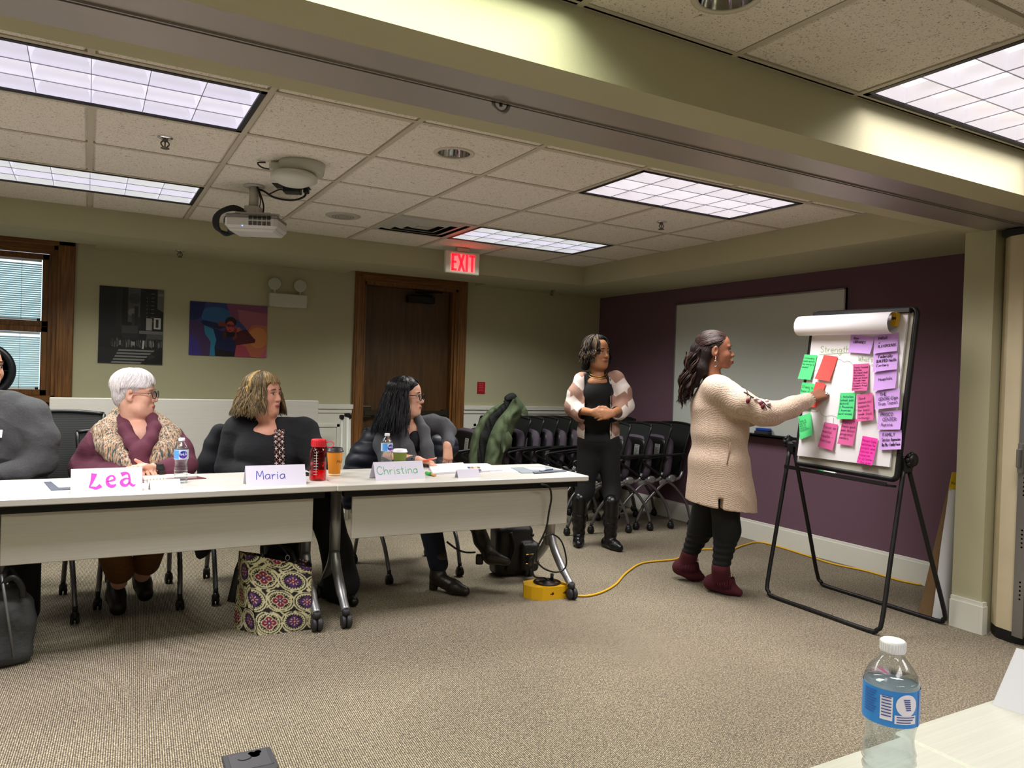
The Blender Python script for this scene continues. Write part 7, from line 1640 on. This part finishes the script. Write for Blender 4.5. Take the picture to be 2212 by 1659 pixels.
s = Sol(); s.ell(H.p(0, -.026, .040), (.080, .100, .082), H.R, .02); s.ell(H.p(0, .11, -.02), (.078, .075, .10), H.R, .02, -1); s.path([H.p(.05, -.06, .0), H.p(.06, -.07, -.12)], [.04, .035], .03); s.path([H.p(-.05, -.05, .0), H.p(-.05, -.06, -.14)], [.04, .035], .03); P.cloth('hair', s, hairbase('twists', '#131113'), .006, sines(27, 70, .004))
k = Hair(); locks(k, H, hm, 190, (35, 325), (4, 50), lambda a: 92, .0062, (0, -.024, .040), (.090, .110, .090), hang=lambda a: .13 if abs(a-180) < 130 else .05, wave=(.011, 1.6), flare=.14, seed=28, jit=.06); locks(k, H, hm[:2], 60, (-35, 35), (2, 20), lambda a: 40, .006, (0, -.024, .042), (.084, .106, .086), seed=29, up0=.004)
k.build('hair_twists', P.root, .65)
s = Sol(); s.ell(P(1292, 852, .02), (.150, .120, .13), None, .06); s.ell(P(1292, 905, .02), (.165, .130, .14), None, .06); s.ell(P(1292, 950, .03), (.160, .125, .07), None, .05); s.path([P(1262, 818, .03), P(1324, 818, .03)], .055, .05); s.ell(P(1295, 805, -.06), (.062, .08, .055), None, .015, -1)
P.cloth('black_top', s, mat('black_jersey', '#0c0d0f', .9), .006, sines(101, 16, .002))
def chev(V):
    x = (V-P(1292, 880))@RT; z = V[:, 2]; side_ = np.abs(x); tri = np.abs(((side_*7.5) % 1)-.5); w_ = z/.105+tri*1.1*np.sign(np.sin(side_*14))+x*1.4
    m_ = (np.floor(w_) % 2) == 0; c = np.where(m_[:, None], np.array(lin('#d6cac4')), np.array(lin('#9a7769'))); return c
m_card = mat('patterned_jacket', '#d6cac4', .85, attr='tone', bump=(15, .5, (1.5, 1, 1)))
s = Sol(); s.path([P(1262, 823, .03), P(1328, 821, .03)], .066, .04); s.ell(P(1293, 868, .03), (.168, .140, .13), None, .05); s.ell(P(1293, 930, .035), (.182, .152, .16), None, .05)
s.path([P(1258, 822, .02), P(1246, 850, .01), P(1239, 880, .0)], [.068, .070, .068], .03); s.path([P(1240, 878, .0), P(1254, 893, -.07)], [.070, .068], .03); s.path([P(1332, 820, .02), P(1344, 848, .01), P(1350, 876, .0)], [.068, .070, .068], .03); s.path([P(1349, 876, .0), P(1337, 890, -.07)], [.070, .068], .03)
RR = np.stack([RT, FW, UP], 1); s.box(P(1293, 880, -.16), (.098, .15, .45), RR, .02, .01, -1); s.ell(P(1291, 800, 0), (.075, .09, .06), None, .02, -1); s.box(P(1292, 990, 0), (.4, .4, .10), RR, .01, .01, -1)
s.cap(P(1256, 894, -.09), P(1292, 895, -.24), .046, .05, .008, -1); s.cap(P(1336, 891, -.09), P(1300, 893, -.24), .046, .05, .008, -1)
P.cloth('patterned_jacket', s, m_card, .004, lambda X: creases(111, (40, 10, 26), .008)(X), chev)
k = MB(); m_ = MB()
for x0, sg in ((1266, -1), (1320, 1)):
    pts = [surf(x0+sg*dx, y_, s, P.D-.5, P.D+.2)-FW*.003 for dx, y_ in ((-2, 818), (1, 835), (1.5, 855), (1.5, 875), (1.5, 900), (1, 925), (0, 942))]; k.tube(spline(pts, 3), .0035, 6)
k.build('piping', m_black, P.root, True)
s = Sol(); s.path([P(1274, 955, .03), P(1264, 1060, .02), fL+Zv*.28], [.100, .070, .058], .04); s.path([P(1312, 955, .03), P(1322, 1062, .0), fR+Zv*.28], [.100, .070, .058], .04); s.ell(P(1293, 950, .03), (.155, .12, .10), None, .05)
P.cloth('trousers', s, mat('black_trousers', '#0d0e11', .85), .007)
for f_, tdir in ((fL, V3(-.55, -.8, 0)), (fR, V3(.0, -1, 0))):
    s = Sol(); tdir = unit(tdir); b0 = V3(f_[0], f_[1], 0); s.path([b0+Zv*.36, b0+Zv*.2, b0+Zv*.08], [.062, .055, .048], .02); boot(s, b0-tdir*.05, b0+tdir*.15, .042, .1); s.cut((0, 0, .003), (0, 0, -1)); P.cloth('boot', s, mat('black_boot', '#0e0e10', .3, bump=(60, .2)), .006, lambda X: .0025*np.sin(X[:, 2]*110+X[:, 0]*30)*(X[:, 2] > .07)*(X[:, 2] < .26))
k = MB()
for r_, dz in ((.064, -.006), (.072, -.022)): k.tube([P(1292, 803, -.0)+RT*r_*math.cos(a)*1.05+FW*r_*.95*math.sin(a)+Zv*(dz-.035*max(0, -math.sin(a))) for a in np.linspace(0, 2*math.pi, 28, False)], .0035, 6, closed=True)
k.build('necklace', mat('gold', '#b8924a', .3, metal=.9), P.root, True)

# ---------------------------------------------------------------- presenter in the long cream cardigan
P = Person('person in a long cream knit cardigan and maroon boots, reaching to the flip chart', 4.72, (3.50, .50, 0))
H = Head(P(1546, 756), 95, .0)
s = Sol(); H.solid(s, 1.0, 1.5, 1.02, pout=.006)
s.cap(H.p(0, -.02, -.06), P(1538, 826, .0), .048, .054, .02); s.ell(P(1548, 880, .0), (.11, .12, .18), None, .06); s.ell(P(1552, 980, .0), (.12, .12, .18), None, .06)
WR = P(1748, 862, -.12); s.path([P(1560, 840, -.10), P(1645, 885, -.16), WR], [.05, .042, .026], .03); WL = P(1628, 900, .12); s.path([P(1560, 845, .12), P(1590, 925, .18), WL], [.05, .042, .026], .03)
hd = at_depth(1788, 846, 4.61)-WR; hand(s, WR, hd, bn*-1, 1 if np.cross(unit(hd), -bn)@UP > 0 else -1, (.22, .24, .30, .38), .05, (.80, .45, .30), 1.12)
hand(s, WL, V3(.5, -.6, .1), V3(0, 0, -1), 1, (.4, .4, .4, .4))
fN, fF = at(1545, 1275, Z=.05), at(1492, 1250, Z=.05)
fF = at_depth(1480, 1235, 4.98)
s.path([P(1560, 1050, -.05), P(1567, 1150, -.05), at_depth(1557, 1235, 4.66)], [.085, .055, .036], .04); s.path([P(1535, 1050, .12), P(1512, 1150, .22), at_depth(1486, 1200, 4.98)], [.085, .055, .036], .04)
P.body(s, H, '#855640', '#5a2c28', .004, .05); H.eyes(P.root, '#6a4029', '#150d08', (0, 1, -.15), '#1c120c', .004)
hm = ('#1a1211', '#281a17', '#372420', '#120d0d', '#4a322a')
s = Sol(); s.ell(H.p(0, -.026, .040), (.079, .101, .080), H.R, .02); s.ell(H.p(0, .115, -.02), (.085, .085, .11), H.R, .02, -1); s.ell(H.p(0, -.115, .012), (.04, .03, .04), H.R, .03)
for sx in (-1, 1): s.ell(H.p(sx*.088, .0, -.03), (.025, .032, .045), H.R, .01, -1)
s.path([H.p(.0, -.11, .0), H.p(.01, -.13, -.10), H.p(.0, -.15, -.20)], [.035, .042, .03], .04); s.path([H.p(.045, -.06, -.02), H.p(.05, -.09, -.12), H.p(.045, -.12, -.21)], [.035, .038, .028], .04); s.path([H.p(-.045, -.06, -.02), H.p(-.05, -.10, -.12), H.p(-.04, -.13, -.20)], [.035, .038, .03], .04)
P.cloth('hair', s, hairbase('dark', '#1d1413'), .006, lambda X: folds(121, (30, 0, 46), .005)(X))
k = Hair(); rn = np.random.RandomState(40); n = 520      # combed back to the tie
a0 = np.radians(rn.uniform(-84, 84, n)); t0 = np.radians(rn.uniform(24, 78, n)); c0 = V3(0, -.026, .040); rd = V3(.081, .103, .083)
q0 = np.stack([np.sin(t0)*np.sin(a0)*rd[0], np.sin(t0)*np.cos(a0)*rd[1], np.cos(t0)*rd[2]], -1); e_ = np.stack([rn.normal(size=n)*.014, np.full(n, -.102), -.03+rn.normal(size=n)*.010], -1)
u = np.linspace(0, 1, 10)[None, :, None]; q = (q0[:, None]*(1-u)+e_[:, None]*u)/rd; q = q/np.linalg.norm(q, axis=2, keepdims=True)*(rd+.002)+c0
k.add(H.C+q@H.R.T, np.full((n, 10), .0022), pickcol(rn, hm, n))
n = 700; cl = rn.uniform(size=(46, 5)); ci = cl[rn.randint(46, size=n)]+rn.normal(size=(n, 5))*.035     # loose waves hanging behind
x0 = -.065+.145*ci[:, 0]; y0 = -.075-.06*ci[:, 1]-.03*(np.abs(x0) < .03); z0 = -.05+.06*ci[:, 2]; L_ = .20+.13*ci[:, 3]; ph = 6.28*ci[:, 4]; u = np.linspace(0, 1, 18)[None]
q = np.stack([x0[:, None]*(1+.3*u)+.012*np.sin(ph[:, None]+u*11), y0[:, None]-.06*u+.014*np.cos(1.3*ph[:, None]+u*11), z0[:, None]-L_[:, None]*u], -1)
k.add(H.C+q@H.R.T, .0032*np.minimum(np.minimum(1, .5+2*u), 2.5*(1-u)+.15)*np.ones((n, 1)), pickcol(rn, hm, n)); k.build('hair_strands', P.root, .42)
k = MB(); e0 = H.p(.082, -.006, -.05); k.ball(e0, .005, 8); k.tube([e0, e0-Zv*.02], .0035, 6); k.tube([e0-Zv*.037+(H.R[:, 1]*math.cos(a)*.010+Zv*math.sin(a)*.017) for a in np.linspace(0, 2*math.pi, 14, False)], .002, 6, closed=True); k.build('earring', m_chrome, P.root, True)
m_coat, nt, b = node_mat('cream_rib_knit', .95); L = nt.links.new; tc = nt.nodes.new('ShaderNodeTexCoord'); wv = nt.nodes.new('ShaderNodeTexWave'); wv.bands_direction = 'DIAGONAL'; wv.inputs['Scale'].default_value = 46; wv.inputs['Distortion'].default_value = 1.5
L(tc.outputs['Object'], wv.inputs['Vector']); n = nt.nodes.new('ShaderNodeTexNoise'); n.inputs['Scale'].default_value = 130; L(tc.outputs['Object'], n.inputs['Vector'])
ad = nt.nodes.new('ShaderNodeMath'); ad.operation = 'MULTIPLY_ADD'; ad.inputs[1].default_value = .22; L(wv.outputs['Fac'], ad.inputs[0]); L(n.outputs['Fac'], ad.inputs[2]); r = nt.nodes.new('ShaderNodeValToRGB'); L(ad.outputs[0], r.inputs[0])
r.color_ramp.elements[0].position = .25; r.color_ramp.elements[0].color = (*lin('#b39a86'), 1); r.color_ramp.elements[1].position = .85; r.color_ramp.elements[1].color = (*lin('#d8c2ae'), 1); L(r.outputs[0], b.inputs['Base Color'])
bp = nt.nodes.new('ShaderNodeBump'); bp.inputs['Strength'].default_value = .5; bp.inputs['Distance'].default_value = .006; L(ad.outputs[0], bp.inputs['Height']); L(bp.outputs[0], b.inputs['Normal'])
s = Sol()
s.path([P(1545, 838, -.10), P(1548, 838, .10)], [.082, .082], .05); s.ell(P(1556, 880, .0), (.165, .185, .18), H.R, .06)
hem = Sol()
for (x, y, rx, ry, rz_) in ((1555, 935, .175, .178, .15), (1553, 1000, .190, .188, .17), (1555, 1050, .205, .195, .17), (1557, 1090, .218, .205, .16), (1560, 1135, .228, .212, .17)): s.ell(P(x, y, .0), (rx, ry, rz_), H.R[:, [1, 0, 2]], .06)
s.path([P(1560, 845, -.13), P(1600, 872, -.19), P(1645, 892, -.20), P(1668, 893, -.19)], [.085, .080, .074, .070], .04); s.path([P(1668, 893, -.19), P(1710, 880, -.16), P(1742, 865, -.13)], [.070, .060, .050], .03)
s.path([P(1560, 850, .13), P(1590, 905, .18), P(1622, 905, .14)], [.08, .07, .05], .04)
hp = P(1555, 1092, 0); s.cut(hp, -Zv+RT*-.13, .004); s.ell(P(1555, 812, .0), (.068, .075, .06), None, .02, -1); s.box(P(1556, 1095, -.18), (.012, .12, .05), RR, .006, .01, -1)
P.cloth('long_cardigan', s, m_coat, .0065, lambda X: creases(131, (24, 14, 12), .006)(X)+sines(132, 12, .003)(X))
# embroidery on the sleeve
k1, k2, k3 = MB(), MB(), MB()
def spos(x, y): return surf(x, y, s, P.D-.6, P.D+.1)-FW*.004
for ln in (((1602, 835), (1612, 848), (1622, 856), (1634, 862)), ((1606, 846), (1616, 852)), ((1612, 842), (1616, 852)), ((1622, 856), (1618, 866)), ((1634, 862), (1648, 868), (1656, 876), (1664, 881)), ((1650, 872), (1655, 884)), ((1640, 858), (1646, 868))): k1.tube(spline([spos(*q) for q in ln], 4), .0028, 6)
for x, y in ((1615, 866), (1647, 878), (1644, 872)): k2.ball(spos(x, y), (.012, .012, .016), 10)
for x, y in ((1631, 862), (1640, 868), (1656, 866), (1660, 872)): k3.ball(spos(x, y), (.013, .013, .010), 10)
k1.build('embroidered_stem', mat('thread_dark', '#3a3440', .8), P.root, True); k2.build('embroidered_berry', mat('thread_maroon', '#6a1a2a', .8), P.root, True)['kind'] = 'stuff'; k3.build('embroidered_petal', mat('thread_blush', '#d8b8b4', .8), P.root, True)['kind'] = 'stuff'
k = MB(); k.tube([spos(1577, 955), spos(1575, 975), spos(1570, 1003)], .0035, 6); k.build('pocket_seam', mat('seam_tan', '#a88d76', .9), P.root, True)
s = Sol(); aN, aF = at_depth(1557, 1225, 4.66), at_depth(1490, 1195, 4.97)
s.path([P(1562, 1040, -.05), P(1570, 1145, -.05), aN], [.105, .078, .052], .04); s.path([P(1537, 1040, .10), P(1515, 1140, .20), aF], [.105, .078, .052], .04); P.cloth('leggings', s, mat('black_leggings', '#0a0a0c', .85, bump=(70, .2)), .006, lambda X: .0025*np.sin(X[:, 2]*160)*(X[:, 2] < .34))
bm = mat('maroon_suede', '#4a1420', .9, noise=(120, .2))
s = Sol(); h_, t_ = at(1536, 1277, Z=.0), at(1606, 1291, Z=0.); d_ = unit(V3(*(t_-h_))); s.path([aN-Zv*.005, h_*.7+t_*.3+Zv*.09], [.056, .060], .02); s.path([h_+Zv*.055, h_*.5+t_*.5+Zv*.048, t_+Zv*.026-d_*.03], [.05, .046, .024], .03); s.cut((0, 0, .003), (0, 0, -1)); b1 = P.cloth('ankle_boot', s, bm, .005)
s = Sol(); t2 = at(1524, 1259, Z=0.0); h2 = at_depth(1468, 1232, 5.02); d2 = unit(t2-h2); s.path([aF-Zv*.005, h2*.75+t2*.25+Zv*.06], [.055, .056], .02); s.path([h2+Zv*.02, (h2+t2)/2+Zv*.025, t2+Zv*.024-d2*.03], [.05, .046, .024], .03); s.cut((0, 0, .002), (0, 0, -1)); b2 = P.cloth('ankle_boot', s, bm, .005)
for bo, c, ax in ((b1, h_*.6+t_*.4+Zv*.105, None), (b2, h2*.65+t2*.35+Zv*.085, None)):
    k = MB()
    for i in range(40):
        a = 2*math.pi*i/40; q = c+V3(math.cos(a)*.058, math.sin(a)*.058, .0); k.tube([q, q+V3(math.cos(a)*.008, math.sin(a)*.008, -.035), q+V3(math.cos(a)*.010, math.sin(a)*.010, -.055)], .0045, 4)
    o = k.build('fringe', bm, P.root, True); o['kind'] = 'stuff'
    k = MB()
    for i in range(20): a = 2*math.pi*i/20; k.ball(c+V3(math.cos(a)*.058, math.sin(a)*.058, .018), .0045, 6)
    o = k.build('stud_trim', mat('stud_pale', '#c9bca8', .35, metal=.5), P.root, True); o['kind'] = 'stuff'
k = MB(); q = P(1748, 863, -.122); d_ = unit(WR-P(1710, 880, -.16)); x_ = unit(np.cross(d_, Zv)); y_ = np.cross(d_, x_)
for i in range(14): a = 2*math.pi*i/14; k.ball(q+d_*.012+(x_*math.cos(a)+y_*math.sin(a))*.034, .0062, 8)
k.build('bracelet', mat('bead_pale', '#c9c4c0', .3), P.root, True)
k = MB(); q = at_depth(1786, 851, 4.585); k.ball(q, (.012, .012, .010), 10); k.build('ring', m_chrome, P.root, True)
